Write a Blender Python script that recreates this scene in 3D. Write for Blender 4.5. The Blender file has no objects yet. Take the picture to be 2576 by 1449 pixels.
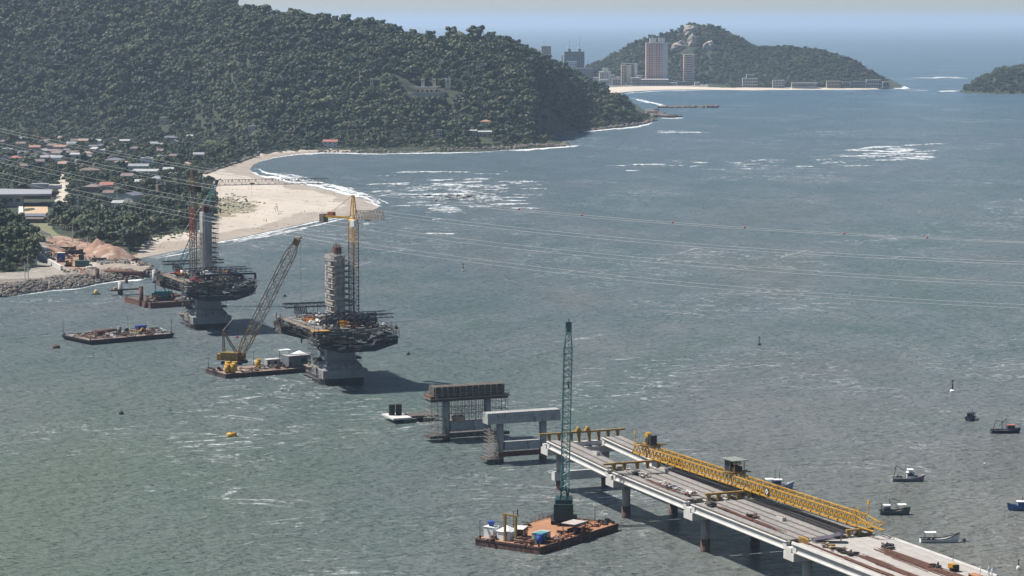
import bpy, math, random
import numpy as np
from mathutils import Vector, Matrix

random.seed(7); RNG = np.random.default_rng(7)
SC = bpy.context.scene; COL = SC.collection
R = math.radians

# ---------------------------------------------------------------- camera
F_PX, HOR, CX, CY, HCAM = 6340.0, 55.0, 1288.0, 724.5, 120.0      # calibration of the photograph at 2576 x 1449
PITCH = math.atan((CY - HOR) / F_PX); CP, SP = math.cos(PITCH), math.sin(PITCH)
cam_d = bpy.data.cameras.new('camera'); cam = bpy.data.objects.new('camera', cam_d); COL.objects.link(cam)
cam.location = (0, 0, HCAM); cam.rotation_euler = (R(90) - PITCH, 0, 0)
cam_d.sensor_width = 36.0; cam_d.lens = 36.0 * F_PX / 2576.0
cam_d.clip_start = 1.0; cam_d.clip_end = 2.0e6
SC.camera = cam

# ---------------------------------------------------------------- sky, sun, exposure
SUN_EL = R(56); SUN_DIR = Vector((-0.965, 0.262, 0)).normalized()   # towards the sun, on the ground
wld = bpy.data.worlds.new('World'); SC.world = wld; wld.use_nodes = True
wn = wld.node_tree; bg = wn.nodes['Background']
sky = wn.nodes.new('ShaderNodeTexSky'); sky.sky_type = 'NISHITA'; sky.sun_disc = False
sky.sun_elevation = SUN_EL; sky.sun_rotation = math.atan2(SUN_DIR.x, SUN_DIR.y)
sky.altitude = 100; sky.air_density = 1.0; sky.dust_density = .5; sky.ozone_density = 3.0
wn.links.new(sky.outputs[0], bg.inputs[0]); bg.inputs[1].default_value = 0.06
sun_d = bpy.data.lights.new('sun', 'SUN'); sun_d.energy = 5.0; sun_d.angle = R(0.53); sun_d.color = (1.0, 0.945, 0.87)
sun = bpy.data.objects.new('sun', sun_d); COL.objects.link(sun)
to_sun = Vector((SUN_DIR.x * math.cos(SUN_EL), SUN_DIR.y * math.cos(SUN_EL), math.sin(SUN_EL)))
sun.rotation_euler = to_sun.to_track_quat('Z', 'Y').to_euler(); sun.location = (-300, 200, 600)
vs = SC.view_settings; vs.view_transform = 'Standard'; vs.look = 'None'; vs.exposure = 0.74; vs.gamma = 1.0; vs.use_curve_mapping = False
SC.cycles.use_denoising = True; SC.cycles.max_bounces = 6; SC.cycles.diffuse_bounces = 2; SC.cycles.glossy_bounces = 2
SC.cycles.transparent_max_bounces = 12; SC.cycles.volume_bounces = 0; SC.cycles.caustics_reflective = False; SC.cycles.caustics_refractive = False

# ---------------------------------------------------------------- picture <-> place
def W(x, y, z=0.0):                       # ground point seen at a picture position, at height z
    u, v = x - CX, y - CY
    dz = F_PX * SP + v * CP; k = (HCAM - z) / dz
    return Vector((u * k, (F_PX * CP - v * SP) * k, z))
def atY(x, y, Y):
    u, v = x - CX, y - CY
    k = Y / (F_PX * CP - v * SP)
    return Vector((u * k, Y, HCAM - (F_PX * SP + v * CP) * k))
def PX(X, Y, Z):
    Zr = Z - HCAM; d = Y * CP - Zr * SP
    return CX + F_PX * X / d, CY - F_PX * (Y * SP + Zr * CP) / d
BX, BY = 0.3815, -0.9244                  # the bridge runs this way, towards the camera
B_ANG = math.atan2(BY, BX)
def BR(s, t, z=0.0):
    s -= 671.0; t += 262.6
    return Vector((BX * s - BY * t, BY * s + BX * t, z))

# ---------------------------------------------------------------- materials
MATS = {}
def nodes_of(name):
    m = bpy.data.materials.new(name); m.use_nodes = True
    return m, m.node_tree, m.node_tree.nodes['Principled BSDF']
def pm(name, c, c2=None, scale=0.6, rough=0.75, metal=0.0, bump=0.0, bscale=3.0, stretch=(1, 1, 1), rnd=0.0, c3=None, spec=0.3):
    """plain procedural surface: two tones mixed by noise, a little relief, optional third tone in spots, per-object variation"""
    if name in MATS: return MATS[name]
    m, nt, b = nodes_of(name); N, L = nt.nodes, nt.links
    if c2 is None: c2 = tuple(min(1, q * 0.72) for q in c)
    tc = N.new('ShaderNodeTexCoord'); mp = N.new('ShaderNodeMapping'); mp.inputs['Scale'].default_value = stretch
    L.new(tc.outputs['Object'], mp.inputs['Vector'])
    nz = N.new('ShaderNodeTexNoise'); nz.inputs['Scale'].default_value = scale; nz.inputs['Detail'].default_value = 6; nz.inputs['Roughness'].default_value = 0.65
    L.new(mp.outputs[0], nz.inputs['Vector'])
    rp = N.new('ShaderNodeValToRGB'); rp.color_ramp.elements[0].position = 0.33; rp.color_ramp.elements[1].position = 0.68
    rp.color_ramp.elements[0].color = (*c2, 1); rp.color_ramp.elements[1].color = (*c, 1)
    L.new(nz.outputs['Fac'], rp.inputs[0]); out = rp.outputs[0]
    if c3:
        n2 = N.new('ShaderNodeTexNoise'); n2.inputs['Scale'].default_value = scale * 2.7; n2.inputs['Detail'].default_value = 4
        L.new(mp.outputs[0], n2.inputs['Vector'])
        r2 = N.new('ShaderNodeValToRGB'); r2.color_ramp.elements[0].position = 0.55; r2.color_ramp.elements[1].position = 0.66
        r2.color_ramp.elements[0].color = (0, 0, 0, 1); r2.color_ramp.elements[1].color = (1, 1, 1, 1)
        L.new(n2.outputs['Fac'], r2.inputs[0])
        mx = N.new('ShaderNodeMix'); mx.data_type = 'RGBA'; L.new(r2.outputs[0], mx.inputs['Factor']); L.new(out, mx.inputs['A']); mx.inputs['B'].default_value = (*c3, 1)
        out = mx.outputs['Result']
    if rnd:
        oi = N.new('ShaderNodeObjectInfo'); mr = N.new('ShaderNodeMapRange'); mr.inputs['To Min'].default_value = 1 - rnd; mr.inputs['To Max'].default_value = 1 + rnd
        L.new(oi.outputs['Random'], mr.inputs['Value'])
        mul = N.new('ShaderNodeMix'); mul.data_type = 'RGBA'; mul.blend_type = 'MULTIPLY'; mul.inputs['Factor'].default_value = 1
        L.new(out, mul.inputs['A']); L.new(mr.outputs[0], mul.inputs['B']); out = mul.outputs['Result']
    L.new(out, b.inputs['Base Color']); b.inputs['Roughness'].default_value = rough; b.inputs['Metallic'].default_value = metal
    b.inputs['Specular IOR Level'].default_value = spec
    if bump:
        nb = N.new('ShaderNodeTexNoise'); nb.inputs['Scale'].default_value = bscale; nb.inputs['Detail'].default_value = 5
        L.new(mp.outputs[0], nb.inputs['Vector'])
        bm_ = N.new('ShaderNodeBump'); bm_.inputs['Strength'].default_value = 1.0; bm_.inputs['Distance'].default_value = bump
        L.new(nb.outputs['Fac'], bm_.inputs['Height']); L.new(bm_.outputs[0], b.inputs['Normal'])
    MATS[name] = m
    return m

CONC = pm('concrete_light', (.52, .50, .47), (.40, .385, .36), .35, .85, bump=.02, stretch=(1, 1, .3), rnd=.05)
CONC_D = pm('concrete_grey', (.33, .33, .325), (.23, .23, .225), .3, .85, bump=.03, stretch=(1, 1, .35), c3=(.17, .165, .155))
SLAB = pm('precast_slab', (.27, .255, .24), (.18, .168, .157), .35, .9, rnd=.08, c3=(.155, .145, .135), stretch=(.4, 1, 1))
SLAB_N = pm('fresh_slab', (.37, .345, .32), (.28, .26, .24), .25, .9, rnd=.04, c3=(.26, .245, .225), stretch=(.4, 1, 1))
RUST = pm('rusty_steel', (.135, .062, .045), (.075, .038, .030), .8, .85, bump=.01, c3=(.16, .085, .05))
RUST_O = pm('orange_rust', (.40, .20, .10), (.27, .125, .065), .35, .9, c3=(.20, .10, .06))
DARK = pm('dark_steel', (.035, .037, .042), (.018, .019, .023), .8, .6, c3=(.07, .05, .04))
NAVY = pm('navy_steel', (.022, .028, .045), (.012, .015, .026), .5, .55)
FORM = pm('dirty_formwork', (.10, .085, .07), (.04, .037, .035), .7, .85, c3=(.15, .12, .09))
YEL = pm('yellow_paint', (.50, .275, .022), (.26, .13, .014), .5, .6, c3=(.42, .29, .10))
YEL_B = pm('yellow_bright', (.52, .30, .03), (.38, .20, .022), .8, .5)
OLIVE = pm('weathered_yellow', (.27, .17, .045), (.15, .095, .03), 1.1, .7, c3=(.35, .22, .06))
TEAL = pm('teal_paint', (.035, .17, .16), (.022, .10, .10), .7, .5, c3=(.05, .08, .08))
TEAL_D = pm('teal_dark', (.012, .050, .048), (.008, .028, .028), .7, .5, c3=(.02, .03, .03))
TEAL_L = pm('teal_light', (.10, .30, .28), (.05, .19, .18), .7, .5)
BOOM = pm('weathered_boom', (.40, .34, .28), (.25, .20, .16), 1.0, .7, c3=(.10, .075, .06))
GALV = pm('galvanised', (.36, .35, .33), (.22, .215, .20), 1.2, .55, metal=.2)
WIRE = pm('aluminium_wire', (.50, .50, .48), (.42, .42, .40), .1, .45, metal=.2)
WHITE = pm('white_paint', (.74, .74, .72), (.62, .62, .60), .6, .6)
TIMBER = pm('grey_timber', (.30, .235, .175), (.17, .13, .10), 1.4, .85, rnd=.2)
BLACK = pm('black_rubber', (.014, .014, .016), (.008, .008, .009), 1, .6)
BLUE = pm('blue_paint', (.025, .07, .30), (.018, .045, .20), .8, .5)
GREEN = pm('green_paint', (.04, .11, .085), (.025, .07, .055), .8, .55)
RED = pm('red_paint', (.36, .045, .03), (.22, .03, .025), .8, .6)
CRED = pm('crane_red', (.30, .075, .045), (.16, .05, .035), .8, .65, c3=(.22, .12, .09))
PANE = pm('window_glass', (.03, .04, .05), (.02, .025, .03), .5, .15, spec=.5)
ROCK = pm('rock', (.20, .18, .16), (.095, .088, .082), .5, .9, bump=.15, bscale=1.5, rnd=.25, c3=(.28, .25, .22))
EARTH = pm('red_earth', (.31, .175, .115), (.20, .14, .108), .09, .95, bump=.25, bscale=1.2, c3=(.36, .30, .25))

# ---------------------------------------------------------------- mesh builder
class MB:
    def __init__(s): s.v = []; s.f = []
    def add(s, vs, fs):
        o = len(s.v); s.v += [tuple(p) for p in vs]; s.f += [tuple(i + o for i in f) for f in fs]; return s
    def bx(s, x0, x1, y0, y1, z0, z1):
        return s.add([(x0, y0, z0), (x1, y0, z0), (x1, y1, z0), (x0, y1, z0), (x0, y0, z1), (x1, y0, z1), (x1, y1, z1), (x0, y1, z1)],
                     [(3, 2, 1, 0), (4, 5, 6, 7), (0, 1, 5, 4), (1, 2, 6, 5), (2, 3, 7, 6), (3, 0, 4, 7)])
    def box(s, c, d, rz=0.0):
        hx, hy, hz = d[0] / 2, d[1] / 2, d[2] / 2; ca, sa = math.cos(rz), math.sin(rz)
        vs = [(c[0] + ca * a - sa * b, c[1] + sa * a + ca * b, c[2] + e) for e in (-hz, hz) for a, b in ((-hx, -hy), (hx, -hy), (hx, hy), (-hx, hy))]
        return s.add(vs, [(3, 2, 1, 0), (4, 5, 6, 7), (0, 1, 5, 4), (1, 2, 6, 5), (2, 3, 7, 6), (3, 0, 4, 7)])
    def frame(s, p, q):
        p, q = Vector(p), Vector(q); d = (q - p); d.normalize()
        up = Vector((0, 0, 1)) if abs(d.z) < .95 else Vector((1, 0, 0))
        a = d.cross(up).normalized(); b = a.cross(d).normalized()
        return p, q, a, b
    def bar(s, p, q, w, h=None):
        h = h or w; p, q, a, b = s.frame(p, q); a = a * (w / 2); b = b * (h / 2)
        vs = [p - a - b, p + a - b, p + a + b, p - a + b, q - a - b, q + a - b, q + a + b, q - a + b]
        return s.add(vs, [(0, 1, 2, 3), (7, 6, 5, 4), (0, 4, 5, 1), (1, 5, 6, 2), (2, 6, 7, 3), (3, 7, 4, 0)])
    def rod(s, p, q, w):                       # three-sided rod, for thin things
        p, q, a, b = s.frame(p, q); r = w / 2
        vs = []
        for e in (p, q):
            for k in range(3):
                an = k * 2.0944; vs.append(e + a * (r * math.cos(an)) + b * (r * math.sin(an)))
        return s.add(vs, [(0, 1, 4, 3), (1, 2, 5, 4), (2, 0, 3, 5), (2, 1, 0), (3, 4, 5)])
    def tube(s, p, q, r0, r1=None, n=12, cap=True):
        r1 = r0 if r1 is None else r1; p, q, a, b = s.frame(p, q); vs = []
        for e, r in ((p, r0), (q, r1)):
            for k in range(n):
                an = k * 2 * math.pi / n; vs.append(e + a * (r * math.cos(an)) + b * (r * math.sin(an)))
        fs = [(k, k + n, (k + 1) % n + n, (k + 1) % n) for k in range(n)]
        if cap: fs += [tuple(range(n)), tuple(range(2 * n - 1, n - 1, -1))]
        return s.add(vs, fs)
    def lathe(s, prof, c=(0, 0, 0), n=16):
        vs = []; fs = []
        for r, z in prof:
            for k in range(n):
                an = k * 2 * math.pi / n; vs.append((c[0] + r * math.cos(an), c[1] + r * math.sin(an), c[2] + z))
        for i in range(len(prof) - 1):
            for k in range(n): fs.append((i * n + k, i * n + (k + 1) % n, (i + 1) * n + (k + 1) % n, (i + 1) * n + k))
        fs += [tuple(range(n - 1, -1, -1)), tuple(range((len(prof) - 1) * n, len(prof) * n))]
        return s.add(vs, fs)
    def prism(s, poly, z0, z1):
        n = len(poly); return s.add([(x, y, z0) for x, y in poly] + [(x, y, z1) for x, y in poly],
            [tuple(range(n - 1, -1, -1)), tuple(range(n, 2 * n))] + [(k, (k + 1) % n, (k + 1) % n + n, k + n) for k in range(n)])
    def sweepx(s, poly, x0, x1, dz0=0.0, dz1=0.0):       # a (y, z) outline carried along x
        n = len(poly); return s.add([(x0, y, z + dz0) for y, z in poly] + [(x1, y, z + dz1) for y, z in poly],
            [tuple(range(n - 1, -1, -1)), tuple(range(n, 2 * n))] + [(k, (k + 1) % n, (k + 1) % n + n, k + n) for k in range(n)])
    def sweepy(s, poly, y0, y1):                          # an (x, z) outline carried along y
        n = len(poly); return s.add([(x, y0, z) for x, z in poly] + [(x, y1, z) for x, z in poly],
            [tuple(range(n)), tuple(range(2 * n - 1, n - 1, -1))] + [(k, k + n, (k + 1) % n + n, (k + 1) % n) for k in range(n)])
    def lattice(s, p, q, w, h, n, r, rd=None, w1=None, h1=None, tri=False):
        """lattice boom from p to q: chords and zigzag bracing on all sides"""
        rd = rd or r * .65; w1 = w if w1 is None else w1; h1 = h if h1 is None else h1
        p, q, a, b = s.frame(p, q)
        cs = [(-1, -1), (1, -1), (0, 1)] if tri else [(-1, -1), (1, -1), (1, 1), (-1, 1)]
        def pt(k, i):
            f = i / n; return p.lerp(q, f) + a * (cs[k][0] * .5 * (w + (w1 - w) * f)) + b * (cs[k][1] * .5 * (h + (h1 - h) * f))
        m = len(cs)
        for k in range(m):
            s.bar(pt(k, 0), pt(k, n), r)
            for i in range(n):
                k2 = (k + 1) % m
                s.rod(pt(k, i), pt(k2, i + 1), rd) if (i + k) % 2 else s.rod(pt(k2, i), pt(k, i + 1), rd)
                s.rod(pt(k, i), pt(k2, i), rd)
        return s
    def ball(s, c, r, n=8, sz=1.0):
        prof = [(r * math.sin(math.pi * (i + .02) / (n + .04)), -r * sz * math.cos(math.pi * (i + .02) / (n + .04))) for i in range(n + 1)]
        return s.lathe(prof, c, n + 4)
    def mesh(s, name, mat, smooth=False):
        me = bpy.data.meshes.new(name); me.from_pydata(s.v, [], s.f); me.update()
        if mat: me.materials.append(mat)
        if smooth: me.polygons.foreach_set('use_smooth', [True] * len(me.polygons))
        return me
    def build(s, name, mat, parent=None, smooth=False, kind=None, loc=None):
        return obj(name, s.mesh(name, mat, smooth), parent, kind, loc)

def obj(name, me, parent=None, kind=None, loc=None):
    o = bpy.data.objects.new(name, me); COL.objects.link(o)
    if parent is not None: o.parent = parent
    if kind: o['kind'] = kind
    if loc is not None: o.location = loc
    return o
def tag(o, label, cat, group=None):
    o['label'] = label; o['category'] = cat
    if group: o['group'] = group
    return o
def thing(name, label, cat, loc=(0, 0, 0), rz=0.0, group=None):
    o = bpy.data.objects.new(name, None); COL.objects.link(o); o.location = loc; o.rotation_euler = (0, 0, rz); o.empty_display_size = 1
    return tag(o, label, cat, group)
def struct(o): o['kind'] = 'structure'; return o

def np_mesh(name, verts, faces, mat=None, smooth=False):
    """verts (n,3), faces (m,k) arrays"""
    me = bpy.data.meshes.new(name); verts = np.ascontiguousarray(verts, np.float32); faces = np.ascontiguousarray(faces, np.int32)
    m, k = faces.shape
    me.vertices.add(len(verts)); me.vertices.foreach_set('co', verts.ravel())
    me.loops.add(m * k); me.loops.foreach_set('vertex_index', faces.ravel())
    me.polygons.add(m); me.polygons.foreach_set('loop_start', np.arange(0, m * k, k, dtype=np.int32))
    try: me.polygons.foreach_set('loop_total', np.full(m, k, np.int32))
    except Exception: pass
    if smooth: me.polygons.foreach_set('use_smooth', np.ones(m, bool))
    if mat: me.materials.append(mat)
    me.update(calc_edges=True); me.validate()
    return me
def fattr(me, name, vals):
    a = me.attributes.new(name, 'FLOAT', 'POINT'); a.data.foreach_set('value', np.asarray(vals, np.float32)); return a

def vnoise(x, y, seed=0):                      # smooth value noise in numpy
    xi = np.floor(x).astype(np.int64); yi = np.floor(y).astype(np.int64); xf = x - xi; yf = y - yi
    def h(a, b):
        n = (a * 374761393 + b * 668265263 + seed * 1442695041) & 0x7fffffff; n = ((n ^ (n >> 13)) * 1274126177) & 0x7fffffff
        return ((n ^ (n >> 16)) & 0xffff) / 65535.0
    u = xf * xf * (3 - 2 * xf); v = yf * yf * (3 - 2 * yf)
    return (h(xi, yi) * (1 - u) + h(xi + 1, yi) * u) * (1 - v) + (h(xi, yi + 1) * (1 - u) + h(xi + 1, yi + 1) * u) * v
def fbm(x, y, seed=0, o=4):
    t = 0; a = .5; 
    for k in range(o): t = t + a * vnoise(x * 2 ** k, y * 2 ** k, seed + k); a *= .5
    return t / (1 - .5 ** o)
# ================================================================ SETTING
# ---------------------------------------------------------------- sea
def sea_material():
    m, nt, b = nodes_of('sea_water'); N, L = nt.nodes, nt.links
    tc = N.new('ShaderNodeTexCoord')
    def noise(scale, detail, stretch=(1, 1, 1), rot=0.0, rough=.55, dist=0.0):
        mp = N.new('ShaderNodeMapping'); mp.inputs['Scale'].default_value = stretch; mp.inputs['Rotation'].default_value = (0, 0, rot)
        L.new(tc.outputs['Object'], mp.inputs['Vector'])
        n = N.new('ShaderNodeTexNoise'); n.inputs['Scale'].default_value = scale; n.inputs['Detail'].default_value = detail; n.inputs['Roughness'].default_value = rough
        n.inputs['Distortion'].default_value = dist
        L.new(mp.outputs[0], n.inputs['Vector']); return n.outputs['Fac']
    def ramp(f, stops):
        r = N.new('ShaderNodeValToRGB'); e = r.color_ramp.elements
        while len(e) < len(stops): e.new(.5)
        for q, (p, c) in zip(e, stops): q.position = p; q.color = (*c, 1) if len(c) == 3 else c
        L.new(f, r.inputs[0]); return r.outputs[0]
    def mix(f, a, c):
        x = N.new('ShaderNodeMix'); x.data_type = 'RGBA'
        if isinstance(f, float): x.inputs['Factor'].default_value = f
        else: L.new(f, x.inputs['Factor'])
        for s, k in ((a, 'A'), (c, 'B')):
            if isinstance(s, tuple): x.inputs[k].default_value = (*s, 1)
            else: L.new(s, x.inputs[k])
        return x.outputs['Result']
    # silt: patches of green-grey, blue-grey and brown estuary water, clearer and bluer out at sea; lighter blue bands stand in for smooth reflecting water
    big = ramp(noise(.0055, 5, (1, .45, 1), .45, .62, 1.2), [(.30, (.070, .112, .098)), (.43, (.092, .122, .128)), (.53, (.112, .134, .146)), (.62, (.122, .132, .136)), (.74, (.106, .118, .110))])
    small = ramp(noise(.028, 6, (.8, .45, 1), .3, .65, .9), [(.33, (.068, .100, .094)), (.5, (.108, .132, .132)), (.68, (.172, .182, .180))])
    near = mix(.45, big, small)
    sx = N.new('ShaderNodeSeparateXYZ'); L.new(tc.outputs['Object'], sx.inputs[0])
    # green silt towards the near left, brown silt towards the near right, both with ragged edges
    def reach(a, b_, ax, amp):
        m_ = N.new('ShaderNodeMath'); m_.operation = 'MULTIPLY_ADD'; L.new(noise(.006, 4, (1, .5, 1), .2, .6, 1.0), m_.inputs[0]); m_.inputs[1].default_value = amp; L.new(sx.outputs[ax], m_.inputs[2])
        r_ = N.new('ShaderNodeMapRange'); r_.inputs['From Min'].default_value = a; r_.inputs['From Max'].default_value = b_; L.new(m_.outputs[0], r_.inputs['Value']); return r_.outputs[0]
    def both(a, b_, k):
        m_ = N.new('ShaderNodeMath'); m_.operation = 'MULTIPLY'; L.new(a, m_.inputs[0]); L.new(b_, m_.inputs[1]); n_ = N.new('ShaderNodeMath'); n_.operation = 'MULTIPLY'; L.new(m_.outputs[0], n_.inputs[0]); n_.inputs[1].default_value = k; return n_.outputs[0]
    near = mix(both(reach(1250, 850, 'Y', 500), reach(130, -60, 'X', 140), .85), near, (.108, .140, .112))
    near = mix(both(reach(1150, 750, 'Y', 500), reach(40, 170, 'X', 130), .75), near, (.160, .150, .128))
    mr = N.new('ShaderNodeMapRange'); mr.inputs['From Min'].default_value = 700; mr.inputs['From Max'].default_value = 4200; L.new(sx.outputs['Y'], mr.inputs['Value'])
    base = mix(mr.outputs[0], near, (.062, .115, .160))  # bluer with distance: open sea, plus sky reflection put into the colour
    # spent foam drawn out in thin current lines, only in patches
    def band(f, lo, hi):
        r_ = N.new('ShaderNodeMapRange'); r_.inputs['From Min'].default_value = lo; r_.inputs['From Max'].default_value = hi; L.new(f, r_.inputs['Value']); return r_.outputs[0]
    ln = N.new('ShaderNodeMath'); ln.operation = 'SUBTRACT'; L.new(noise(.045, 5, (.55, .8, 1), .35, .6, 1.6), ln.inputs[0]); ln.inputs[1].default_value = .5
    ab = N.new('ShaderNodeMath'); ab.operation = 'ABSOLUTE'; L.new(ln.outputs[0], ab.inputs[0])
    fm = both(both(band(ab.outputs[0], .016, .004), band(noise(.008, 4, (1, .6, 1), .3, .6, .8), .50, .64), 1.0), band(noise(.5, 4, (.6, .5, 1), 0, .7), .42, .60), .8)
    fk = both(band(noise(.35, 3, (.5, .6, 1), .2, .7), .70, .76), band(noise(.012, 4, (1, .6, 1), .1, .6, .8), .44, .60), .7)
    base = mix(fk, mix(fm, base, (.62, .64, .64)), (.62, .64, .64))
    # chop running up the channel over a longer swell
    prev = None
    for sc, det, st, rot, d in ((.050, 2, (.6, 1.4, 1), .25, 2.0), (.15, 3, (.55, 1.2, 1), .18, 3.8), (.50, 4, (.65, 1.15, 1), .1, 2.2)):
        bp = N.new('ShaderNodeBump'); bp.inputs['Strength'].default_value = 1; bp.inputs['Distance'].default_value = d
        L.new(noise(sc, det, st, rot, .6), bp.inputs['Height'])
        if prev: L.new(prev, bp.inputs['Normal'])
        prev = bp.outputs[0]
    df = N.new('ShaderNodeBsdfDiffuse'); L.new(base, df.inputs['Color']); L.new(prev, df.inputs['Normal'])
    gl = N.new('ShaderNodeBsdfGlossy'); gl.inputs['Roughness'].default_value = .12; L.new(prev, gl.inputs['Normal'])
    fr = N.new('ShaderNodeFresnel'); fr.inputs['IOR'].default_value = 1.13; L.new(prev, fr.inputs['Normal'])
    ms = N.new('ShaderNodeMixShader'); L.new(fr.outputs[0], ms.inputs[0]); L.new(df.outputs[0], ms.inputs[1]); L.new(gl.outputs[0], ms.inputs[2])
    L.new(ms.outputs[0], N['Material Output'].inputs['Surface']); N.remove(b)
    return m
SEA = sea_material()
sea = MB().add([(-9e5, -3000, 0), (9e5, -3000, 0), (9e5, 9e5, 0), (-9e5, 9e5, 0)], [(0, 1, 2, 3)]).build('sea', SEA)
struct(sea)

# ---------------------------------------------------------------- terrain, near shore with the big hill
SHORE = [(-1000, 830), (-500, 792), (-260, 770), (-60, 756), (0, 748), (60, 738), (130, 727), (200, 722), (240, 712), (300, 703), (345, 701), (388, 692), (380, 678), (352, 665), (338, 655),
  (352, 649), (400, 640), (470, 625), (560, 606), (640, 589), (720, 572), (780, 559), (840, 548), (895, 540), (932, 531), (952, 522), (946, 512), (912, 500), (862, 487), (800, 472), (740, 460),
  (685, 449), (645, 438), (628, 426), (638, 414), (662, 403), (700, 394), (745, 388), (800, 384), (880, 384), (960, 386), (1040, 383), (1130, 383), (1210, 381), (1290, 376), (1360, 374), (1405, 370),
  (1428, 362), (1396, 353), (1380, 346), (1400, 338), (1450, 331), (1520, 326), (1575, 319), (1622, 312), (1650, 304), (1652, 297), (1630, 285), (1600, 262), (1560, 240), (1500, 232)]
LANDPX = np.array(SHORE + [(1480, 200), (-1000, 200)], float)
BEACHPX = np.array([(326, 662), (345, 640), (366, 604), (372, 592), (420, 587), (475, 577), (512, 566), (538, 548), (546, 520), (541, 495), (530, 470), (512, 452), (510, 438), (540, 428), (580, 415), (612, 404), (640, 392), (700, 382), (720, 380), (790, 377), (860, 378), (905, 380),
  (905, 390), (800, 393), (720, 399), (682, 407), (657, 416), (647, 425), (657, 430), (702, 443), (802, 462), (872, 478), (962, 505), (992, 520), (970, 545), (560, 625), (340, 668)], float)
DUNEPX = np.array([(545, 505), (590, 497), (640, 515), (652, 522), (610, 534), (560, 548), (530, 552)], float)
YARDPX = np.array([(86, 640), (95, 612), (118, 598), (150, 592), (200, 603), (250, 616), (300, 632), (345, 655), (395, 690), (330, 700), (250, 698), (200, 690), (150, 690), (110, 682)], float)
ROADPX = np.array([(55, 570), (75, 571), (120, 603), (112, 622), (150, 668), (200, 680), (200, 694), (60, 701), (-160, 706), (-160, 690), (70, 684), (95, 664), (88, 640), (98, 612)], float)
BANKPX = np.array([(-170, 698), (60, 693), (190, 690), (250, 694), (330, 690), (400, 688), (395, 700), (330, 716), (250, 722), (200, 732), (150, 735), (60, 748), (-170, 775)], float)
SPOILPX = np.array([(205, 655), (250, 648), (300, 648), (340, 652), (400, 690), (330, 705), (250, 705), (215, 690)], float)
CLEARPX = np.array([(12, 498), (135, 498), (140, 540), (128, 570), (152, 600), (95, 614), (62, 578), (40, 562), (14, 548)], float)
LAWNPX = np.array([(66, 562), (118, 562), (150, 592), (128, 600), (96, 590)], float)
PALEPX = np.array([(143, 443), (165, 437), (175, 462), (170, 505), (152, 520), (132, 516), (146, 490)], float)

def in_poly(x, y, P):
    c = np.zeros(x.shape, bool); n = len(P); j = n - 1
    for i in range(n):
        xi, yi = P[i]; xj, yj = P[j]
        if yi != yj: c ^= ((yi > y) != (yj > y)) & (x < (xj - xi) * (y - yi) / (yj - yi) + xi)
        j = i
    return c
def px0(X, Y):
    d = Y * CP + HCAM * SP; return CX + F_PX * X / d, CY - F_PX * (Y * SP - HCAM * CP) / d
SHW = np.array([W(x, y)[:2] for x, y in SHORE])
def seg_dist(X, Y, P):
    d2 = np.full(X.shape, 1e18)
    for a, b in zip(P[:-1], P[1:]):
        ax, ay = a; dx, dy = b[0] - ax, b[1] - ay; l2 = dx * dx + dy * dy + 1e-9
        t = np.clip(((X - ax) * dx + (Y - ay) * dy) / l2, 0, 1)
        d2 = np.minimum(d2, (X - ax - t * dx) ** 2 + (Y - ay - t * dy) ** 2)
    return np.sqrt(d2)
FOOT = np.array([(-260, 345), (0, 345), (300, 350), (480, 350), (560, 362), (640, 376), (760, 379), (1000, 379), (1200, 377), (1340, 371), (1384, 347), (1450, 330), (1570, 319), (1640, 306), (1662, 300)], float)
FOOT_Y = np.array([W(x, y)[1] for x, y in FOOT])
RDEPTH = np.array([(-260, 360), (300, 350), (500, 345), (1000, 330), (1300, 300), (1400, 270), (1500, 220), (1600, 130), (1640, 60), (1662, 40)], float)
RIDGE = np.array([(-260, -62), (0, -42), (200, -34), (400, -22), (560, -8), (605, 4), (640, 15), (700, 28), (760, 28), (800, 32), (850, 42), (900, 50), (950, 55), (1000, 68), (1030, 84), (1060, 88), (1100, 88), (1180, 95), (1230, 97),
  (1290, 110), (1340, 130), (1370, 145), (1400, 155), (1450, 175), (1500, 205), (1540, 225), (1580, 250), (1610, 275), (1640, 298), (1662, 305)], float)
KNOLL = W(-25, 655)
def hill_t(xp, Y):
    yf = np.interp(xp, FOOT[:, 0], FOOT_Y); yr = yf + np.interp(xp, RDEPTH[:, 0], RDEPTH[:, 1])
    return (Y - yf) / (yr - yf), yr
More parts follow.
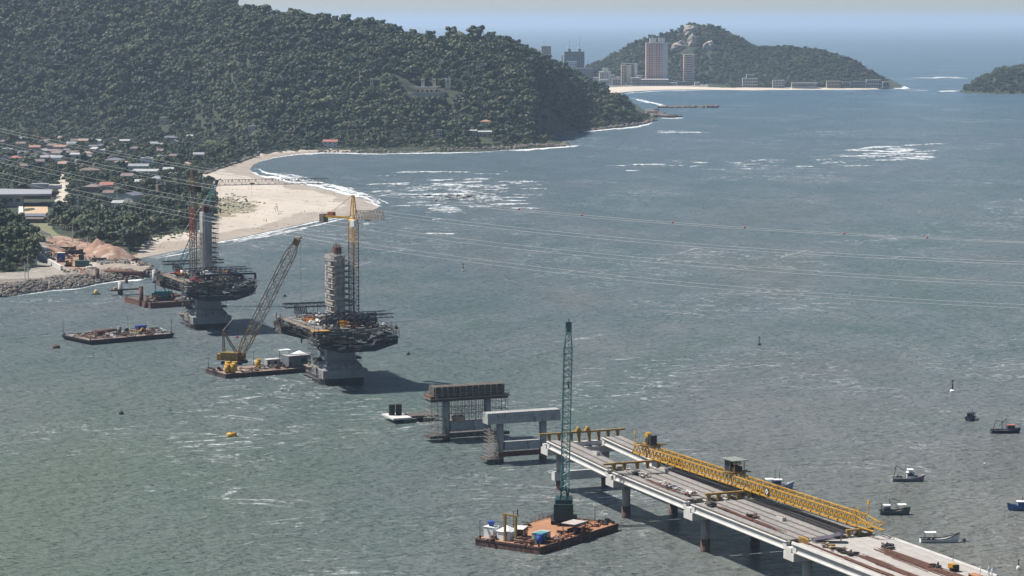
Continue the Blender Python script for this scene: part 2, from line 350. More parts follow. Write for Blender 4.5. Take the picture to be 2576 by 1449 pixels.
def zland(X, Y):
    X = np.asarray(X, float); Y = np.asarray(Y, float)
    xp, yp = px0(X, Y)
    ins = in_poly(xp, yp, LANDPX); sd = seg_dist(X, Y, SHW)
    yard = in_poly(xp, yp, YARDPX) | ((xp < 325) & (yp > 598))
    k = np.where(yard, 5.0, np.where(Y < 2250, 42.0, 9.0))
    z = np.where(ins, 3.6 * (1 - np.exp(-sd / k)), -np.minimum(sd * .1, 3.0))
    t, yr = hill_t(xp, Y)
    ry = np.interp(xp, RIDGE[:, 0], RIDGE[:, 1]) + 20
    zr = np.maximum(HCAM - (F_PX * SP + (ry - CY) * CP) / (F_PX * CP - (ry - CY) * SP) * yr - 3.6, 0)
    tc = np.clip(t, 0, 1); prof = .55 * tc + .45 * (tc * tc * (3 - 2 * tc))
    back = np.clip(1 - (np.clip(t, 1, 9) - 1) * .55, 0, 1)
    env = np.clip(tc * 3, 0, 1) * np.clip((1.25 - t) * 3, 0, 1) * np.clip(zr / 40, 0, 1)
    z = z + np.where(ins, zr * prof * back + env * ((fbm(X / 70, Y / 260, 3, 3) - .5) * 44 * (1 - tc * .8) + (fbm(X / 45, Y / 60, 8, 2) - .5) * 8 * (1 - tc * .5)), 0)
    kn = np.hypot((X - KNOLL.x) / 46, (Y - KNOLL.y) / 75)
    z = z + np.where(ins, 15 * np.clip(1 - kn, 0, 1) ** .8, 0)
    z = z + np.where(ins & yard, (fbm(X / 9, Y / 14, 9, 3) - .5) * 1.3 * np.clip(sd / 8, 0, 1), 0)
    z = z + np.where(ins & ~yard & (Y < 2250), (fbm(X / 25, Y / 40, 5, 3) - .45) * 1.6 * np.clip(sd / 40, 0, 1), 0)
    return z
def hit(x, y, far=False, zoff=0.0):
    """where the view through a picture position meets the land"""
    fn = zfar if far else zland
    ys = np.linspace(3600 if far else 1000, 5600 if far else 3700, 1400)
    p = [(x - CX) / (F_PX * CP - (y - CY) * SP), (F_PX * SP + (y - CY) * CP) / (F_PX * CP - (y - CY) * SP)]
    X = ys * p[0]; Z = HCAM - ys * p[1]; G = fn(X, ys) + zoff
    i = np.argmax(G >= Z) if (G >= Z).any() else len(ys) - 1
    return Vector((X[i], ys[i], float(G[i])))

def grid_land(name, xs, ys, fn):
    gx, gy = np.meshgrid(xs, ys)
    u, v = gx - CX, gy - CY; k = HCAM / (F_PX * SP + v * CP)
    X = u * k; Y = (F_PX * CP - v * SP) * k; Z = fn(X, Y)
    nx, ny = len(xs), len(ys); idx = np.arange(nx * ny).reshape(ny, nx)
    fs = np.stack([idx[1:, :-1], idx[1:, 1:], idx[:-1, 1:], idx[:-1, :-1]], -1).reshape(-1, 4)
    return np.stack([X, Y, Z], -1).reshape(-1, 3), fs, gx, gy, X, Y, Z

def subset(V, Fc):
    u, inv = np.unique(Fc.ravel(), return_inverse=True); return V[u], inv.reshape(Fc.shape)

SOIL = pm('forest_soil', (.036, .046, .025), (.020, .028, .015), .05, .95, c3=(.06, .058, .035))
SAND = pm('beach_sand', (.42, .37, .31), (.35, .305, .255), .025, .95, bump=.04, bscale=1.5, c3=(.34, .295, .245), stretch=(1, .5, 1))
WETSAND = pm('wet_sand', (.33, .275, .215), (.25, .21, .165), .05, .55, c3=(.37, .31, .25))
DUNE = pm('dune_grass', (.22, .19, .13), (.15, .135, .085), .12, .95, c3=(.30, .25, .18))
ROADM = pm('dusty_road', (.25, .23, .20), (.18, .165, .145), .1, .95, c3=(.30, .27, .225))
PALE = pm('pale_ground', (.46, .41, .34), (.36, .32, .26), .1, .95)

LAWN = pm('lawn_grass', (.15, .155, .085), (.11, .115, .06), .1, .95, c3=(.20, .19, .11))
BANK = pm('rubble_ground', (.19, .16, .135), (.11, .095, .08), .12, .95, bump=.3, bscale=.8, c3=(.33, .28, .23))
def build_terrain():
    xs = np.concatenate([np.arange(-900, -170, 14.0), np.arange(-170, 1700, 4.0)]); ys = np.concatenate([np.arange(232, 330, 1.4), np.arange(330, 812, 1.15)])
    V, Fc, gx, gy, X, Y, Z = grid_land('terrain', xs, ys, zland)
    cen = lambda a: ((a[1:, :-1] + a[1:, 1:] + a[:-1, 1:] + a[:-1, :-1]) / 4).ravel()
    cx_, cy_, cX, cY, cZ = cen(gx), cen(gy), cen(X), cen(Y), cen(Z)
    cy0 = cy_; dd = cY * CP - (np.maximum(cZ, 0) - HCAM) * SP; cy_ = CY - F_PX * (cY * SP + (np.maximum(cZ, 0) - HCAM) * CP) / dd; cx0 = cx_; cx_ = CX + F_PX * cX / dd      # where each patch of ground is really seen
    jx = cx_ + (fbm(cX / 8, cY / 12, 21, 3) - .5) * 14; jy = cy_ + (fbm(cX / 8, cY / 12, 31, 3) - .5) * 7
    keep = cen(Z) > -2.6
    beach = (in_poly(jx, jy, BEACHPX) & in_poly(cx0, cy0, LANDPX) | (in_poly(cx_, cy_, BEACHPX) & (cZ < .35))) & (hill_t(cx_, cY)[0] < .012)
    wet = beach & (cZ < 1.45 + (fbm(cX / 35, cY / 60, 4, 4) - .5) * 1.5)
    dune = beach & in_poly(cx_ + (fbm(cX / 7, cY / 10, 61, 4) - .5) * 90, cy_ + (fbm(cX / 7, cY / 10, 71, 4) - .5) * 34, DUNEPX); yard = in_poly(jx, jy, YARDPX) & ~beach; road = in_poly(cx_ + (jx - cx_) * .3, cy_ + (jy - cy_) * .3, ROADPX) & ~beach
    pale = in_poly(jx, jy, PALEPX); lawn = in_poly(jx, jy, LAWNPX); bank = in_poly(jx, jy, BANKPX) & ~beach; spoil = in_poly(jx, jy, SPOILPX) & ~beach
    sets = [('beach', SAND, beach & ~wet & ~dune), ('wet_sand', WETSAND, wet & ~dune), ('dune', DUNE, dune), ('road', ROADM, road), ('rubble_bank', BANK, (spoil | bank) & ~road), ('earth_yard', EARTH, yard & ~road), ('path', PALE, pale & ~beach), ('lawn', LAWN, lawn & ~road & ~yard)]
    used = np.zeros(len(Fc), bool)
    for n, m, mask in sets:
        mask = mask & keep & ~used; used |= mask
        v, f = subset(V, Fc[mask]); struct(obj(n, np_mesh(n, v, f, m, True)))
    v, f = subset(V, Fc[keep & ~used]); struct(obj('terrain', np_mesh('terrain', v, f, SOIL, True)))
build_terrain()

# ---------------------------------------------------------------- far shore: low town, its hill, the island
RIDGE2 = np.array([(1440, 212), (1480, 166), (1520, 150), (1555, 127), (1600, 104), (1640, 92), (1690, 80), (1712, 70), (1740, 57), (1762, 64), (1790, 60), (1820, 77), (1860, 94), (1905, 119), (1960, 117), (2010, 119), (2060, 126), (2110, 139), (2150, 153), (2190, 179), (2225, 201), (2252, 219), (2262, 224)], float)
FAR_SHORE = [(1300, 236), (1500, 236), (1545, 234), (1600, 229), (1660, 226), (1740, 225), (1830, 226), (1900, 227), (1960, 225.5), (2040, 225), (2140, 225), (2210, 224.5), (2240, 224), (2262, 221), (2268, 215), (2250, 205)]
FARPX = np.array(FAR_SHORE + [(2200, 195), (1300, 195)], float); FSHW = np.array([W(x, y)[:2] for x, y in FAR_SHORE])
ISLPX_S = [(2412, 232), (2440, 234), (2500, 236), (2600, 237), (2760, 236)]
ISLPX = np.array(ISLPX_S + [(2760, 222), (2500, 221), (2420, 226)], float); ISHW = np.array([W(x, y)[:2] for x, y in ISLPX_S + [(2760, 222), (2500, 221), (2420, 226), (2412, 232)]])
RIDGE3 = np.array([(2410, 232), (2425, 226), (2440, 221), (2455, 206), (2490, 192), (2515, 177), (2545, 176), (2580, 172), (2640, 176), (2700, 196), (2760, 230)], float)
def ridge_z(xp, RG, Y, off):
    ry = np.interp(xp, RG[:, 0], RG[:, 1]) + off
    return np.maximum(HCAM - (F_PX * SP + (ry - CY) * CP) / (F_PX * CP - (ry - CY) * SP) * Y, 0)
F2, R2 = 4690.0, 4960.0
def zfar(X, Y):
    X = np.asarray(X, float); Y = np.asarray(Y, float); xp, yp = px0(X, Y)
    ins = in_poly(xp, yp, FARPX); sd = seg_dist(X, Y, FSHW)
    z = np.where(ins, 3.5 * (1 - np.exp(-sd / 25)), -np.minimum(sd * .1, 3))
    f = np.interp(xp, [1300, 1700, 1850, 2262], [4760, 4720, 4640, 4560]); r = np.interp(xp, [1300, 1850, 2262], [5000, 4900, 4700])
    t = (Y - f) / (r - f); tc = np.clip(t, 0, 1); zr = np.maximum(ridge_z(xp, RIDGE2, r, 6) - 3.5, 0)
    z = z + np.where(ins, zr * (.5 * tc + .5 * tc * tc * (3 - 2 * tc)) * np.clip(1 - (np.clip(t, 1, 9) - 1) * .6, 0, 1) + np.clip(tc * 3, 0, 1) * np.clip((1.1 - t) * 4, 0, 1) * np.clip(zr / 40, 0, 1) * (fbm(X / 60, Y / 80, 12, 3) - .5) * 22 * (1 - tc * .8), 0)
    return z
def zisl(X, Y):
    X = np.asarray(X, float); Y = np.asarray(Y, float); xp, yp = px0(X, Y)
    ins = in_poly(xp, yp, ISLPX); sd = seg_dist(X, Y, ISHW)
    zr = ridge_z(xp, RIDGE3, 4290.0, 7); return np.where(ins, np.minimum(zr, sd * .62) , -np.minimum(sd * .1, 3))
FARSAND = pm('far_sand', (.50, .43, .345), (.42, .36, .285), .02, .95)
TOWNG = pm('town_ground', (.20, .19, .17), (.12, .125, .10), .03, .95)
def build_far():
    xs = np.arange(1400, 2290, 3.5); ys = np.concatenate([np.arange(196, 216, .8), np.arange(216, 240, .4)])
    V, Fc, gx, gy, X, Y, Z = grid_land('far', xs, ys, zfar)
    cen = lambda a: ((a[1:, :-1] + a[1:, 1:] + a[:-1, 1:] + a[:-1, :-1]) / 4).ravel()
    cx_, cy_, cX, cY, cZ = cen(gx), cen(gy), cen(X), cen(Y), cen(Z); keep = cZ > -2.5
    top = np.interp(cx_, [1400, 1560, 1620, 1700, 1830, 2000, 2210, 2250], [230, 223.5, 221.8, 221.6, 224.6, 224.0, 224.2, 225]); sand = keep & (cy_ > top)
    town = keep & ~sand & (cZ < 5) & (cx_ < 1780)
    for n, m, k in (('far_beach', FARSAND, sand), ('town_ground', TOWNG, town), ('far_hill', SOIL, keep & ~sand & ~town)):
        v, f = subset(V, Fc[k]); struct(obj(n, np_mesh(n, v, f, m, True)))
    xs = np.arange(2404, 2770, 4.0); ys = np.arange(219, 240, .5)
    V, Fc, gx, gy, X, Y, Z = grid_land('island', xs, ys, zisl); cZ = cen(Z)
    v, f = subset(V, Fc[cZ > -2.5]); struct(obj('island', np_mesh('island', v, f, SOIL, True)))
build_far()

# ---------------------------------------------------------------- trees
def foliage(name, stops, bright=.9):
    m, nt, b = nodes_of(name); N, L = nt.nodes, nt.links
    oi = N.new('ShaderNodeObjectInfo'); r = N.new('ShaderNodeValToRGB'); e = r.color_ramp.elements
    while len(e) < len(stops): e.new(.5)
    for q, (p, c) in zip(e, stops): q.position = p; q.color = (*[k * bright for k in c], 1)
    L.new(oi.outputs['Random'], r.inputs[0])
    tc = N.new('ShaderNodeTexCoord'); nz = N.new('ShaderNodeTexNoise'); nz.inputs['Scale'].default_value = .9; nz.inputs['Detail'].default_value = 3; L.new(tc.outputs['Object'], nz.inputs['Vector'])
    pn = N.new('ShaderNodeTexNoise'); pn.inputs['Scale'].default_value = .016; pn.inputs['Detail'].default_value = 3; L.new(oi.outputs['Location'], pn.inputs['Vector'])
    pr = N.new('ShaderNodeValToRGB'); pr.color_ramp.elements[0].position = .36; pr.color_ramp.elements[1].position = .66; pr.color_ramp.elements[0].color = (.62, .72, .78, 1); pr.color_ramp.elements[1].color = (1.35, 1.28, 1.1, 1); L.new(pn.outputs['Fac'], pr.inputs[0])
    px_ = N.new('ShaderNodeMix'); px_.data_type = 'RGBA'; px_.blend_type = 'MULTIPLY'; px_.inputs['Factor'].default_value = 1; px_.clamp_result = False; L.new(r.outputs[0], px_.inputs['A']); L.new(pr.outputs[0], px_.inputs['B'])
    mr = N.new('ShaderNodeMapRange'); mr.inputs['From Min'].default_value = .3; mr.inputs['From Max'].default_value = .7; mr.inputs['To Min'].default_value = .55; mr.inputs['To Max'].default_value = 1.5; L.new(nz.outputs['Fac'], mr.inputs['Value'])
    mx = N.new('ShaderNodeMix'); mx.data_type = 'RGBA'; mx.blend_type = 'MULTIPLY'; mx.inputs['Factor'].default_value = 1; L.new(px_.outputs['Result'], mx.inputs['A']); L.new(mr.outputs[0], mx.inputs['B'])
    L.new(mx.outputs['Result'], b.inputs['Base Color']); b.inputs['Roughness'].default_value = .65; b.inputs['Specular IOR Level'].default_value = .25
    return m
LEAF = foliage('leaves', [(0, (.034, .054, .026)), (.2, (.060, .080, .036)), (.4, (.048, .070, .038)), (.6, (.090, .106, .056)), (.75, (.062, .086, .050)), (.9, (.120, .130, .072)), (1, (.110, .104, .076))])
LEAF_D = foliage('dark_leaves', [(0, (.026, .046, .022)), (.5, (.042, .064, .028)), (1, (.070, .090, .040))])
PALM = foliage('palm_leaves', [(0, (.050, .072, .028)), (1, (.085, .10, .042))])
BARK = pm('bark', (.13, .10, .075), (.075, .06, .045), 1.0, .9)
ICO_V = None
def ico():
    t = (1 + 5 ** .5) / 2; v = np.array([(-1, t, 0), (1, t, 0), (-1, -t, 0), (1, -t, 0), (0, -1, t), (0, 1, t), (0, -1, -t), (0, 1, -t), (t, 0, -1), (t, 0, 1), (-t, 0, -1), (-t, 0, 1)], float); v /= np.linalg.norm(v[0])
    f = np.array([(0, 11, 5), (0, 5, 1), (0, 1, 7), (0, 7, 10), (0, 10, 11), (1, 5, 9), (5, 11, 4), (11, 10, 2), (10, 7, 6), (7, 1, 8), (3, 9, 4), (3, 4, 2), (3, 2, 6), (3, 6, 8), (3, 8, 9), (4, 9, 5), (2, 4, 11), (6, 2, 10), (8, 6, 7), (9, 8, 1)])
    return v, f
def crown(seed, nl=420, ls=1.0, tall=1.0, spread=1.0):
    """leaf clumps spread over a cluster of uneven boughs; returns verts and triangles"""
    g = np.random.default_rng(seed); nb = int(g.integers(9, 15))
    cs = [np.array([0, 0, 5.8 * tall])]; rs = [1.9]
    for k in range(nb):
        a = k * 2.4 + g.uniform(-.5, .5); d = g.uniform(1.2, 3.6) * spread
        cs.append(np.array([d * math.cos(a), d * math.sin(a), g.uniform(4.0, 7.2) * tall - d * .25])); rs.append(g.uniform(.7, 1.6))
    cs = np.array(cs); rs = np.array(rs)
    iv, fi = ico(); V = []; T = []; n = 0
    for c, r in zip(cs, rs):
        V.append(c + iv * r * .8 * np.array([1, 1, .8]) * g.uniform(.85, 1.1, (12, 1))); T.append(fi + n); n += 12
    w = rs ** 2 / (rs ** 2).sum(); b = g.choice(len(rs), nl, p=w)
    d = g.normal(size=(nl, 3)); d /= np.linalg.norm(d, axis=1)[:, None]; d[:, 2] = np.where(d[:, 2] < -.35, -d[:, 2], d[:, 2])
    p = cs[b] + d * (rs[b] * g.uniform(.8, 1.14, nl))[:, None] * np.array([1, 1, .82])
    nrm = d + g.normal(size=(nl, 3)) * .24; nrm /= np.linalg.norm(nrm, axis=1)[:, None]
    a = np.cross(nrm, g.normal(size=(nl, 3))); a /= np.linalg.norm(a, axis=1)[:, None]; bb = np.cross(nrm, a)
    s = (ls * g.uniform(.22, .68, nl))[:, None]
    q = np.stack([p - a * s - bb * s * .6, p + a * s * .9 - bb * s, p + a * s + bb * s * .7, p - a * s * .7 + bb * s], 1).reshape(-1, 3)
    i0 = n + np.arange(nl) * 4; V.append(q); T.append(np.stack([i0, i0 + 1, i0 + 2], 1)); T.append(np.stack([i0, i0 + 2, i0 + 3], 1))
    return np.concatenate(V), np.concatenate(T)
def trunk_mb(seed, tall=1.0):
    g = random.Random(seed); m = MB(); m.tube((0, 0, -1.2), (g.uniform(-.2, .2), g.uniform(-.2, .2), 4.2 * tall), .30, .17, 6)
    for k in range(3):
        a = k * 2.1 + g.random(); m.tube((0, 0, 3.2 * tall), (1.6 * math.cos(a), 1.6 * math.sin(a), 5.4 * tall), .13, .06, 4)
    return m
def palm_np(seed):
    g = np.random.default_rng(seed); V = []; T = []; n = 0; h = 8.0
    for k in range(17):
        a = k * 2.399 + g.uniform(-.2, .2); up = g.uniform(-.1, 1.0); L_ = g.uniform(2.3, 3.1); prev = None
        for j in range(6):
            f = j / 5; r = L_ * f; z = h + up * r * .75 - .42 * r * r * .5; wd = .34 * math.sin(math.pi * min(.97, f * .8 + .12)) + .05
            c, s = math.cos(a), math.sin(a); V += [(r * c - wd * s, r * s + wd * c, z - .16), (r * c, r * s, z + .05), (r * c + wd * s, r * s - wd * c, z - .16)]
            if j: T += [(n - 3, n - 2, n + 1), (n - 3, n + 1, n), (n - 2, n - 1, n + 2), (n - 2, n + 2, n + 1)]
            n += 3
    return np.array(V), np.array(T)
def palm_trunk():
    m = MB(); pts = [(0, 0, -.6), (.12, .05, 2), (.2, .1, 4), (.12, .05, 6), (0, 0, 8.05)]
    for a, b in zip(pts, pts[1:]): m.tube(a, b, .19, .16, 6)
    return m

HOUSE_KEEP = []      # filled before planting: (x, y, radius) kept free of trees
# ================================================================ BUILDINGS
WALLS = {'white': pm('wall_white', (.56, .54, .50), (.42, .40, .37), .4, .85), 'cream': pm('wall_cream', (.58, .50, .37), (.46, .39, .29), .4, .85), 'grey': pm('wall_grey', (.36, .35, .33), (.26, .25, .24), .4, .85),
         'blue': pm('wall_pale_blue', (.50, .58, .60), (.40, .46, .48), .4, .8), 'pink': pm('wall_pink', (.46, .34, .30), (.34, .25, .22), .4, .85), 'brown': pm('wall_brown', (.24, .18, .14), (.16, .12, .095), .4, .85)}
ROOFS = {'orange': pm('roof_orange', (.32, .185, .13), (.22, .13, .095), 1.2, .85), 'red': pm('roof_red', (.34, .135, .105), (.24, .10, .08), 1.2, .85), 'salmon': pm('roof_salmon', (.36, .24, .19), (.26, .175, .14), 1.2, .85),
         'grey': pm('roof_grey', (.27, .275, .29), (.19, .195, .21), .8, .75), 'slate': pm('roof_slate', (.13, .14, .165), (.085, .09, .11), .8, .7), 'white': pm('roof_white', (.38, .38, .37), (.25, .25, .245), .6, .7),
         'brown': pm('roof_brown', (.18, .135, .115), (.11, .085, .075), .8, .85), 'mauve': pm('roof_mauve', (.20, .155, .15), (.135, .105, .105), .8, .85)}
def house(x, y, wpx, d, h, roof, wall, rot, kind, label, far=False, rh=1.7):
    p = hit(x, y, far); w = wpx * p.y / F_PX
    t = thing('house', label, 'house', (p.x, p.y, p.z - .3), R(rot)); HOUSE_KEEP.extend([(p.x - (k * p.x / p.y), p.y - k, max(w, d) * .58) for k in (2, 12, 24, 38)]); h += 1.2
    wm, rm = WALLS[wall], ROOFS[roof]; hw, hd = w / 2, d / 2; o = .45
    MB().bx(-hw, hw, -hd, hd, -1.5, h).build('wall', wm, t)
    m = MB()
    if kind == 'gable':        # ridge along x
        m.sweepx([(-hd - o, h + .02), (0, h + rh), (hd + o, h + .02), (hd + o, h + .2), (0, h + rh + .22), (-hd - o, h + .2)], -hw - o, hw + o)
        g = MB().sweepx([(-hd, h), (hd, h), (0, h + rh - .1)], -hw + .02, hw - .02); g.build('gable', wm, t)
    elif kind == 'cross':      # ridge along y, gable towards the viewer
        m.sweepy([(-hw - o, h + .02), (-hw - o, h + .22), (0, h + rh + .24), (hw + o, h + .22), (hw + o, h + .02), (0, h + rh)], -hd - o, hd + o)
        MB().sweepy([(-hw, h), (0, h + rh - .1), (hw, h)], -hd + .02, hd - .02).build('gable', wm, t)
    elif kind == 'hip':
        k = min(hw, hd) * .8; a, b = hw + o, hd + o
        m.add([(-a, -b, h), (a, -b, h), (a, b, h), (-a, b, h), (-a + k, 0, h + rh), (a - k, 0, h + rh)], [(0, 1, 5, 4), (2, 3, 4, 5), (1, 2, 5), (3, 0, 4), (3, 2, 1, 0)])
    elif kind == 'shed':
        m.sweepx([(-hd - o, h), (hd + o, h + rh * .6), (hd + o, h + rh * .6 + .18), (-hd - o, h + .18)], -hw - o, hw + o)
    else:                      # flat with parapet
        m.bx(-hw - .15, hw + .15, -hd - .15, hd + .15, h, h + .35); m.bx(-hw * .3, hw * .25, -hd * .4, hd * .4, h + .35, h + 1.3)
    m.build('roof', rm, t)
    n = max(2, int(w / 4)); fl = max(1, int(h / 2.9))
    for f in range(fl):
        for i in range(n):
            cx = -hw + (i + .5) * w / n; zz = f * 2.9
            if f == 0 and i == n // 2: MB().bx(cx - .5, cx + .5, -hd - .06, -hd + .1, 0, 2.1).build('door', WALLS['brown'], t)
            else: MB().bx(cx - .65, cx + .65, -hd - .05, -hd + .1, zz + .9, zz + 2.1).build('window', PANE, t)
    return t
for a in [
  (88, 381, 26, 9, 2.9, 'orange', 'pink', 8, 'gable', 'small house with orange gable roof at left edge of the village below the hill'),
  (155, 380, 32, 9, 2.9, 'orange', 'cream', -20, 'gable', 'orange roofed house right of a similar one, in front of brown roofs'),
  (19, 386, 24, 9, 3.2, 'white', 'white', 0, 'flat', 'white flat roofed house nearest the left picture edge, under the upper wires'),
  (40, 408, 24, 8, 2.9, 'red', 'pink', -15, 'hip', 'small red hip roofed house lowest at the left edge of the village'),
  (132, 408, 38, 9, 3.0, 'white', 'grey', -3, 'gable', 'long pale grey metal roofed house in the left of the village'),
  (80, 406, 20, 8, 3.2, 'grey', 'white', 5, 'flat', 'white boxy house between a red roof and a long pale roof'),
  (214, 364, 30, 9, 3.0, 'salmon', 'white', 3, 'gable', 'salmon roofed long house at the upper edge of the village'),
  (244, 365, 22, 8, 3.0, 'white', 'white', -6, 'gable', 'white roofed house just right of the salmon roof'),
  (308, 365, 27, 8, 3.2, 'white', 'white', 4, 'shed', 'white open fronted house alone among trees at the upper edge'),
  (290, 414, 46, 12, 3.0, 'slate', 'cream', -12, 'hip', 'large blue grey hip roof in the middle of the village'),
  (304, 420, 30, 7, 2.6, 'salmon', 'cream', -8, 'shed', 'cream low house touching the front of the large blue grey roof'),
  (296, 394, 24, 8, 3.4, 'white', 'cream', -10, 'flat', 'cream house behind the large blue grey roof'),
  (372, 419, 35, 9, 5.8, 'white', 'blue', 2, 'flat', 'pale blue two storey modern house with flat roof'),
  (405, 415, 19, 8, 6.4, 'white', 'blue', 2, 'flat', 'narrow pale blue tower house right of the wide pale blue one'),
  (350, 431, 50, 9, 3.2, 'grey', 'white', -2, 'gable', 'long house with grey ridge roof behind a lower white roof'),
  (366, 443, 62, 12, 3.0, 'white', 'white', -2, 'shed', 'widest house with pale sloping sheet roof facing the sea'),
  (424, 439, 25, 8, 2.9, 'white', 'cream', 5, 'gable', 'small pale roofed house close behind the sea wall'),
  (430, 452, 20, 7, 2.8, 'grey', 'white', 8, 'cross', 'tiny white gabled house between trees near the sea wall'),
  (235, 483, 37, 12, 3.0, 'mauve', 'brown', -10, 'hip', 'dull mauve hip roofed house in front of a bright red roof'),
  (269, 479, 32, 9, 3.0, 'red', 'pink', 4, 'gable', 'bright red long roof right behind the mauve hip roof'),
  (329, 508, 46, 12, 3.4, 'slate', 'white', -28, 'cross', 'dark slate double gabled house with white edges'),
  (296, 525, 26, 8, 2.8, 'white', 'white', 0, 'shed', 'white flat sloping roof just below the dark slate gables'),
  (316, 540, 40, 9, 2.8, 'white', 'white', 4, 'cross', 'lowest white gabled roof among trees near the beach'),
  (249, 537, 19, 6, 2.6, 'white', 'grey', 0, 'shed', 'small white shed roof alone in the trees left of the lowest gable'),
  (348, 470, 14, 6, 2.6, 'white', 'white', 0, 'gable', 'tiny white roof above the dark slate gables'),
  (226, 440, 52, 13, 2.9, 'brown', 'brown', 12, 'hip', 'broad brown hip roof in the centre left of the village'),
  (133, 391, 56, 13, 2.9, 'mauve', 'pink', -4, 'hip', 'broad mauve roof right behind the long pale metal roof'),
  (183, 395, 30, 10, 2.9, 'brown', 'grey', 8, 'gable', 'dark brown gable roof right of the broad mauve roof'),
  (427, 356, 40, 12, 3.0, 'slate', 'grey', -6, 'hip', 'dark hip roof at the foot of the forested hill'),
  (439, 368, 18, 8, 3.4, 'grey', 'white', 0, 'cross', 'white gabled house just below the dark hip roof at the hill foot'),
  (482, 352, 24, 8, 2.9, 'white', 'cream', 0, 'shed', 'white sheet roof rightmost at the foot of the hill'),
  (439, 403, 40, 11, 2.9, 'brown', 'brown', -6, 'hip', 'brown roofed house behind the pale blue houses near palms'),
  (414, 309, 26, 8, 4.2, 'cream', 'cream', 5, 'flat', 'cream house standing alone up the forest slope') if False else (414, 309, 26, 8, 4.2, 'white', 'cream', 5, 'flat', 'cream house standing alone up the forest slope'),
  (634, 329, 18, 7, 3.2, 'white', 'white', 0, 'flat', 'little white house alone on the wooded slope above the bay'),
  (832, 371, 36, 9, 4.6, 'red', 'white', -4, 'gable', 'white house with red tile roof on the rocky bay shore'),
  (1222, 316, 24, 9, 3.0, 'orange', 'cream', -14, 'hip', 'orange roofed house half hidden in forest near the point'),
  (1220, 343, 34, 7, 3.0, 'white', 'grey', 2, 'shed', 'long whitish roof low in the trees below the orange roof'),
  (1190, 340, 18, 6, 3.0, 'white', 'grey', 0, 'shed', 'small pale roof left of the long whitish roof near the point'),
  (1105, 352, 14, 6, 8.0, 'grey', 'grey', 0, 'flat', 'narrow grey three storey house in the trees above the shore rocks'),
  (500, 400, 26, 9, 3.0, 'grey', 'cream', 6, 'gable', 'grey gabled house below the palms behind the sea wall'),
  (470, 425, 22, 8, 3.0, 'salmon', 'white', -8, 'hip', 'salmon hip roof near the seaward end of the village'),
  (60, 430, 26, 9, 3.0, 'brown', 'grey', 6, 'gable', 'brown gable roof at left under the lower wires'),
  (190, 418, 24, 9, 3.0, 'grey', 'white', -10, 'gable', 'small grey gable roof left of the large blue grey roof'),
  (10, 366, 26, 9, 3.0, 'mauve', 'pink', 5, 'hip', 'mauve hip roof highest at the left edge of the village'), (55, 372, 24, 9, 3.0, 'brown', 'cream', -6, 'gable', 'brown gable between two orange roofs and the left edge'), (112, 366, 26, 9, 3.0, 'mauve', 'grey', 4, 'gable', 'long mauve roof behind the leftmost orange roof'), (180, 372, 22, 8, 3.0, 'grey', 'white', 0, 'gable', 'small grey roof right of the second orange roof'),
  (100, 418, 26, 9, 3.0, 'mauve', 'pink', 8, 'gable', 'mauve gable roof in front of the white boxy house'), (160, 424, 22, 8, 3.0, 'salmon', 'cream', -8, 'gable', 'salmon gable just above the pale track'), (262, 378, 26, 9, 3.0, 'slate', 'grey', 3, 'gable', 'slate gable below the white roof of the upper edge'), (340, 384, 24, 8, 3.0, 'brown', 'cream', -5, 'hip', 'brown hip roof right of the cream house'), (385, 372, 22, 8, 3.0, 'grey', 'white', 6, 'gable', 'grey gable above the pale blue modern house'),
  (322, 456, 30, 9, 3.0, 'mauve', 'grey', -6, 'gable', 'mauve roof below the widest pale sheet roof'), (395, 462, 24, 9, 3.0, 'grey', 'cream', 8, 'hip', 'grey hip roof lowest near the sea wall'), (275, 500, 26, 9, 3.0, 'brown', 'white', -4, 'gable', 'brown gable left of the dark slate gables')]:
    house(*a)

ROWS = ['topmost row', 'second row', 'middle row', 'fourth row', 'lowest row']; COLS = ['at the left edge', 'left of the orange roofs', 'below the orange roofs', 'left of the pale track', 'above the pale track', 'right of the pale track', 'in the village centre', 'left of the pale blue houses', 'near the pale blue houses']
rv = random.Random(21)
for r_, yy in enumerate((362, 376, 389, 401, 413)):
    for c2, xx in enumerate((8, 52, 100, 145, 188, 232, 276, 322, 400)):
        if rv.random() < .45: continue
        house(xx + rv.uniform(-14, 14), yy + rv.uniform(-4, 4), rv.uniform(16, 28), rv.uniform(7, 10), rv.uniform(2.7, 4.2), rv.choice(['mauve', 'brown', 'grey', 'slate', 'brown', 'mauve', 'salmon', 'white']), rv.choice(['grey', 'pink', 'cream', 'white', 'brown']), rv.uniform(-30, 30), rv.choice(['gable', 'hip', 'gable', 'shed', 'cross']), 'packed small muted village house, %s, %s' % (ROWS[r_], COLS[c2]))
# ---- old fort and terrace half way up the hill
fp = hit(1062, 240)
t = thing('fort', 'old stone fort with curved pale terrace wall on the hillside clearing', 'fort', (fp.x, fp.y, fp.z))
def arc_wall(r, a0, a1, z0, z1, th=1.0, n=18, yo=0, sx=1.0):
    m = MB()
    for k in range(n):
        b0, b1 = a0 + (a1 - a0) * k / n, a0 + (a1 - a0) * (k + 1) / n
        P = [(sx * q * math.cos(b), yo + q * math.sin(b)) for b, q in ((b0, r), (b1, r), (b1, r - th), (b0, r - th))]
        m.prism(P, z0, z1)
    return m
STONE = pm('fort_stone', (.46, .41, .35), (.34, .30, .25), .3, .9, c3=(.26, .23, .19))
arc_wall(20, R(198), R(342), -4, 3.2, 1.4, 20, 8, 1.25).build('terrace_wall', STONE, t)
MB().prism([(23 * math.cos(a), 7 + 18 * math.sin(a)) for a in [R(200 + 7 * k) for k in range(21)]], 2.2, 2.6).build('terrace', PALE, t)
MB().bx(-20, 14, 4, 15, 2, 7.2).build('wall', STONE, t)
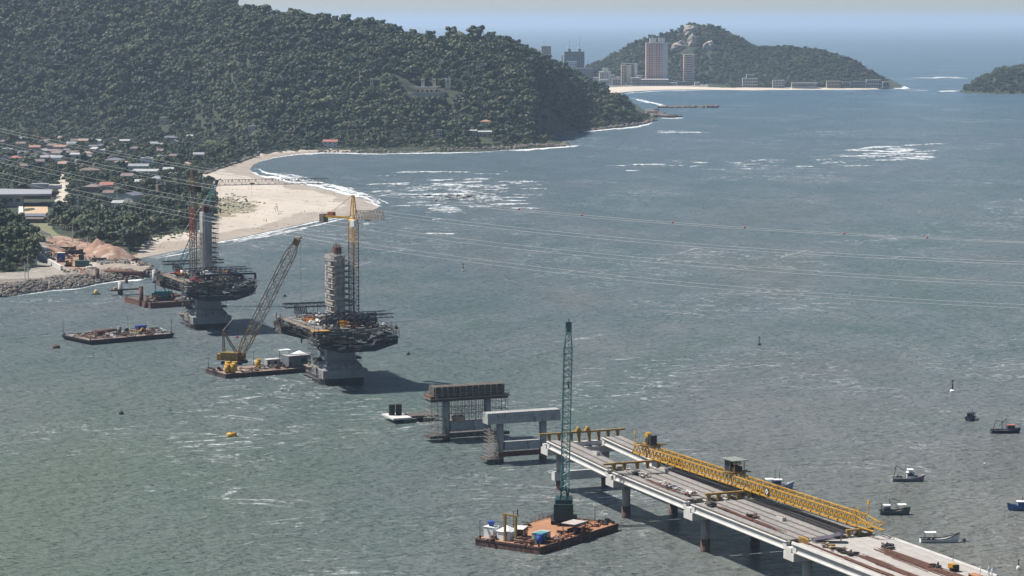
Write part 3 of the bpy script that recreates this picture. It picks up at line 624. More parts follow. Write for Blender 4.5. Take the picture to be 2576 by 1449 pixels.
MB().bx(-21, 15, 3.2, 16, 7.2, 8.0).build('roof', ROOFS['grey'], t)
MB().bx(2, 22, -1, 6, 5.6, 6.1).build('canopy', ROOFS['white'], t)
for k in range(5): MB().bx(3 + k * 4.4, 3.5 + k * 4.4, -.8, -.3, 2.4, 5.6).build('post', WALLS['white'], t)
for k in range(7): MB().bx(-18 + k * 4.4, -16.6 + k * 4.4, 3.9, 4.1, 3.4, 5.4).build('window', PANE, t)
MB().bx(-46, -20, 10, 14, 3, 6.4).build('wing', STONE, t)
HOUSE_KEEP += [(fp.x + q, fp.y + e, 10) for q in (-14, 0, 14, 26) for e in (8, -5, -15)] + [(fp.x + q, fp.y + 9, 9) for q in (-40, -27)]
for k, (xx, lab) in enumerate(((935, 'leftmost pale square turret above the fort, on a thin neck'), (1064, 'pale turret directly above the fort canopy'), (1092, 'pale turret second from the right above the fort'), (1127, 'wide pale turret rightmost above the fort'))):
    q = hit(xx, 222); w = 3.2 if k < 3 else 6.0
    t = thing('turret', lab, 'turret', (q.x, q.y, q.z), 0, 'turrets above the fort'); HOUSE_KEEP.append((q.x, q.y - 6, 9))
    MB().bx(-w / 2, w / 2, -1.6, 1.6, -1, 8.5).build('wall', WALLS['cream'], t); MB().bx(-w / 2 - .4, w / 2 + .4, -2, 2, 8.5, 9.2).build('roof', WALLS['white'], t)
    MB().bx(-.6, .6, -1.7, -1.5, 5.6, 7.4).build('window', PANE, t)
q = hit(905, 216)
t = thing('mast', 'thin pale flag mast left of the hillside fort', 'mast', (q.x, q.y, q.z)); MB().tube((0, 0, -1), (0, 0, 15), .25, .15, 8).build('pole', WHITE, t); MB().box((0, 0, .3), (1, 1, .6)).build('base', CONC, t)
HOUSE_KEEP.append((q.x, q.y - 8, 8))

# ---- sports hall and walled court by the shore road
hp = W(0, 560, 3.5)
HALLW = WALLS['white']
def hallpt(x, y): return W(x, y, 3.6)
a, b, c_, d_ = hallpt(-60, 562), hallpt(62, 562), hallpt(64, 506), hallpt(-60, 506)
t = thing('sports_hall', 'long white hall with grey flat roof at the left edge by the road', 'hall', (a.x, a.y, 3.2)); o = a
wl = (b - a).length
def rel(p): return (p.x - o.x, p.y - o.y)
MB().prism([rel(hallpt(-60, 520)), rel(hallpt(58, 520)), rel(hallpt(60, 508)), rel(hallpt(-60, 508))], 0, 7.5).build('wall', HALLW, t)
MB().prism([rel(hallpt(-60, 523)), rel(hallpt(130, 521)), rel(hallpt(132, 509)), rel(hallpt(-60, 506))], 7.6, 8.8).build('roof', ROOFS['grey'], t)
MB().prism([rel(hallpt(60.5, 519)), rel(hallpt(128, 519)), rel(hallpt(129, 509)), rel(hallpt(60.5, 508))], 5.0, 7.55).build('fascia', ROOFS['slate'], t)
q0, q1 = rel(hallpt(78, 508)), rel(hallpt(112, 506))
MB().bx(q0[0], q0[0] + 11, q0[1], q0[1] + 7, 8.8, 12.2).build('plant_room', ROOFS['grey'], t); MB().bx(q0[0] + 11.2, q0[0] + 19, q0[1], q0[1] + 7, 8.8, 11.4).build('plant_room', WALLS['white'], t)
for k in range(6):
    xx = rel(hallpt(-50 + k * 18, 520)); MB().bx(xx[0], xx[0] + 2.6, xx[1] - .08, xx[1] + .1, 3.6, 5.6).build('window', PANE, t)
MB().prism([rel(hallpt(46, 562)), rel(hallpt(60, 562)), rel(hallpt(58, 521)), rel(hallpt(47, 521))], -.5, 1.2).build('side_wall', HALLW, t)
c0 = hallpt(60, 548)
t = thing('ball_court', 'bare ochre court with a dark blue band behind the white hall wall', 'court', (c0.x, c0.y, 3.4)); o = c0
OCHRE = pm('ochre_court', (.42, .31, .19), (.33, .24, .15), .05, .95, stretch=(.4, 3, 1), c3=(.50, .39, .26))
MB().prism([rel(hallpt(62, 545)), rel(hallpt(122, 545)), rel(hallpt(120, 522)), rel(hallpt(61, 522))], .2, .75).build('surface', OCHRE, t)
MB().prism([rel(hallpt(63, 553)), rel(hallpt(118, 553)), rel(hallpt(120, 546)), rel(hallpt(62, 546))], .2, 2.4).build('wall', ROOFS['slate'], t)
MB().prism([rel(hallpt(64, 559)), rel(hallpt(112, 559)), rel(hallpt(114, 555)), rel(hallpt(64, 555))], .1, 2.2).build('wall', ROOFS['brown'], t)
for x in range(-70, 130, 14): 
    w_ = hallpt(x, 540); HOUSE_KEEP.append((w_.x, w_.y, 26))
for x in range(70, 125, 12): w_ = hallpt(x, 585); HOUSE_KEEP.append((w_.x, w_.y, 12))

# ---- far town
def zc(x, y): return 1339.4 + x / 4.9317, 25.9 + y / 4.9317
TWR = {'pink': pm('tower_pink', (.55, .36, .31), (.44, .28, .24), .1, .85), 'white': WALLS['white'], 'grey': pm('tower_grey', (.17, .18, .20), (.12, .13, .145), .1, .7), 'tan': pm('tower_tan', (.36, .28, .25), (.29, .225, .20), .1, .85), 'cream': WALLS['cream']}
def block(name, x0, x1, ytop, ybase, d, mat, label, floors, bays, balc=None, cat='building', Y=None, rot=0.0):
    yb = ybase; p = W((x0 + x1) / 2, yb, 3.5); Y = Y or p.y
    L_ = atY(x0, yb, Y); R_ = atY(x1, yb, Y); T_ = atY(x0, ytop, Y); w = R_.x - L_.x; h = T_.z - 3.0
    t = thing(name, label, cat, ((L_.x + R_.x) / 2, Y, 3.0), R(rot)); HOUSE_KEEP.extend([((L_.x + R_.x) / 2, Y - k, max(w, d) * .7) for k in ((0, 25, 50, 80) if name != 'shore_house' else (0, 10))])
    MB().bx(-w / 2, w / 2, 0, d, -2, h).build('wall', mat, t)
    MB().bx(-w / 2 - .4, w / 2 + .4, -.4, d + .4, h, h + 1.0).build('parapet', TWR['white'] if balc else mat, t)
    fh = h / floors
    wm = MB().bx(-w / bays * .34, w / bays * .34, -.12, .1, fh * .25, fh * .75).mesh('window', PANE)
    bm = MB().bx(-w / bays * .36, w / bays * .36, -1.3, .1, -.1, fh * .36).mesh('balcony', WALLS['white'])
    for f in range(floors):
        for i in range(bays):
            x = -w / 2 + (i + .5) * w / bays
            obj('window', wm, t, loc=(x, 0, f * fh))
            if balc and (balc == 'all' or i in balc): obj('balcony', bm, t, loc=(x, 0, f * fh))
    return t, w, h, d
t, w, h, d = block('tower_block', 1625, 1667, 109, 203, 26, TWR['pink'], 'tall pink and white apartment tower with two white roof boxes', 22, 7, (0, 3, 6), 'tower', Y=4690)
MB().bx(w / 2, w / 2 + 9, .5, d, -2, h).build('side_wing', pm('wing_blue', (.36, .39, .46), (.30, .33, .39), .1, .8), t)
for x0, x1 in ((-w / 2 + 7, -w / 2 + 19), (w / 2 - 8, w / 2 + 4)): MB().bx(x0, x1, 4, 14, h + 1, h + 10).build('roof_box', WALLS['white'], t)
block('podium', 1613, 1682, 201, 217, 40, TWR['grey'], 'low wide grey podium at the foot of the tall pink tower', 4, 9, 'all', 'building', Y=4640)
block('tower_block', 1720, 1746, 138, 206, 18, TWR['pink'], 'slim banded tower right of the tall pink one, under the bare rock', 17, 1, 'all', 'tower', Y=4700)
block('low_building', 1704, 1732, 207, 218, 24, TWR['grey'], 'dark low building at the foot of the slim banded tower', 2, 5, Y=4660)
block('low_building', 1682, 1702, 209, 215, 14, WALLS['white'], 'small white building between the two towers on the beach', 2, 4, Y=4650)
t, w, h, d = block('tower_block', 1563, 1573, 165, 209, 16, TWR['cream'], 'cream tower of paired slabs left of the tall pink tower', 13, 2, None, 'tower', Y=4680)
MB().bx(w / 2 + 2, w / 2 + 11, 1, d, -2, h).build('slab', TWR['cream'], t); MB().bx(w / 2 + 11, w / 2 + 17, 3, d, -2, h + 3).build('core', TWR['grey'], t); MB().bx(w / 2 + 17, w / 2 + 22, 1, d, -2, h + 3).build('slab', WALLS['white'], t); MB().bx(-w / 2, w / 2 + 22, 4, 10, h + 3, h + 4).build('roof', WALLS['white'], t)
t, w, h, d = block('stepped_block', 1508, 1536, 182, 213, 24, WALLS['white'], 'white stepped block with a small roof box left of the cream tower', 8, 5, (0, 2, 4), 'building', Y=4700)
MB().bx(-4, 6, 3, 12, h + 1, h + 8).build('roof_box', WALLS['white'], t); MB().bx(w / 2, w / 2 + 14, 2, d, -2, h * .6).build('side_wing', WALLS['white'], t)
block('low_building', 1588, 1612, 197, 216, 18, TWR['grey'], 'grey blue low block between the cream tower and the podium', 5, 5, 'all', Y=4650)
block('low_building', 1540, 1562, 200, 216, 18, WALLS['grey'], 'grey low block left of the cream tower foot', 4, 5, Y=4650)
block('low_building', 1508, 1530, 202, 216, 18, WALLS['blue'], 'pale blue low block in front of the white stepped one', 4, 5, (1, 3), Y=4650)
block('wide_block', 1452, 1494, 173, 214, 30, TWR['grey'], 'wide low block with white roof edge half hidden by the hill', 10, 8, None, 'building', Y=4760)
t, w, h, d = block('office_block', 1419.5, 1470, 131, 214, 26, TWR['grey'], 'dark grey office block with roof antennas above the hill line', 22, 10, None, 'building', Y=4840)
for x, hh in ((-w * .24, 18), (w * .27, 26)):
    MB().bx(x - 2.4, x + 2.4, 6, 12, h + 1, h + 6).build('roof_box', TWR['grey'], t); MB().tube((x, 8, h + 6), (x, 8, h + 6 + hh), .45, .2, 6).build('antenna', GALV, t)
    MB().ball((x - 2.5, 5, h + 8), 1.5).build('dish', WHITE, t)
MB().bx(-w / 2 - 6, -w / 2 - 2, 2, 12, -2, h - 6).build('stair_tower', WALLS['white'], t)
block('low_building', 1427, 1450, 156, 214, 12, WALLS['blue'], 'pale block directly in front of the dark office block', 14, 4, Y=4800)
t, w, h, d = block('tower_block', 1362, 1386, 117, 214, 20, TWR['tan'], 'tan tower leftmost on the skyline, with one mast', 23, 4, None, 'tower', Y=4860)
MB().tube((-w * .15, 8, h), (-w * .15, 8, h + 16), .4, .2, 6).build('mast', GALV, t)
SHW_ = pm('shore_white', (.38, .37, .35), (.28, .27, .255), .1, .85); SHC_ = pm('shore_cream', (.36, .31, .23), (.27, .23, .17), .1, .85)
for k, (x0, x1, y0, yb, mt, lab, Y_) in enumerate(((1494, 1508, 196, 216, WALLS['grey'], 'grey low block left of the white stepped one', 4720), (1472, 1490, 186, 216, WALLS['cream'], 'cream block right of the dark office block', 4800), (1534, 1546, 190, 216, WALLS['white'], 'narrow white block right of the stepped one', 4690), (1546, 1560, 195, 216, WALLS['pink'], 'pinkish low block left of the cream tower', 4700), (1604, 1616, 192, 216, WALLS['white'], 'white block squeezed left of the tall pink tower', 4700), (1682, 1694, 200, 216, WALLS['cream'], 'cream low block right of the tall pink tower', 4690), (1696, 1706, 204, 216, WALLS['white'], 'tiny white block left of the slim tower', 4700), (1748, 1760, 208, 217, WALLS['white'], 'tiny white block right of the slim tower', 4660))):
    block('low_building', x0, x1, y0, yb, 14, mt, lab, max(2, int((yb - y0) / 4)), 3, (1,), Y=Y_)
for x0, x1, y0, yb, lab, ml, bays in ((1868, 1906, 198, 219, 'white villa on several levels on rocks at the hill foot', 'white', 6), (1878, 1898, 189, 203, 'upper white villa directly above the villa on the rocks', 'white', 4), (1944, 1973, 203, 221, 'white arcaded house alone right of the villa', 'white', 4),
    (1992, 2056, 209, 219, 'long low white row house along the far beach', 'white', 12), (2080, 2114, 205, 218, 'yellowish two storey house along the far beach', 'cream', 6), (2120, 2136, 207, 218, 'dark small house right of the yellowish one', 'grey', 3), (2140, 2178, 206, 218, 'long grey house before the end of the far beach', 'grey', 7),
    (2180, 2216, 202, 218, 'white two storey house near the end of the far hill', 'white', 6), (2222, 2236, 206, 217, 'last small white house at the tip of the far hill', 'white', 2)):
    xm = (x0 + x1) / 2; Yb = 4600 if yb < 210 else np.interp(xm, [1860, 2000, 2240], [4530, 4520, 4545])
    t, w, h, d = block('shore_house', x0, x1, y0, yb, 12, {'white': SHW_, 'cream': SHC_, 'grey': TWR['grey']}[ml], lab, max(1, int((yb - y0) / 6)), bays, None, 'house', Y=float(Yb))

# ================================================================ FOREST
def keep_free(X, Y):
    m = np.zeros(X.shape, bool)
    for hx, hy, r in HOUSE_KEEP: m |= (X - hx) ** 2 + ((Y - hy) * .8) ** 2 < r * r
    return m
def cells(x0, x1, y0, y1, c, g):
    gx, gy = np.meshgrid(np.arange(x0, x1, c), np.arange(y0, y1, c)); gx = gx.ravel() + g.uniform(-.42, .42, gx.size) * c; gy = gy.ravel() + g.uniform(-.42, .42, gy.size) * c
    return gx, gy
def plant():
    g = np.random.default_rng(11); out = []
    # hill
    X, Y = cells(-860, 220, 1850, 3300, 6.5, g); xp, yp = px0(X, Y); t, _ = hill_t(xp, Y)
    k = (xp > -420) & (xp < 1690) & (t > -.02) & (t < 1.12) & in_poly(xp, yp, LANDPX) & ~keep_free(X, Y)
    k &= (seg_dist(X, Y, SHW) > 9) & ~in_poly(xp, yp, BEACHPX)
    X, Y = X[k], Y[k]; out.append((X, Y, zland(X, Y), (.58 + 1.35 * g.beta(1.2, 2.6, X.size)) * (1 + .7 * (fbm(X / 45, Y / 60, 77, 2) - .4)) * np.clip(.55 + zland(X, Y) / 60, .5, 1), np.zeros(X.size)))
    # village and shore flats
    X, Y = cells(-720, 60, 1120, 2700, 6.6, g); xp, yp = px0(X, Y); t, _ = hill_t(xp, Y)
    k = (xp > -360) & (xp < 1420) & (t <= -.02) & in_poly(xp, yp, LANDPX); xp, yp = PX(X, Y, zland(X, Y)); k = k & ~keep_free(X, Y)
    k &= ~in_poly(xp, yp, BEACHPX) & ~in_poly(xp, yp, YARDPX) & ~in_poly(xp, yp, ROADPX) & ~in_poly(xp, yp, PALEPX) & (yp < 688) & ~((yp > 640) & (xp > 95)) & ~((xp > 95) & (xp < 200) & (yp > 583)) & ~in_poly(xp, yp, BANKPX) & ~in_poly(xp, yp, SPOILPX) & ~in_poly(xp, yp, CLEARPX)
    k &= seg_dist(X, Y, SHW) > 12
    dens = fbm(X / 50, Y / 120, 55, 3); belt = (yp > 540) | ((xp < 90) & (yp > 515)); k &= (g.uniform(0, 1, X.size) < np.where(belt, .85, np.clip(.72 + (dens - .45) * 2.6, .4, .95)))
    X, Y = X[k], Y[k]; out.append((X, Y, zland(X, Y), np.where((PX(X, Y, zland(X, Y))[1] > 540) | ((px0(X, Y)[0] < 90) & (PX(X, Y, zland(X, Y))[1] > 515)), g.uniform(.6, 1.15, X.size), g.uniform(.32, .74, X.size) * (1 + .7 * (g.uniform(0, 1, X.size) < .18))), np.ones(X.size)))
    # far hill, town trees and island
    X, Y = cells(80, 760, 4480, 5000, 7.0, g); xp, yp = px0(X, Y); z = zfar(X, Y)
    k = (z > 5.0) & (xp > 1450) & (xp < 2270) & ~keep_free(X, Y)
    for cx_, cy_, rx, ry in ROCKFACES:
        xs_, ys_ = PX(X, Y, z); k &= ((xs_ - cx_) / (rx * 1.0)) ** 2 + ((ys_ - 4 - cy_) / (ry * 1.1)) ** 2 > 1
    k |= (z > 2.5) & (z <= 5.0) & (xp > 1830) & (xp < 2262) & (g.uniform(0, 1, X.size) < .75) & ~keep_free(X, Y)
    X, Y = X[k], Y[k]; out.append((X, Y, zfar(X, Y), g.uniform(.6, 1.15, X.size), np.full(X.size, 2)))
    X, Y = cells(780, 1010, 4180, 4480, 6.5, g); z = zisl(X, Y); k = z > 1.0; X, Y = X[k], Y[k]; out.append((X, Y, z[k], g.uniform(.6, 1.15, X.size), np.full(X.size, 3)))
    return [np.concatenate(q) for q in zip(*out)]
ROCKFACES = [(1738, 84, 18, 15), (1712, 122, 22, 15), (1742, 110, 11, 19), (1786, 121, 16, 16), (1553, 128, 8, 5)]
TX, TY, TZ, TS, TK = plant()
print('trees', len(TX))
VAR = []; VAR_IND = []
for k in range(7):
    v, f = crown(100 + k, 420, 1.0, tall=(.85, 1.0, 1.15, .9, 1.05, .8, 1.2)[k], spread=(1.1, 1, .85, 1.25, .95, 1.2, .8)[k]); VAR.append((v, f))
order = np.argsort(np.where((TK == 1) & (CX + F_PX * TX / TY > -25), TY, 1e9)); IND = order[:288]; REST = np.setdiff1d(np.arange(len(TX)), IND)

def forest_object():
    src = bpy.data.collections.new('forest_sources')          # not linked to the scene: only feeds the instances
    for k, (v, f) in enumerate(VAR):
        tm = trunk_mb(k); tv = np.array(tm.v); tf = []
        for q in tm.f:
            for j in range(1, len(q) - 1): tf.append((q[0], q[j], q[j + 1]))
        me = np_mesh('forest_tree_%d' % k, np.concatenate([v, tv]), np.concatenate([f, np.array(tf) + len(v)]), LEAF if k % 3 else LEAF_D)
        o = bpy.data.objects.new('forest_tree', me); src.objects.link(o)
    P = np.stack([TX, TY, TZ - .5], 1)[REST]; me = bpy.data.meshes.new('forest'); me.vertices.add(len(P)); me.vertices.foreach_set('co', P.astype(np.float32).ravel())
    g = np.random.default_rng(3); s = TS[REST]
    fattr(me, 'sc', s); fattr(me, 'rz', g.uniform(0, 6.283, len(P))); fattr(me, 'sz', s * g.uniform(.85, 1.2, len(P)))
    a = me.attributes.new('pick', 'INT', 'POINT'); a.data.foreach_set('value', g.integers(0, len(VAR), len(P)).astype(np.int32)); me.update()
    o = obj('forest', me, kind='stuff'); o['label'] = 'dense green forest covering the hillsides, shores and far hills'
    ng = bpy.data.node_groups.new('plant_forest', 'GeometryNodeTree'); ng.interface.new_socket('Geometry', in_out='INPUT', socket_type='NodeSocketGeometry'); ng.interface.new_socket('Geometry', in_out='OUTPUT', socket_type='NodeSocketGeometry')
    N, L = ng.nodes, ng.links; gi = N.new('NodeGroupInput'); go = N.new('NodeGroupOutput')
    ci = N.new('GeometryNodeCollectionInfo'); ci.inputs['Collection'].default_value = src; ci.inputs['Separate Children'].default_value = True; ci.inputs['Reset Children'].default_value = True
    ip = N.new('GeometryNodeInstanceOnPoints'); ip.inputs['Pick Instance'].default_value = True
    def at(n, ty):
        q = N.new('GeometryNodeInputNamedAttribute'); q.data_type = ty; q.inputs['Name'].default_value = n
        return next(x for x in q.outputs if x.enabled and x.name == 'Attribute')
    cr = N.new('ShaderNodeCombineXYZ'); cs = N.new('ShaderNodeCombineXYZ')
    L.new(at('rz', 'FLOAT'), cr.inputs[2]); sc = at('sc', 'FLOAT'); L.new(sc, cs.inputs[0]); L.new(sc, cs.inputs[1]); L.new(at('sz', 'FLOAT'), cs.inputs[2])
    L.new(gi.outputs[0], ip.inputs['Points']); L.new(ci.outputs[0], ip.inputs['Instance']); L.new(at('pick', 'INT'), ip.inputs['Instance Index'])
    e2r = N.new('FunctionNodeEulerToRotation'); L.new(cr.outputs[0], e2r.inputs[0]); L.new(e2r.outputs[0], ip.inputs['Rotation']); L.new(cs.outputs[0], ip.inputs['Scale'])
    L.new(ip.outputs[0], go.inputs[0])
    md = o.modifiers.new('plant', 'NODES'); md.node_group = ng
forest_object()

def single_trees():
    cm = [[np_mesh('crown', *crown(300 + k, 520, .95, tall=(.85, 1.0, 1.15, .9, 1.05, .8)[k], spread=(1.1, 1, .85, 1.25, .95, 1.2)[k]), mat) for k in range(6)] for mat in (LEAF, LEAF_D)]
    tms = [trunk_mb(k).mesh('trunk', BARK) for k in range(3)]; g = random.Random(5)
    for i in IND:
        x, y = TX[i], TY[i]; xp, yp = PX(x, y, TZ[i]); dk = 1 if (xp < 75 and yp > 540) or g.random() < .35 else 0  # knoll trees always take dark leaves: their backlit shade put into colour
        if xp < 95 and yp > 525:
            r = 'lowest row' if yp > 665 else 'lower slope' if yp > 640 else 'middle slope' if yp > 610 else 'upper slope' if yp > 570 else 'crest'
            c = 'at the picture edge' if xp < 20 else 'in the middle' if xp < 50 else 'on its right side'
            lab, gr = 'shade-darkened green tree on the wooded left knoll, %s, %s' % (r, c), 'trees on the left knoll'
        elif yp > 545:
            c = 'behind the court' if xp < 150 else 'above the yard fence' if xp < 215 else 'behind the left earth mound' if xp < 255 else 'behind the right earth mound' if xp < 300 else 'next to the beach' if xp < 350 else 'at the sand edge below the towers'
            r = 'front row' if yp > 620 else 'second row' if yp > 590 else 'third row' if yp > 568 else 'back row'
            lab, gr = 'green tree of the belt %s, %s' % (c, r), 'trees of the belt behind the beach'
        elif yp > 500 and xp > 330: lab, gr = 'green tree bordering the sand behind the bridge tower', 'trees bordering the sand'
        elif yp > 500: lab, gr = 'green tree between the court and the lowest white roofs', 'trees round the lowest roofs'
        elif xp < 150: lab, gr = 'green tree behind the long white hall roof', 'trees behind the hall'
        else: lab, gr = 'green tree among the middle houses of the village', 'trees among the village houses'
        t = thing('tree', lab, 'tree', (x, y, TZ[i] - .3), g.uniform(0, 6.28), gr); s = float(TS[i]) * 1.12; t.scale = (s, s, s * g.uniform(.9, 1.2))
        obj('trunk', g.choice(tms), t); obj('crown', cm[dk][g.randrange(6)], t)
    pc = [np_mesh('crown', *palm_np(40 + k), PALM) for k in range(3)]; pt = palm_trunk().mesh('trunk', BARK)
    for k, (x, y, s) in enumerate(((514, 392, 1.25), (522, 388, 1.4), (531, 390, 1.3), (540, 386, 1.35), (549, 389, 1.2), (556, 385, 1.3), (565, 388, 1.1), (535, 382, 1.3), (527, 380, 1.2), (572, 383, 1.2))):
        p = hit(x, y); t = thing('palm_tree', 'tall palm in the cluster behind the rocky sea wall', 'palm', (p.x, p.y, p.z - .2), k * 1.3, 'palms behind the sea wall'); t.scale = (s, s, s)
        obj('trunk', pt, t); obj('crown', pc[k % 3], t)
single_trees()

# bare rock faces on the far hill
def lump(seed, sub=2, amp=.35, n=None):
    g = np.random.default_rng(seed); v, f = ico()
    for _ in range(sub):
        e = {}; nf = []; v = list(map(tuple, v))
        def mid(a, b):
            k = (min(a, b), max(a, b))
            if k not in e: m = (np.array(v[a]) + np.array(v[b])) / 2; m /= np.linalg.norm(m); e[k] = len(v); v.append(tuple(m))
            return e[k]
        for a, b, c in f: ab, bc, ca = mid(a, b), mid(b, c), mid(c, a); nf += [(a, ab, ca), (b, bc, ab), (c, ca, bc), (ab, bc, ca)]
        v = np.array(v); f = np.array(nf)
    d = 1 + amp * (fbm(v[:, 0] * 1.7 + seed, v[:, 1] * 1.7 + v[:, 2] * 2.3, seed, 3) - .5) * 2 + g.uniform(-.05, .05, len(v))
    return v * d[:, None], f
CLIFF = pm('cliff_rock', (.42, .365, .31), (.25, .22, .19), .06, .95, c3=(.15, .14, .125), bump=.8, bscale=.25)
for k, (x, y, rx, ry) in enumerate(ROCKFACES):
    p = hit(x, y, True); s = p.y / F_PX; v, f = lump(50 + k, 3, .45); v = v * np.array([rx * s, 9, ry * s * 1.05])
    tag(obj('rock_face', np_mesh('rock_face', v, f, CLIFF), loc=(p.x, p.y + 1.0, p.z + 2)), ('uppermost bare rock face below the far hill summit', 'pale rock face between the two towers on the far hill', 'narrow dark rock streak linking two rock faces', 'round rock face right of the slim tower', 'small pale scar on the left slope of the far hill')[k], 'rock')
# ================================================================ APPROACH VIADUCT
ZD = [(0, 16.6), (40, 15.0), (82.8, 13.1), (123, 11.75), (165.7, 11.5), (213, 11.5), (262, 11.5), (320, 11.5)]
def zd(s): return float(np.interp(s, [a for a, _ in ZD], [b for _, b in ZD]))
PIERS = [82.8, 123.0, 165.7, 213.0, 259.5]
TC = [-6.4, 6.4]
via = thing('viaduct', 'unfinished concrete viaduct on round columns carrying precast girders and deck slabs', 'bridge', BR(0, 0, 0), B_ANG)
CASE = pm('rust_casing', (.135, .075, .06), (.08, .05, .042), .5, .85, c3=(.10, .09, .085))
def column(parent, s, t, z1, r=1.04, zc=2.9):
    c = MB().tube((s, t, zc), (s, t, z1), r, n=24).build('column', CONC_D, parent, True)
    MB().tube((s, t, -2.5), (s, t, zc), r + .06, n=24).build('casing', CASE, c, True)
    for p in (c, c.children[0]):
        for f in p.data.polygons:
            if len(f.vertices) > 4: f.use_smooth = False
    return c
def cap(parent, s, z, t0=-10.9, t1=10.9, wl=4.4, ws=2.3, hl=1.7, hs=1.0):
    MB().sweepx([(0, 0)] * 0 + [(t0, z - hs - .02), (t0, z - hs - hl), (t1, z - hs - hl), (t1, z - hs - .02)], s - wl / 2, s + wl / 2).build('pier_cap', CONC, parent)
    MB().bx(s - ws / 2, s + ws / 2, t0, t1, z - hs, z).build('cap_stem', CONC, parent)
    m = MB()
    for k in range(8): m.bx(s + wl / 2 - .9, s + wl / 2 - .3, t0 + 1.5 + k * 2.6, t0 + 2.2 + k * 2.6, z - hs - .02, z - hs + .14)
    m.build('bearing', DARK, parent, kind='stuff')
for s in PIERS:
    z = zd(s) - 1.0
    cap(via, s, z)
    for t in TC: column(via, s, t, z - 2.72)
MB().bx(PIERS[0] - 1, PIERS[0] + 1, -8.4, 8.2, 2.5, 4.6).build('tie_beam', CONC, via)
GT = [-10.3, -5.15, 0, 5.15, 10.3]
I_PROF = [(-.62, 0), (-.62, -.18), (-.17, -.36), (-.17, -1.42), (-.42, -1.62), (-.42, -1.84), (.42, -1.84), (.42, -1.62), (.17, -1.42), (.17, -.36), (.62, -.18), (.62, 0)]
def girder(s0, s1, t):
    a, b = s0 + 1.35, s1 - 1.35; g = MB().sweepx([(t + y, z) for y, z in I_PROF], a, b, zd(s0), zd(s1)).build('girder', CONC, via)
    m = MB()
    for e, q in ((a - .01, zd(s0)), (b - 1.6, zd(s1))): m.bx(e, e + 1.6, t - .40, t + .40, q - 1.80, q - .19)
    m.build('end_block', CONC, g)
    MB().sweepx([(t - .2, .02), (t + .2, .02), (t + .2, .20), (t - .2, .20)], a + .4, b - .4, zd(s0), zd(s1)).build('stirrups', FORM, g)
spans = list(zip(PIERS, PIERS[1:] + [306.0]))
for k, (a, b) in enumerate(spans):
    for t in GT:
        if k == 0 and t == 0: continue
        girder(a, b, t)
# slabs: strips of 2.57 m between dark joints
SW = 2.575; strips = [-10.3 + SW * (i + .5) for i in range(8)]
slab_me = MB().bx(-1.444, 1.444, -SW / 2 + .37, SW / 2 - .37, 0, .20).mesh('deck_slab', SLAB); slab_n = MB().bx(-2.99, 2.99, -SW / 2 + .05, SW / 2 - .05, 0, .22).mesh('deck_slab', SLAB_N)
def slope(a, b): return -math.atan2(zd(b) - zd(a), b - a)
rs = random.Random(3)
for k, (a, b) in enumerate(spans):
    for i, t in enumerate(strips):
        if k == 0 and i not in (0, 1, 6, 7): continue
        if k in (1, 2) and i in (5, 6): continue
        L_ = 2.9 if k < 3 else 6.0; s = a + 2.0 + L_ / 2
        while s + L_ / 2 < b - 1.5:
            o = obj('deck_slab', slab_me if k < 3 else slab_n, via, loc=(s, t, zd(s) + .03 + rs.uniform(-.006, .006))); o.rotation_euler = (0, slope(a, b), 0); s += L_
# dark projecting stirrup lines in the joints between slab strips
for k, (a, b) in enumerate(spans[:3]):
    for i in range(1, 8):
        if k == 0 and i not in (1, 7): continue
        t = -10.3 + SW * i; m = MB().sweepx([(t - .36, -.1), (t + .36, -.1), (t + .36, .08), (t - .36, .08)], a + 2.2, b - 2.2, zd(a), zd(b)); m.build('joint', FORM, via)
# open bays with dark rebar mats
for k in (1, 2):
    a, b = spans[k]
    for i in (5, 6):
        t0, t1 = strips[i] - 1.1, strips[i] + 1.1; m = MB(); s = a + 2.5
        m.bx(a + 2.3, b - 2.3, t0, t1, zd(a) - .30, zd(a) - .2)
        while s < b - 2.5:
            m.bar((s, t0, zd(s) + .16), (s, t1, zd(s) + .16), .07); s += .55
        for q in range(6): m.bar((a + 2.4, t0 + .1 + q * .4, zd(a) + .26), (b - 2.4, t0 + .1 + q * .4, zd(b) + .26), .06)
        m.build('rebar_mat', DARK, via, kind='stuff')
# grey parapet bands along the finished span and kerb strips on both edges
for k, (a, b) in enumerate(spans):
    for sg in (-1, 1):
        if k == 3:
            t = sg * 10.85; MB().sweepx([(t - .22, .0), (t + .22, .0), (t + .12, .55), (t - .12, .55)], a + 1.5, b - 1.5, zd(a) + .03, zd(b) + .03).build('kerb', CONC, via)

# rust and rebar bundles, timber and rubble on the deck: each its own thing
def deck_pt(s, t, dz=.24): return BR(s, t, zd(s) + dz)
def bundle(s0, s1, t, w, n, label, seed):
    g = random.Random(seed); p = deck_pt(s0, t); th = thing('rebar_bundle', label, 'rebar', p, B_ANG); m = MB()
    for k in range(n):
        y = g.gauss(0, w / 3.2); y2 = y + g.uniform(-.6, .6); a = g.uniform(0, (s1 - s0) * .35); z = g.uniform(.05, .35)
        m.bar((a, y, z), (a + (s1 - s0 - a) * g.uniform(.45, 1), y2, z + g.uniform(-.02, .05)), .09)
    m.build('bars', RUST, th, kind='stuff')
    m2 = MB()
    for k in range(4): x = (k + .5) * (s1 - s0) / 4; m2.bx(x - .12, x + .12, -w / 2 - .1, w / 2 + .1, -.02, .06)
    m2.build('bearers', TIMBER, th)
bundle(226, 262, 2.6, 2.2, 60, 'longest rust brown rebar bundle in the middle of the finished span', 1)
bundle(230, 258, -4.6, 1.3, 36, 'narrow rust brown rebar bundle left of the longest one', 2)
bundle(218, 262, -8.6, .8, 26, 'dark rebar lying along the left edge of the finished span', 3)
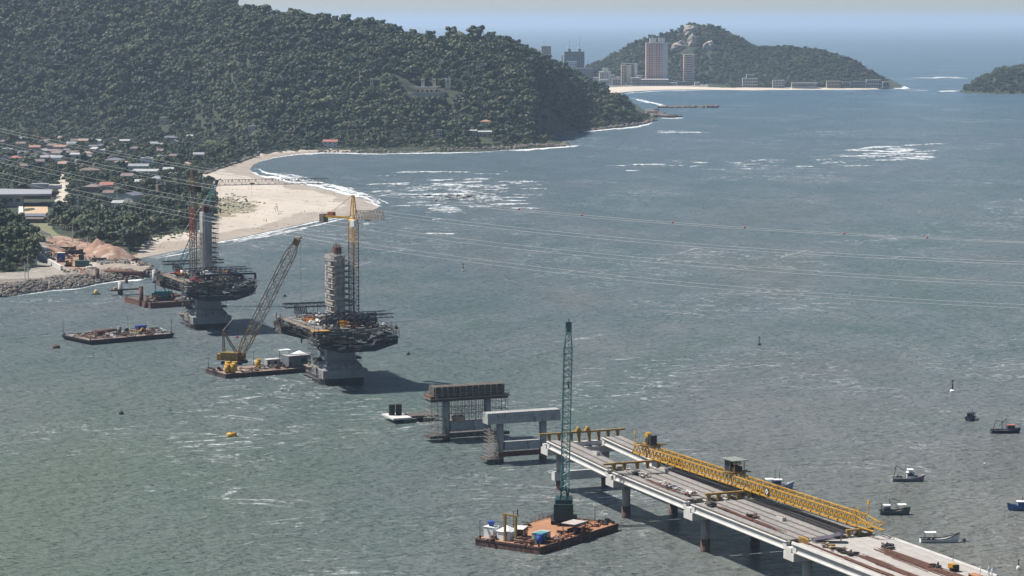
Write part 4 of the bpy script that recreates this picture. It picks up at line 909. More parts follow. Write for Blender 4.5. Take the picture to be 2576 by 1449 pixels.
bundle(170, 205, -7.5, .9, 22, 'thin rebar along the left edge between the second and third yellow frames', 4)
bundle(136, 158, -8.3, .7, 16, 'short rebar bundle on the farthest fully slabbed span', 5)
def pile(s, t, label, mats, seed, n=9, r=1.6, cat='debris'):
    g = random.Random(seed); th = thing('timber_pile', label, cat, deck_pt(s, t), B_ANG + g.uniform(-.5, .5))
    for k, mt in enumerate(mats):
        m = MB()
        for q in range(n):
            c = (g.uniform(-r, r), g.uniform(-r * .6, r * .6), g.uniform(.1, .8)); m.box(c, (g.uniform(.4, 1.8), g.uniform(.15, .7), g.uniform(.12, .5)), g.uniform(0, 3.1))
        m.build(('planks', 'blocks', 'sheets')[k], mt, th, kind='stuff')
for s, t, lab, mats in ((221.5, -6.4, 'olive heap of crates and timber nearest the purple tarpaulin', (TIMBER, OLIVE)), (225.5, -6.2, 'second heap of brown timber along the left of the finished span', (TIMBER, FORM)), (229.5, -5.9, 'third heap with a dark drum on the finished span', (FORM, DARK)), (226.5, 5.0, 'dark heap at the head of the longest rebar bundle', (DARK, FORM)),
    (130.5, -7.0, 'dark rubble heap at the start of the fully slabbed deck', (DARK, TIMBER)), (134, -6.6, 'pale rubble right of the dark heap near the first yellow frame', (TIMBER, CONC)), (146, -7.2, 'white bags and timber half way along the first slabbed span', (WHITE, TIMBER)), (151, -7.4, 'dark timber heap beyond the white bags', (DARK, WHITE)),
    (158, -6.8, 'white and rust scraps near the second cap', (WHITE, RUST)), (187, -5.6, 'tangle of rust scraps on the middle slabbed span', (FORM, RUST)), (246.5, 3.8, 'rusty coil heap at the near end of the longest rebar', (RUST, DARK)), (211, 5.8, 'tangle of silver and dark steel under the gantry at the third cap', (GALV, DARK)), (172, -8.2, 'dark scraps just past the second cap', (FORM, DARK))):
    pile(s, t, lab, mats, int(s * 7 + t * 3))
for s, t, lab in ((105, -6.4, 'concrete block lying on the narrow far left deck strip'), (129, .8, 'concrete block lying under the first yellow frame'), (192.5, -1.6, 'pale concrete block alone on the middle slabbed span')):
    th = thing('concrete_block', lab, 'block', deck_pt(s, t), B_ANG + .3); MB().prism([(-1.1, -.5), (1.0, -.55), (1.1, .5), (-1.0, .55)], 0, .85).build('block', CONC, th); MB().bx(-.7, .7, -.3, .3, .86, .98).build('strap', TIMBER, th)
th = thing('tarpaulin', 'purple tarpaulin draped on a leaning frame at the start of the finished span', 'tarpaulin', deck_pt(216.5, -3.6), B_ANG + 1.1)
PURP = pm('purple_tarp', (.085, .072, .10), (.05, .043, .06), .8, .8, bump=.1, bscale=2)
v = []; f = []
for i in range(13):
    for j in range(9):
        u, w_ = i / 12, j / 8; v.append((u * 6 - 3, w_ * 3 - 1.5, .5 + 1.6 * u * (1 - .25 * (2 * w_ - 1) ** 2) + .18 * math.sin(9 * u + 5 * w_) * math.sin(7 * w_)))
for i in range(12):
    for j in range(8): a = i * 9 + j; f.append((a, a + 9, a + 10, a + 1))
ob = MB().add(v, f).build('sheet', PURP, th, True); md = ob.modifiers.new('thick', 'SOLIDIFY'); md.thickness = .06
fr = MB()
for x, y in ((-3, -1.4), (-3, 1.4), (2.8, -1.4), (2.8, 1.4)): fr.bar((x, y, 0), (x, y, 1.9 if x > 0 else .5), .12)
fr.bar((-3.2, -1.5, .3), (1.5, -2.6, .1), .12); fr.build('frame', GALV, th)
th = thing('edge_guard', 'short amber guard rail set on the left edge by the tarpaulin', 'guard rail', deck_pt(213.5, -8.4), B_ANG + .0)
MB().bx(-.2, 4.4, -.5, .5, 0, .14).build('base', RUST, th)
for k in range(9): MB().bx(k * .5, k * .5 + .12, -.4, -.28, .14, 1.1).build('baluster', YEL_B, th)
MB().bx(-.1, 4.3, -.44, -.24, 1.1, 1.25).build('rail', YEL_B, th)

# yellow support frames standing across the caps
def sframe(s, t0, t1, zb, zt, legs, label, mat=OLIVE, rollers=()):
    th = thing('support_frame', label, 'frame', BR(s, 0, 0), B_ANG, 'yellow frames across the caps')
    zt += .35; MB().bx(-.4, .4, t0, t1, zt - .42, zt).build('beam', mat, th)
    for t in legs:
        MB().prism([(-.32, t - .42), (.32, t - .42), (.32, t + .42), (-.32, t + .42)], zb, zb + .15).build('leg_plate', mat, th)
        MB().sweepx([(t - .27, zb + .15), (t + .27, zb + .15), (t + .45, zt - .42), (t - .45, zt - .42)], -.32, .32).build('leg', mat, th)
    for t in rollers:
        r = MB().bx(-.6, .6, t - .7, t + .7, zt, zt + .5).build('roller', YEL, th); MB().tube((-.7, t, zt + .7), (.7, t, zt + .7), .36, n=12).build('wheel', OLIVE, r)
z = zd(82.8) - 1.0; sframe(82.4, -12.2, 12.0, z, zd(82.8) + 1.35, (-9.4, -6.6, -3.2, -1.0, 1.9, 4.6, 7.3, 10.0), 'farthest yellow frame, longest, on the first girder cap', rollers=(-1.2, 1.4))
sframe(123.2, -12.6, 9.5, zd(123) + .15, zd(123) + 1.65, (-9.8, -7.0, -3.6, -.8, 2.2, 5.2, 8.2), 'second yellow frame, where the full deck begins')
sframe(165.6, -6.6, 9.8, zd(165) + .15, zd(165) + 1.5, (-5.6, -3.1, -.4, 2.0, 4.8, 7.6), 'third yellow frame, short, in the middle of the deck')
sframe(212.8, 3.0, 9.5, zd(213) + .15, zd(213) + 1.3, (3.6, 6.2, 8.8), 'nearest yellow frame under the end of the gantry')

# ---------------------------------------------------------------- launching gantry
g0, g1 = BR(112.4, .4, 13.85), BR(211.5, 6.2, 13.35)
gd = g1 - g0; GL = gd.length
gan = thing('launching_gantry', 'long amber yellow lattice launching gantry lying along the deck', 'gantry', g0, math.atan2(gd.y, gd.x)); gan.rotation_euler[1] = math.asin(-gd.z / GL)
NB = 56; bay = GL / NB; GH, GW = 2.45, 2.7
for y in (0, GW):
    MB().bx(0, GL, y - .17, y + .17, 0, .34).build('bottom_chord', YEL_B, gan); MB().bx(0, GL, y - .15, y + .15, GH - .26, GH).build('top_chord', YEL, gan)
dg = [MB().bar((0, 0, .34), (bay / 2, 0, GH - .26), .20).mesh('diagonal', YEL), MB().bar((bay / 2, 0, GH - .26), (bay, 0, .34), .20).mesh('diagonal', YEL)]
for k in range(NB):
    for q in (0, 1): obj('diagonal', dg[q], gan, loc=(k * bay, 0, 0))
    for q in (0, 1): obj('diagonal', dg[q], gan, loc=(k * bay, GW, 0))
cross = MB().bar((0, .15, GH - .15), (0, GW - .15, GH - .15), .14).mesh('cross_strut', YEL)
for k in range(0, NB + 1, 2): obj('cross_strut', cross, gan, loc=(k * bay, 0, 0))
m = MB()
for k in range(0, NB, 2): m.bar((k * bay, .15, .2), ((k + 2) * bay, GW - .15, .2), .1); m.bar((k * bay, .15, GH - .1), ((k + 2) * bay, GW - .15, GH - .1), .09)
m.build('plan_bracing', OLIVE, gan, kind='stuff')
vert = MB().bx(-.09, .09, -.2, .2, -.12, .42).mesh('bracket', YEL)
for k in range(0, NB, 2): obj('bracket', vert, gan, loc=(k * bay, -.2, 0))
# nose at the near end
nm = MB()
for y in (0, GW):
    nm.bar((GL, y, .17), (GL + 6.5, y, .17), .22); nm.bar((GL, y, GH - .2), (GL + 5.0, y, GH - .9), .18); nm.bar((GL, y, .2), (GL + 2.4, y, GH - .5), .16); nm.bar((GL + 2.4, y, GH - .5), (GL + 4, y, .2), .16); nm.bar((GL + 4, y, .2), (GL + 6.5, y, 2.0), .16)
nm.bar((GL + 6.5, 0, 2.0), (GL + 6.5, GW, 2.0), .15); nm.bar((GL + 6.5, 0, .2), (GL + 6.5, GW, .2), .15); nm.bar((GL + 6.5, 0, 2), (GL + 5, 0, GH - .9), .15); nm.bar((GL + 6.5, GW, 2), (GL + 5, GW, GH - .9), .15)
nm.build('nose_frame', YEL_B, gan)
MB().bar((GL - 1.5, 0, GH), (GL + .2, 0, GH + 1.7), .18).bar((GL + .2, 0, GH + 1.7), (GL + 1.6, 0, GH), .18).build('a_frame', YEL_B, gan)
MB().bar((GL + .4, GW, GH), (GL + .4, GW, GH + 2.2), .16).box((GL + .4, GW, GH + 2.6), (.7, .15, .8)).build('marker', YEL_B, gan)
ml = MB().bar((.8, 0, GH), (.8, 0, GH + 2.3), .14).box((.8, 0, GH + 2.8), (.6, .15, .9)); ml.build('marker', YEL_B, gan)
bp = MB().bx(62.6, 64.3, -.30, -.26, .5, 2.1).build('plate', DARK, gan)
MB().add([(63.45, -.32, .62), (64.1, -.32, 1.3), (63.45, -.32, 1.98), (62.8, -.32, 1.3)], [(0, 1, 2, 3)]).build('diamond_sign', WHITE, bp)
MB().add([(63.45, -.335, .98), (63.75, -.335, 1.3), (63.45, -.335, 1.62), (63.15, -.335, 1.3)], [(0, 1, 2, 3)]).build('diamond_sign', DARK, bp)
def winch(x, label, big):
    q = gan.matrix_basis @ Vector((x, GW / 2, GH))
    th = thing('winch_trolley', label, 'winch', q, gan.rotation_euler[2])
    MB().bx(-1.9, 1.9, -2.0, -1.6, .0, .34).bx(-1.9, 1.9, 1.6, 2.0, .0, .34).build('runner', OLIVE, th); MB().bx(-.3, .3, -3.2, 3.4, .34, .6).bx(1.2, 1.6, -3.0, 3.6, .34, .6).build('cross_beam', OLIVE, th)
    if big:
        MB().bx(-2.4, -.2, -1.2, 1.2, .6, 3.0).build('cabin', NAVY, th); MB().prism([(-3.0, -2.0), (2.6, -2.0), (2.6, 2.0), (-3.0, 2.0)], 3.3, 3.45).build('canopy', pm('corrugated', (.20, .22, .20), (.13, .145, .13), 1, .7), th)
        for x_, y_ in ((.2, -1.3), (2.2, -1.3), (.2, 1.3), (2.2, 1.3)): MB().bar((x_, y_, .6), (x_, y_, 3.3), .14).build('post', OLIVE, th)
        MB().tube((1.2, -1.1, 1.3), (1.2, 1.1, 1.3), .6, n=14).build('drum', DARK, th)
        for y_ in (-.7, .1, .8): MB().ball((1.2, y_, 2.6), .38).build('sheave', pm('dusty_yellow', (.55, .45, .28), (.4, .32, .2), 1, .7), th)
    else:
        MB().tube((.3, -1.1, 1.5), (.3, 1.1, 1.5), .85, n=14).build('drum', DARK, th); MB().bx(-1.3, -.4, -.8, .8, .6, 1.5).build('motor', YEL, th)
        MB().tube((-1.1, -.5, 2.6), (-1.1, .6, 2.6), .75, n=14).build('sheave', YEL_B, th); MB().bar((-1.2, -.6, .6), (-1.1, -.5, 2.6), .25).bar((-1.2, .7, .6), (-1.1, .6, 2.6), .25).build('frame', YEL, th)
        MB().bx(.9, 1.8, -.9, .9, .6, 2.9).build('cabin', DARK, th)
winch(6.2, 'yellow and black winch at the far end of the gantry', False)
winch(46.5, 'winch cabin under a dark sheet canopy half way along the gantry', True)

# ================================================================ THE TWO LONE PIERS
def scaffold(m, x0, x1, y0, y1, z0, z1, dx, dz, r=.09, diag=.5, g=None):
    g = g or random.Random(1); xs = np.linspace(x0, x1, max(2, int(round((x1 - x0) / dx)) + 1)); ys = np.linspace(y0, y1, max(2, int(round((y1 - y0) / dx)) + 1)); zs = np.arange(z0 + dz, z1 + .01, dz)
    for x in xs:
        for y in ys: m.rod((x, y, z0), (x, y, z1 + g.uniform(0, .5)), r)
    for z in zs:
        for x in xs: m.rod((x, y0, z), (x, y1, z), r * .85)
        for y in ys: m.rod((x0, y, z), (x1, y, z), r * .85)
        for y in ys[:-1]:
            if g.random() < diag: m.rod((x1, y, z - dz), (x1, ys[list(ys).index(y) + 1], z), r * .8)
    return m
SCAF = pm('scaffold_tube', (.30, .285, .26), (.17, .155, .14), .7, .6, metal=.2, c3=(.16, .10, .07))
pb = thing('bridge_pier', 'bare finished pier with a wide grey cap, no girders on it yet', 'pier', BR(40, .6, 0), B_ANG)
zc_ = zd(40) - 1.0; MB().bx(-1.9, 1.9, -10.7, 10.9, zc_ - 3.0, zc_ - 1.35).build('pier_cap', CONC_D, pb); MB().bx(-1.75, 1.75, -10.7, 10.9, zc_ - 1.35, zc_).build('cap_stem', CONC_D, pb)
for k in range(6): MB().bx(1.76, 2.2, -8.6 + k * 2.9, -7.9 + k * 2.9, zc_ - 1.35, zc_ - 1.2).build('bearing_pad', CONC, pb)
for t in TC: column(pb, 0, t, zc_ - 3.02, 1.06, 1.0)
MB().bx(-1, 1, -5.3, 5.3, 3.4, 5.7).build('tie_beam', CONC_D, pb); MB().bx(-1.2, 1.2, -7.5, 7.3, 1.7, 2.8).build('steel_beam', RUST, pb)
th = thing('scaffold', 'light scaffold tower hugging the left column of the bare pier', 'scaffold', BR(40, .6, 0), B_ANG)
scaffold(MB(), -2.2, 2.2, -10.2, -7.7, .2, 9.6, 1.0, 1.0, .10, .8).build('tubes', SCAF, th, kind='stuff')
MB().bx(-2.6, 2.6, -11.2, -7.5, .9, 1.5).build('platform', FORM, th)
pa = thing('bridge_pier', 'pier wrapped in scaffolding with dark formwork round its cap', 'pier', BR(0, .2, 0), B_ANG)
for t in TC: column(pa, 0, t, 12.3, 1.06, 1.6)
MB().bx(-1.1, 1.1, -5.3, 5.3, 2.6, 5.6).build('tie_beam', CONC_D, pa)
th = thing('formwork', 'long dark timber formwork box on top of the scaffolded pier', 'formwork', BR(0, .2, 0), B_ANG)
MB().bx(-2.1, 2.1, -10.9, 10.9, 13.1, 15.9).build('box', FORM, th); MB().bx(-2.7, 2.7, -12.2, 12.4, 12.35, 12.75).build('deck', TIMBER, th)
for k in range(12): MB().bx(2.1, 2.35, -10.6 + k * 1.9, -10.4 + k * 1.9, 12.8, 15.95).build('waler', TIMBER, th)
m = MB()
for x in (-2.6, 2.6): 
    for k in range(14): m.bar((x, -12 + k * 1.85, 12.7), (x, -12 + k * 1.85, 14), .09)
    m.bar((x, -12, 13.9), (x, 12.2, 13.9), .08); m.bar((x, -12, 13.3), (x, 12.2, 13.3), .07)
m.build('guard_rail', SCAF, th); MB().bx(-2.5, 2.5, -12.2, -11, 12.75, 13.4).build('clutter', RUST, th); MB().bx(-2.0, 2.3, -12.0, 12.0, 11.7, 12.2).build('bearers', DARK, th)
th = thing('scaffold', 'dense scaffold curtain between the columns of the formwork topped pier', 'scaffold', BR(0, .2, 0), B_ANG)
sm = MB(); scaffold(sm, -2.2, 2.2, -5.0, 5.0, 5.7, 11.7, 1.7, 2.0, .13, .5); scaffold(sm, -2.2, 2.2, 7.9, 12.0, 2.6, 11.7, 1.9, 2.0, .12, .5); scaffold(sm, -2.4, 2.2, -12, -7.7, 1.2, 11.7, 1.9, 2.0, .12, .5)
sm.build('tubes', SCAF, th, kind='stuff'); sm = MB(); scaffold(sm, -1.6, 1.6, -4.3, 4.3, 5.7, 11.7, 2.4, 3.0, .15, .2); scaffold(sm, -1.6, 1.6, 8.5, 11.4, 2.6, 11.7, 2.4, 3.0, .13, .2); scaffold(sm, -1.7, 1.6, -11.4, -8.3, 1.2, 11.7, 2.4, 3.0, .13, .2); sm.build('props', DARK, th, kind='stuff'); MB().bx(-2.8, 2.9, -12.4, 12.2, 1.1, 1.9).build('platform', FORM, th); MB().bx(-1.5, 2.6, -4.5, -1.5, 5.7, 7.1).build('clutter', TIMBER, th)
for k in range(8): MB().bx(2.9, 3.9, -5 + k * 1.9, -4.7 + k * 1.9, 1.7, 2.0).build('bracket', TIMBER, th)
# work platform beside it
wp = W(1030, 1046, 1.4)
th = thing('work_platform', 'small piled work platform with two black tanks left of the scaffolded pier', 'platform', (wp.x, wp.y, 0), B_ANG)
MB().bx(-5.5, 5.0, -7, -1, 1.2, 1.7).build('deck', CONC, th); MB().bx(-3, 4, -1, 8, 1.3, 1.9).build('gangway', FORM, th); MB().bx(-1.8, .8, -4.4, -2.2, -2, 1.2).build('pile', DARK, th); MB().bx(-2, 0, 3, 4.4, -2, 1.3).build('pile', DARK, th)
for y in (-5.1, -2.9): MB().tube((-1.5, y, 1.7), (-1.5, y, 4.9), .95, n=14).build('tank', BLACK, th)

# ================================================================ THE TWO PYLONS
ARMC = pm('arm_concrete', (.20, .20, .195), (.12, .12, .12), .25, .85, c3=(.07, .068, .066))
SHAFTC = pm('shaft_concrete', (.24, .245, .25), (.17, .175, .18), .25, .85, stretch=(1, 1, .3), c3=(.13, .13, .13))
def pylon(s0, t0, label, tower_top, seed):
    g = random.Random(seed)
    th = thing('bridge_pylon', label, 'pylon', BR(s0, t0, 0), B_ANG)
    FOOTM = CONC_D
    MB().bx(-6.8, 6.8, -6.8, 6.8, -3, 2.4).build('skirt', DARK, th)  # dark colour puts the shade under the pile cap into the skirt
    MB().bx(-8, 8, -7.8, 7.8, 2.3, 5.1).build('pile_cap', SHAFTC, th)
    MB().prism([(-7, -6.3), (7, -6.3), (7, 6.3), (-7, 6.3)], 5.1, 6.2).build('plinth', SHAFTC, th)
    up = MB(); a = [(-7, -6.3), (7, -6.3), (7, 6.3), (-7, 6.3)]; b = [(-5, -5.3), (5, -5.3), (5, 5.3), (-5, 5.3)]
    up.add([(x, y, 6.2) for x, y in a] + [(x, y, 7.6) for x, y in b], [(4, 5, 6, 7), (0, 1, 5, 4), (1, 2, 6, 5), (2, 3, 7, 6), (3, 0, 4, 7)]).build('plinth', SHAFTC, th)
    v = []; zs = [7.6, 8.6, 10.5, 13, 15.6]; ws = [(4.2, 5.5), (3.9, 5.1), (3.6, 4.85), (3.6, 4.9), (4.0, 5.4)]; f = []
    for z, (sx, sy) in zip(zs, ws): v += [(-sx, -sy, z), (sx, -sy, z), (sx, sy, z), (-sx, sy, z)]
    for i in range(4):
        for k in range(4): f.append((i * 4 + k, i * 4 + (k + 1) % 4, i * 4 + 4 + (k + 1) % 4, i * 4 + 4 + k))
    MB().add(v, f + [(3, 2, 1, 0), (16, 17, 18, 19)]).build('shaft', SHAFTC, th)
    # box girder arms: cross-section in (t, z), deeper at the pylon
    def sect(d): return [(-11, 20.0), (-11, 19.55), (-6.2, 18.6), (-5.2, 20 - d), (5.2, 20 - d), (6.2, 18.6), (11, 19.55), (11, 20.0)]
    for n, xs, ds in (('near_arm', (0, 6, 12, 17), (5.6, 5.2, 4.5, 4.0)), ('far_arm', (0, -6, -14, -22), (5.6, 5.2, 4.5, 4.0))):
        m = MB(); v = []; f = []
        for x, d in zip(xs, ds): v += [(x, y, z) for y, z in sect(d)]
        for i in range(3):
            for k in range(8): q = (i * 8 + k, i * 8 + (k + 1) % 8, i * 8 + 8 + (k + 1) % 8, i * 8 + 8 + k); f.append(q if n == 'near_arm' else q[::-1])
        e = tuple(range(24, 32)); f.append(e[::-1] if n == 'near_arm' else e)
        m.add(v, f).build(n, ARMC, th)
    # tower leg of four faces with recessed strips
    tw = MB().bx(-3.9, 3.9, -1.4, 1.4, 20, tower_top).build('tower', CONC_D, th)
    MB().bx(3.9, 4.05, -.5, .5, 20.5, tower_top - 1).bx(-1.6, 1.6, -1.52, -1.4, 20.5, tower_top - 1).build('rib', CONC_D, tw)
    z = 24.0
    while z < tower_top - 1:
        MB().bx(-3.95, 3.95, -1.45, 1.45, z, z + .12).build('pour_joint', SHAFTC, tw); z += 3.6
    m = MB()
    for k in range(26): x, y = g.uniform(-3.3, 3.3), g.uniform(-1.1, 1.1); m.bar((x, y, tower_top), (x, y, tower_top + g.uniform(1.6, 4.2)), .11)
    for z in (.8, 1.6, 2.4): m.bar((-3.4, -1.2, tower_top + z), (3.4, -1.2, tower_top + z), .1); m.bar((-3.4, 1.2, tower_top + z), (3.4, 1.2, tower_top + z), .1); m.bar((3.4, -1.2, tower_top + z), (3.4, 1.2, tower_top + z), .1)
    m.build('rebar_cage', RUST, tw, kind='stuff')
    MB().bx(-1.3, 1.3, -1.1, 1.1, tower_top + .3, tower_top + 2.4).build('jump_form', RUST, tw)
    return th
WHERE = ['left of the near arm', 'in the middle of the near arm', 'left of the tower front', 'left behind the tower front', 'left on the far arm', 'far left corner of the far arm', 'end of the far arm', 'right of the near arm middle', 'right of the tower front', 'near right corner', 'right behind the tower', 'just right of the tower foot', 'near left corner', 'near edge centre', 'near edge right', 'mid left edge', 'centre of the far arm', 'right edge beside the crane', 'left of the tower foot', 'far arm right side']
def pylon_dress(s0, t0, which, seed, ttop, dense):
    """scaffolds, form travellers and stores that stand on one pylon, each its own thing"""
    g = random.Random(seed); loc = BR(s0, t0, 0)
    th = thing('scaffold', 'scaffold cage climbing the tower of the %s pylon' % which, 'scaffold', loc, B_ANG); m = MB()
    scaffold(m, -5.0, -4.2, -2.4, 2.4, 20.2, ttop + (1.0 if dense else -3), 1.6, 1.9, .10, .5, g); scaffold(m, 4.2, 5.0, -2.6, 2.6, 20.2, ttop + (1.0 if dense else -9), 1.5 if dense else 2.2, 1.9, .10, .8, g)
    scaffold(m, -4.8, 4.8, -2.7, -1.8, 20.2, ttop + (1.2 if dense else -8), 1.4, 1.9, .10, .8 if dense else .3, g); scaffold(m, -3.4, 4.4, 1.9, 4.0, 20.2, ttop - 1, 1.7, 1.9, .11, .6, g)
    m.build('tubes', SCAF, th, kind='stuff'); z = 22.0
    brd = MB().bx(-3.3, 4.2, -.8, .8, 0, .1).mesh('board', TIMBER if not dense else GALV)
    while z < ttop - 1:
        obj('board', brd, th, loc=(0, 3.0, z))
        if dense: obj('board', brd, th, loc=(0, -2.25, z))
        z += 1.9
    if dense:        # pale nets added in uneven patches, standing in for sunlit scaffold
        m = MB(); SUNLIT_NET = pm('sunlit_net', (.37, .335, .29), (.25, .225, .20), .8, .95, rnd=.1)
        z = 20.6
        while z < ttop - .5:
            for x in (-4.7, -3.1, -1.5, .1, 1.7, 3.3):
                if g.random() < .5: m.bx(x, x + 1.5, -2.78, -2.73, z, z + g.uniform(.9, 1.75))
            for y in (-2.5, -1.0):
                if g.random() < .4: m.bx(5.06, 5.10, y, y + 1.45, z, z + g.uniform(.7, 1.7))
            z += 1.9
        m.build('net', SUNLIT_NET, th, kind='stuff')
    # travellers at both arm ends: hanging formwork and overhead trusses
    for nm, x, sg in (('near', 16.0, 1), ('far', -21.0, -1)):
        th = thing('form_traveller', '%s form traveller of the %s pylon, dark trusses over hanging formwork' % (nm, which), 'form traveller', loc, B_ANG)
        x0, x1 = (x, x + 5.0 * sg) if sg > 0 else (x - 5.0, x)
        pan = [(-14, 17.2), (-13.8, 14.8), (-6, 12.6), (6, 12.6), (13.8, 14.8), (14, 17.2), (11.6, 17.5), (6.3, 15.9), (5.3, 14.6), (-5.3, 14.6), (-6.3, 15.9), (-11.6, 17.5)]
        MB().sweepx(pan, x0 - 2.2 if sg > 0 else x0, x1 if sg > 0 else x1 + 2.2).build('soffit_form', FORM if sg < 0 else NAVY, th)
        m = MB()
        for y in (-13.4, -6.5, 0, 6.5, 13.4):
            for q in (x0 + .4, x1 - .4): m.bar((q, y, 16), (q, y, 24.4 if abs(y) < 10 else 21.5), .13)
        m.build('hanger', DARK, th, kind='stuff')
        for y in (-6.6, 6.6):
            m = MB(); L0, L1 = (x - 9 * sg, x + 6.0 * sg); p, q = (L0, y, 20.9), (L1, y, 20.9); n = 7
            m.bar(p, q, .38); m.bar((L0 + 1.5 * sg, y, 23.6), (L1 - 1.8 * sg, y, 23.6), .34)
            for k in range(n):
                xa = L0 + (L1 - L0) * k / n; xb = L0 + (L1 - L0) * (k + 1) / n; xm = (xa + xb) / 2; m.bar((xa, y, 20.9), (xm, y, 23.6), .2); m.bar((xm, y, 23.6), (xb, y, 20.9), .2)
            m.build('truss', NAVY, th)
        m = MB()
        for q in (x1 - .6 * sg, x - 3 * sg):
            m.lattice((q, -12.5, 24.2), (q, 12.5, 24.2), .9, 1.3, 12, .18, .12)
        m.build('cross_truss', NAVY, th)
        m = MB()
        for e in (-14.2, 14.2):
            for k in range(8): q = x0 - 3 * sg + k * (x1 - x0 + 3) / 7; m.bar((q, e, 17.2), (q, e, 20.3), .09)
            m.bar((x0 - 3, e, 20.2), (x1 + 1, e, 20.2), .09); m.bar((x0 - 3, e, 18.8), (x1 + 1, e, 18.8), .08); m.bar((x0 - 3, e * .97, 17.15), (x1 + 1, e * .97, 17.15), .5, .12)
        for k in range(15):
            y = -14.2 + k * 2.03; m.bar((x1 + .4 * sg, y, 16.6), (x1 + .4 * sg, y, 19.6), .09)
        m.bar((x1 + .4 * sg, -14.2, 19.5), (x1 + .4 * sg, 14.2, 19.5), .09); m.bar((x1 + .4 * sg, -14.2, 18.2), (x1 + .4 * sg, 14.2, 18.2), .09); m.bar((x1 + .3 * sg, -13.5, 16.6), (x1 + .3 * sg, 13.5, 16.6), .7, .14)
        m.build('walkway', SCAF if sg > 0 else FORM, th, kind='stuff')
        for mt, nq in ((DARK, 46), (FORM, 40), (GALV, 18), (TIMBER, 22)):       # loose panels, bearers and ties of the formwork
            m = MB()
            for q in range(nq):
                e = g.uniform(-13.4, 13.4); zb = 12.7 + max(0, abs(e) - 6) * .28; m.box(((x1 if sg > 0 else x0) + g.uniform(-.5, .9) * sg, e, g.uniform(max(zb + .3, 16.2), 20.0) if q % 5 else g.uniform(zb + .3, 16)), (g.uniform(.2, 1.6), g.uniform(.5, 3.2), g.uniform(.12, .5)), g.uniform(-.15, .15))
                if q % 2: m.box((g.uniform(x0 - 3, x1 + 1), g.choice((-1, 1)) * g.uniform(11.5, 14.2), g.uniform(15.6, 20.6)), (g.uniform(.5, 3.0), g.uniform(.15, .7), g.uniform(.12, .5)), g.uniform(-.2, .2))
            m.build('loose_panels', mt, th, kind='stuff')
    # timber walkways on both edges, with rails
    th = thing('edge_walkway', 'timber edge walkways round the deck of the %s pylon' % which, 'walkway', loc, B_ANG)
    for sg in (-1, 1):
        for k in range(9): MB().bx(-22 + k * 4.4, -22 + k * 4.4 + 4.2, sg * 11.1 if sg > 0 else -13.0, 13.0 if sg > 0 else -11.1, 19.4, 19.55).build('board', TIMBER, th)
        m = MB()
        for k in range(21): m.bar((-22 + k * 1.95, sg * 12.9, 19.5), (-22 + k * 1.95, sg * 12.9, 20.9), .08)
        m.bar((-22, sg * 12.9, 20.8), (17.5, sg * 12.9, 20.8), .08); m.bar((-22, sg * 12.9, 20.2), (17.5, sg * 12.9, 20.2), .07)
        for k in range(9): m.bar((-20 + k * 4.4, sg * 12.8, 19.4), (-20 + k * 4.4, sg * 7.2, 17.8), .14)
        m.build('rail', SCAF, th, kind='stuff'); m = MB()
        for k in range(30): q = g.uniform(-21, 15); m.box((q, sg * g.uniform(11.2, 13.4), g.uniform(16.8, 19.3)), (g.uniform(.6, 3.5), g.uniform(.1, .5), g.uniform(.1, .6)), g.uniform(-.1, .1))
        for k in range(16): q = -20 + k * 2.3; m.bar((q, sg * 11.6, 15.9), (q, sg * 11.6, 19.4), .12)
        m.bar((-20.5, sg * 11.6, 16), (15, sg * 11.6, 16), .5, .12); m.build('hanging_stage', DARK, th, kind='stuff')
    # stores heaped on the deck
    heap = [(RUST, 'rust steel'), (TIMBER, 'timber'), (WHITE, 'white bags'), (DARK, 'black plant'), (GALV, 'scaffold tubes'), (RED, 'red drums'), (YEL, 'yellow panels')]
    spots = [(8, -7), (11, -2), (3, -8.5), (-4, -8), (-9, -6.5), (-14, -8), (-18, -4), (13, 4), (8, 8), (14, 9), (-3, 8.5), (5, 5), (15, -8), (15.5, .5), (15.5, 6), (-1, -10), (-13, -1), (2, 9.6), (0, -5), (-15, 6)]
    for k, (x, y) in enumerate(spots):
        mt, nm = heap[(k * 3 + seed) % 7]
        t2 = thing('deck_stores', 'heap of %s, %s pylon deck, %s' % (nm, which, WHERE[k]), 'stores', BR(s0 + x, t0 + y, 20.02), B_ANG + g.uniform(0, 3)); m = MB()
        for q in range(16): m.box((g.uniform(-2.3, 2.3), g.uniform(-1.6, 1.6), g.uniform(.15, 1.6)), (g.uniform(.4, 2.4), g.uniform(.2, .7), g.uniform(.2, .7)), g.uniform(0, 3))
        m.build('pieces', mt, t2, kind='stuff')
        MB().bx(-1.6, 1.6, -1.1, 1.1, 0, .22).build('pallet', TIMBER, t2)
    # platform and stair scaffold at the foot, bracket struts under the deck
    th = thing('foot_scaffold', 'stair scaffold and brackets at the foot of the %s pylon' % which, 'scaffold', loc, B_ANG); m = MB()
    scaffold(m, -6.5, -4.2, -8.4, -5.6, 5.2, 17.5, 1.4, 1.9, .09, .9, g); scaffold(m, 1, 3.5, 5.4, 7.4, 6.5, 16.5, 1.6, 1.9, .10, .8, g); m.build('tubes', SCAF, th, kind='stuff')
    MB().bx(-8.4, -2, -9.4, -6.4, 5.12, 5.3).build('platform', TIMBER, th)
    for y0, y1 in ((-4.4, -7.6), (4.4, 7.6)):
        MB().bar((0, y0, 9), (0, y1, 12.6), .5).bar((0, y1, 12.6), (0, y0, 14.4), .5).build('strut', DARK, th); MB().bx(-2, 2, min(y0, y1) - .5, max(y0, y1), 7.7, 8.4).build('ledge', DARK, th)
    m = MB()
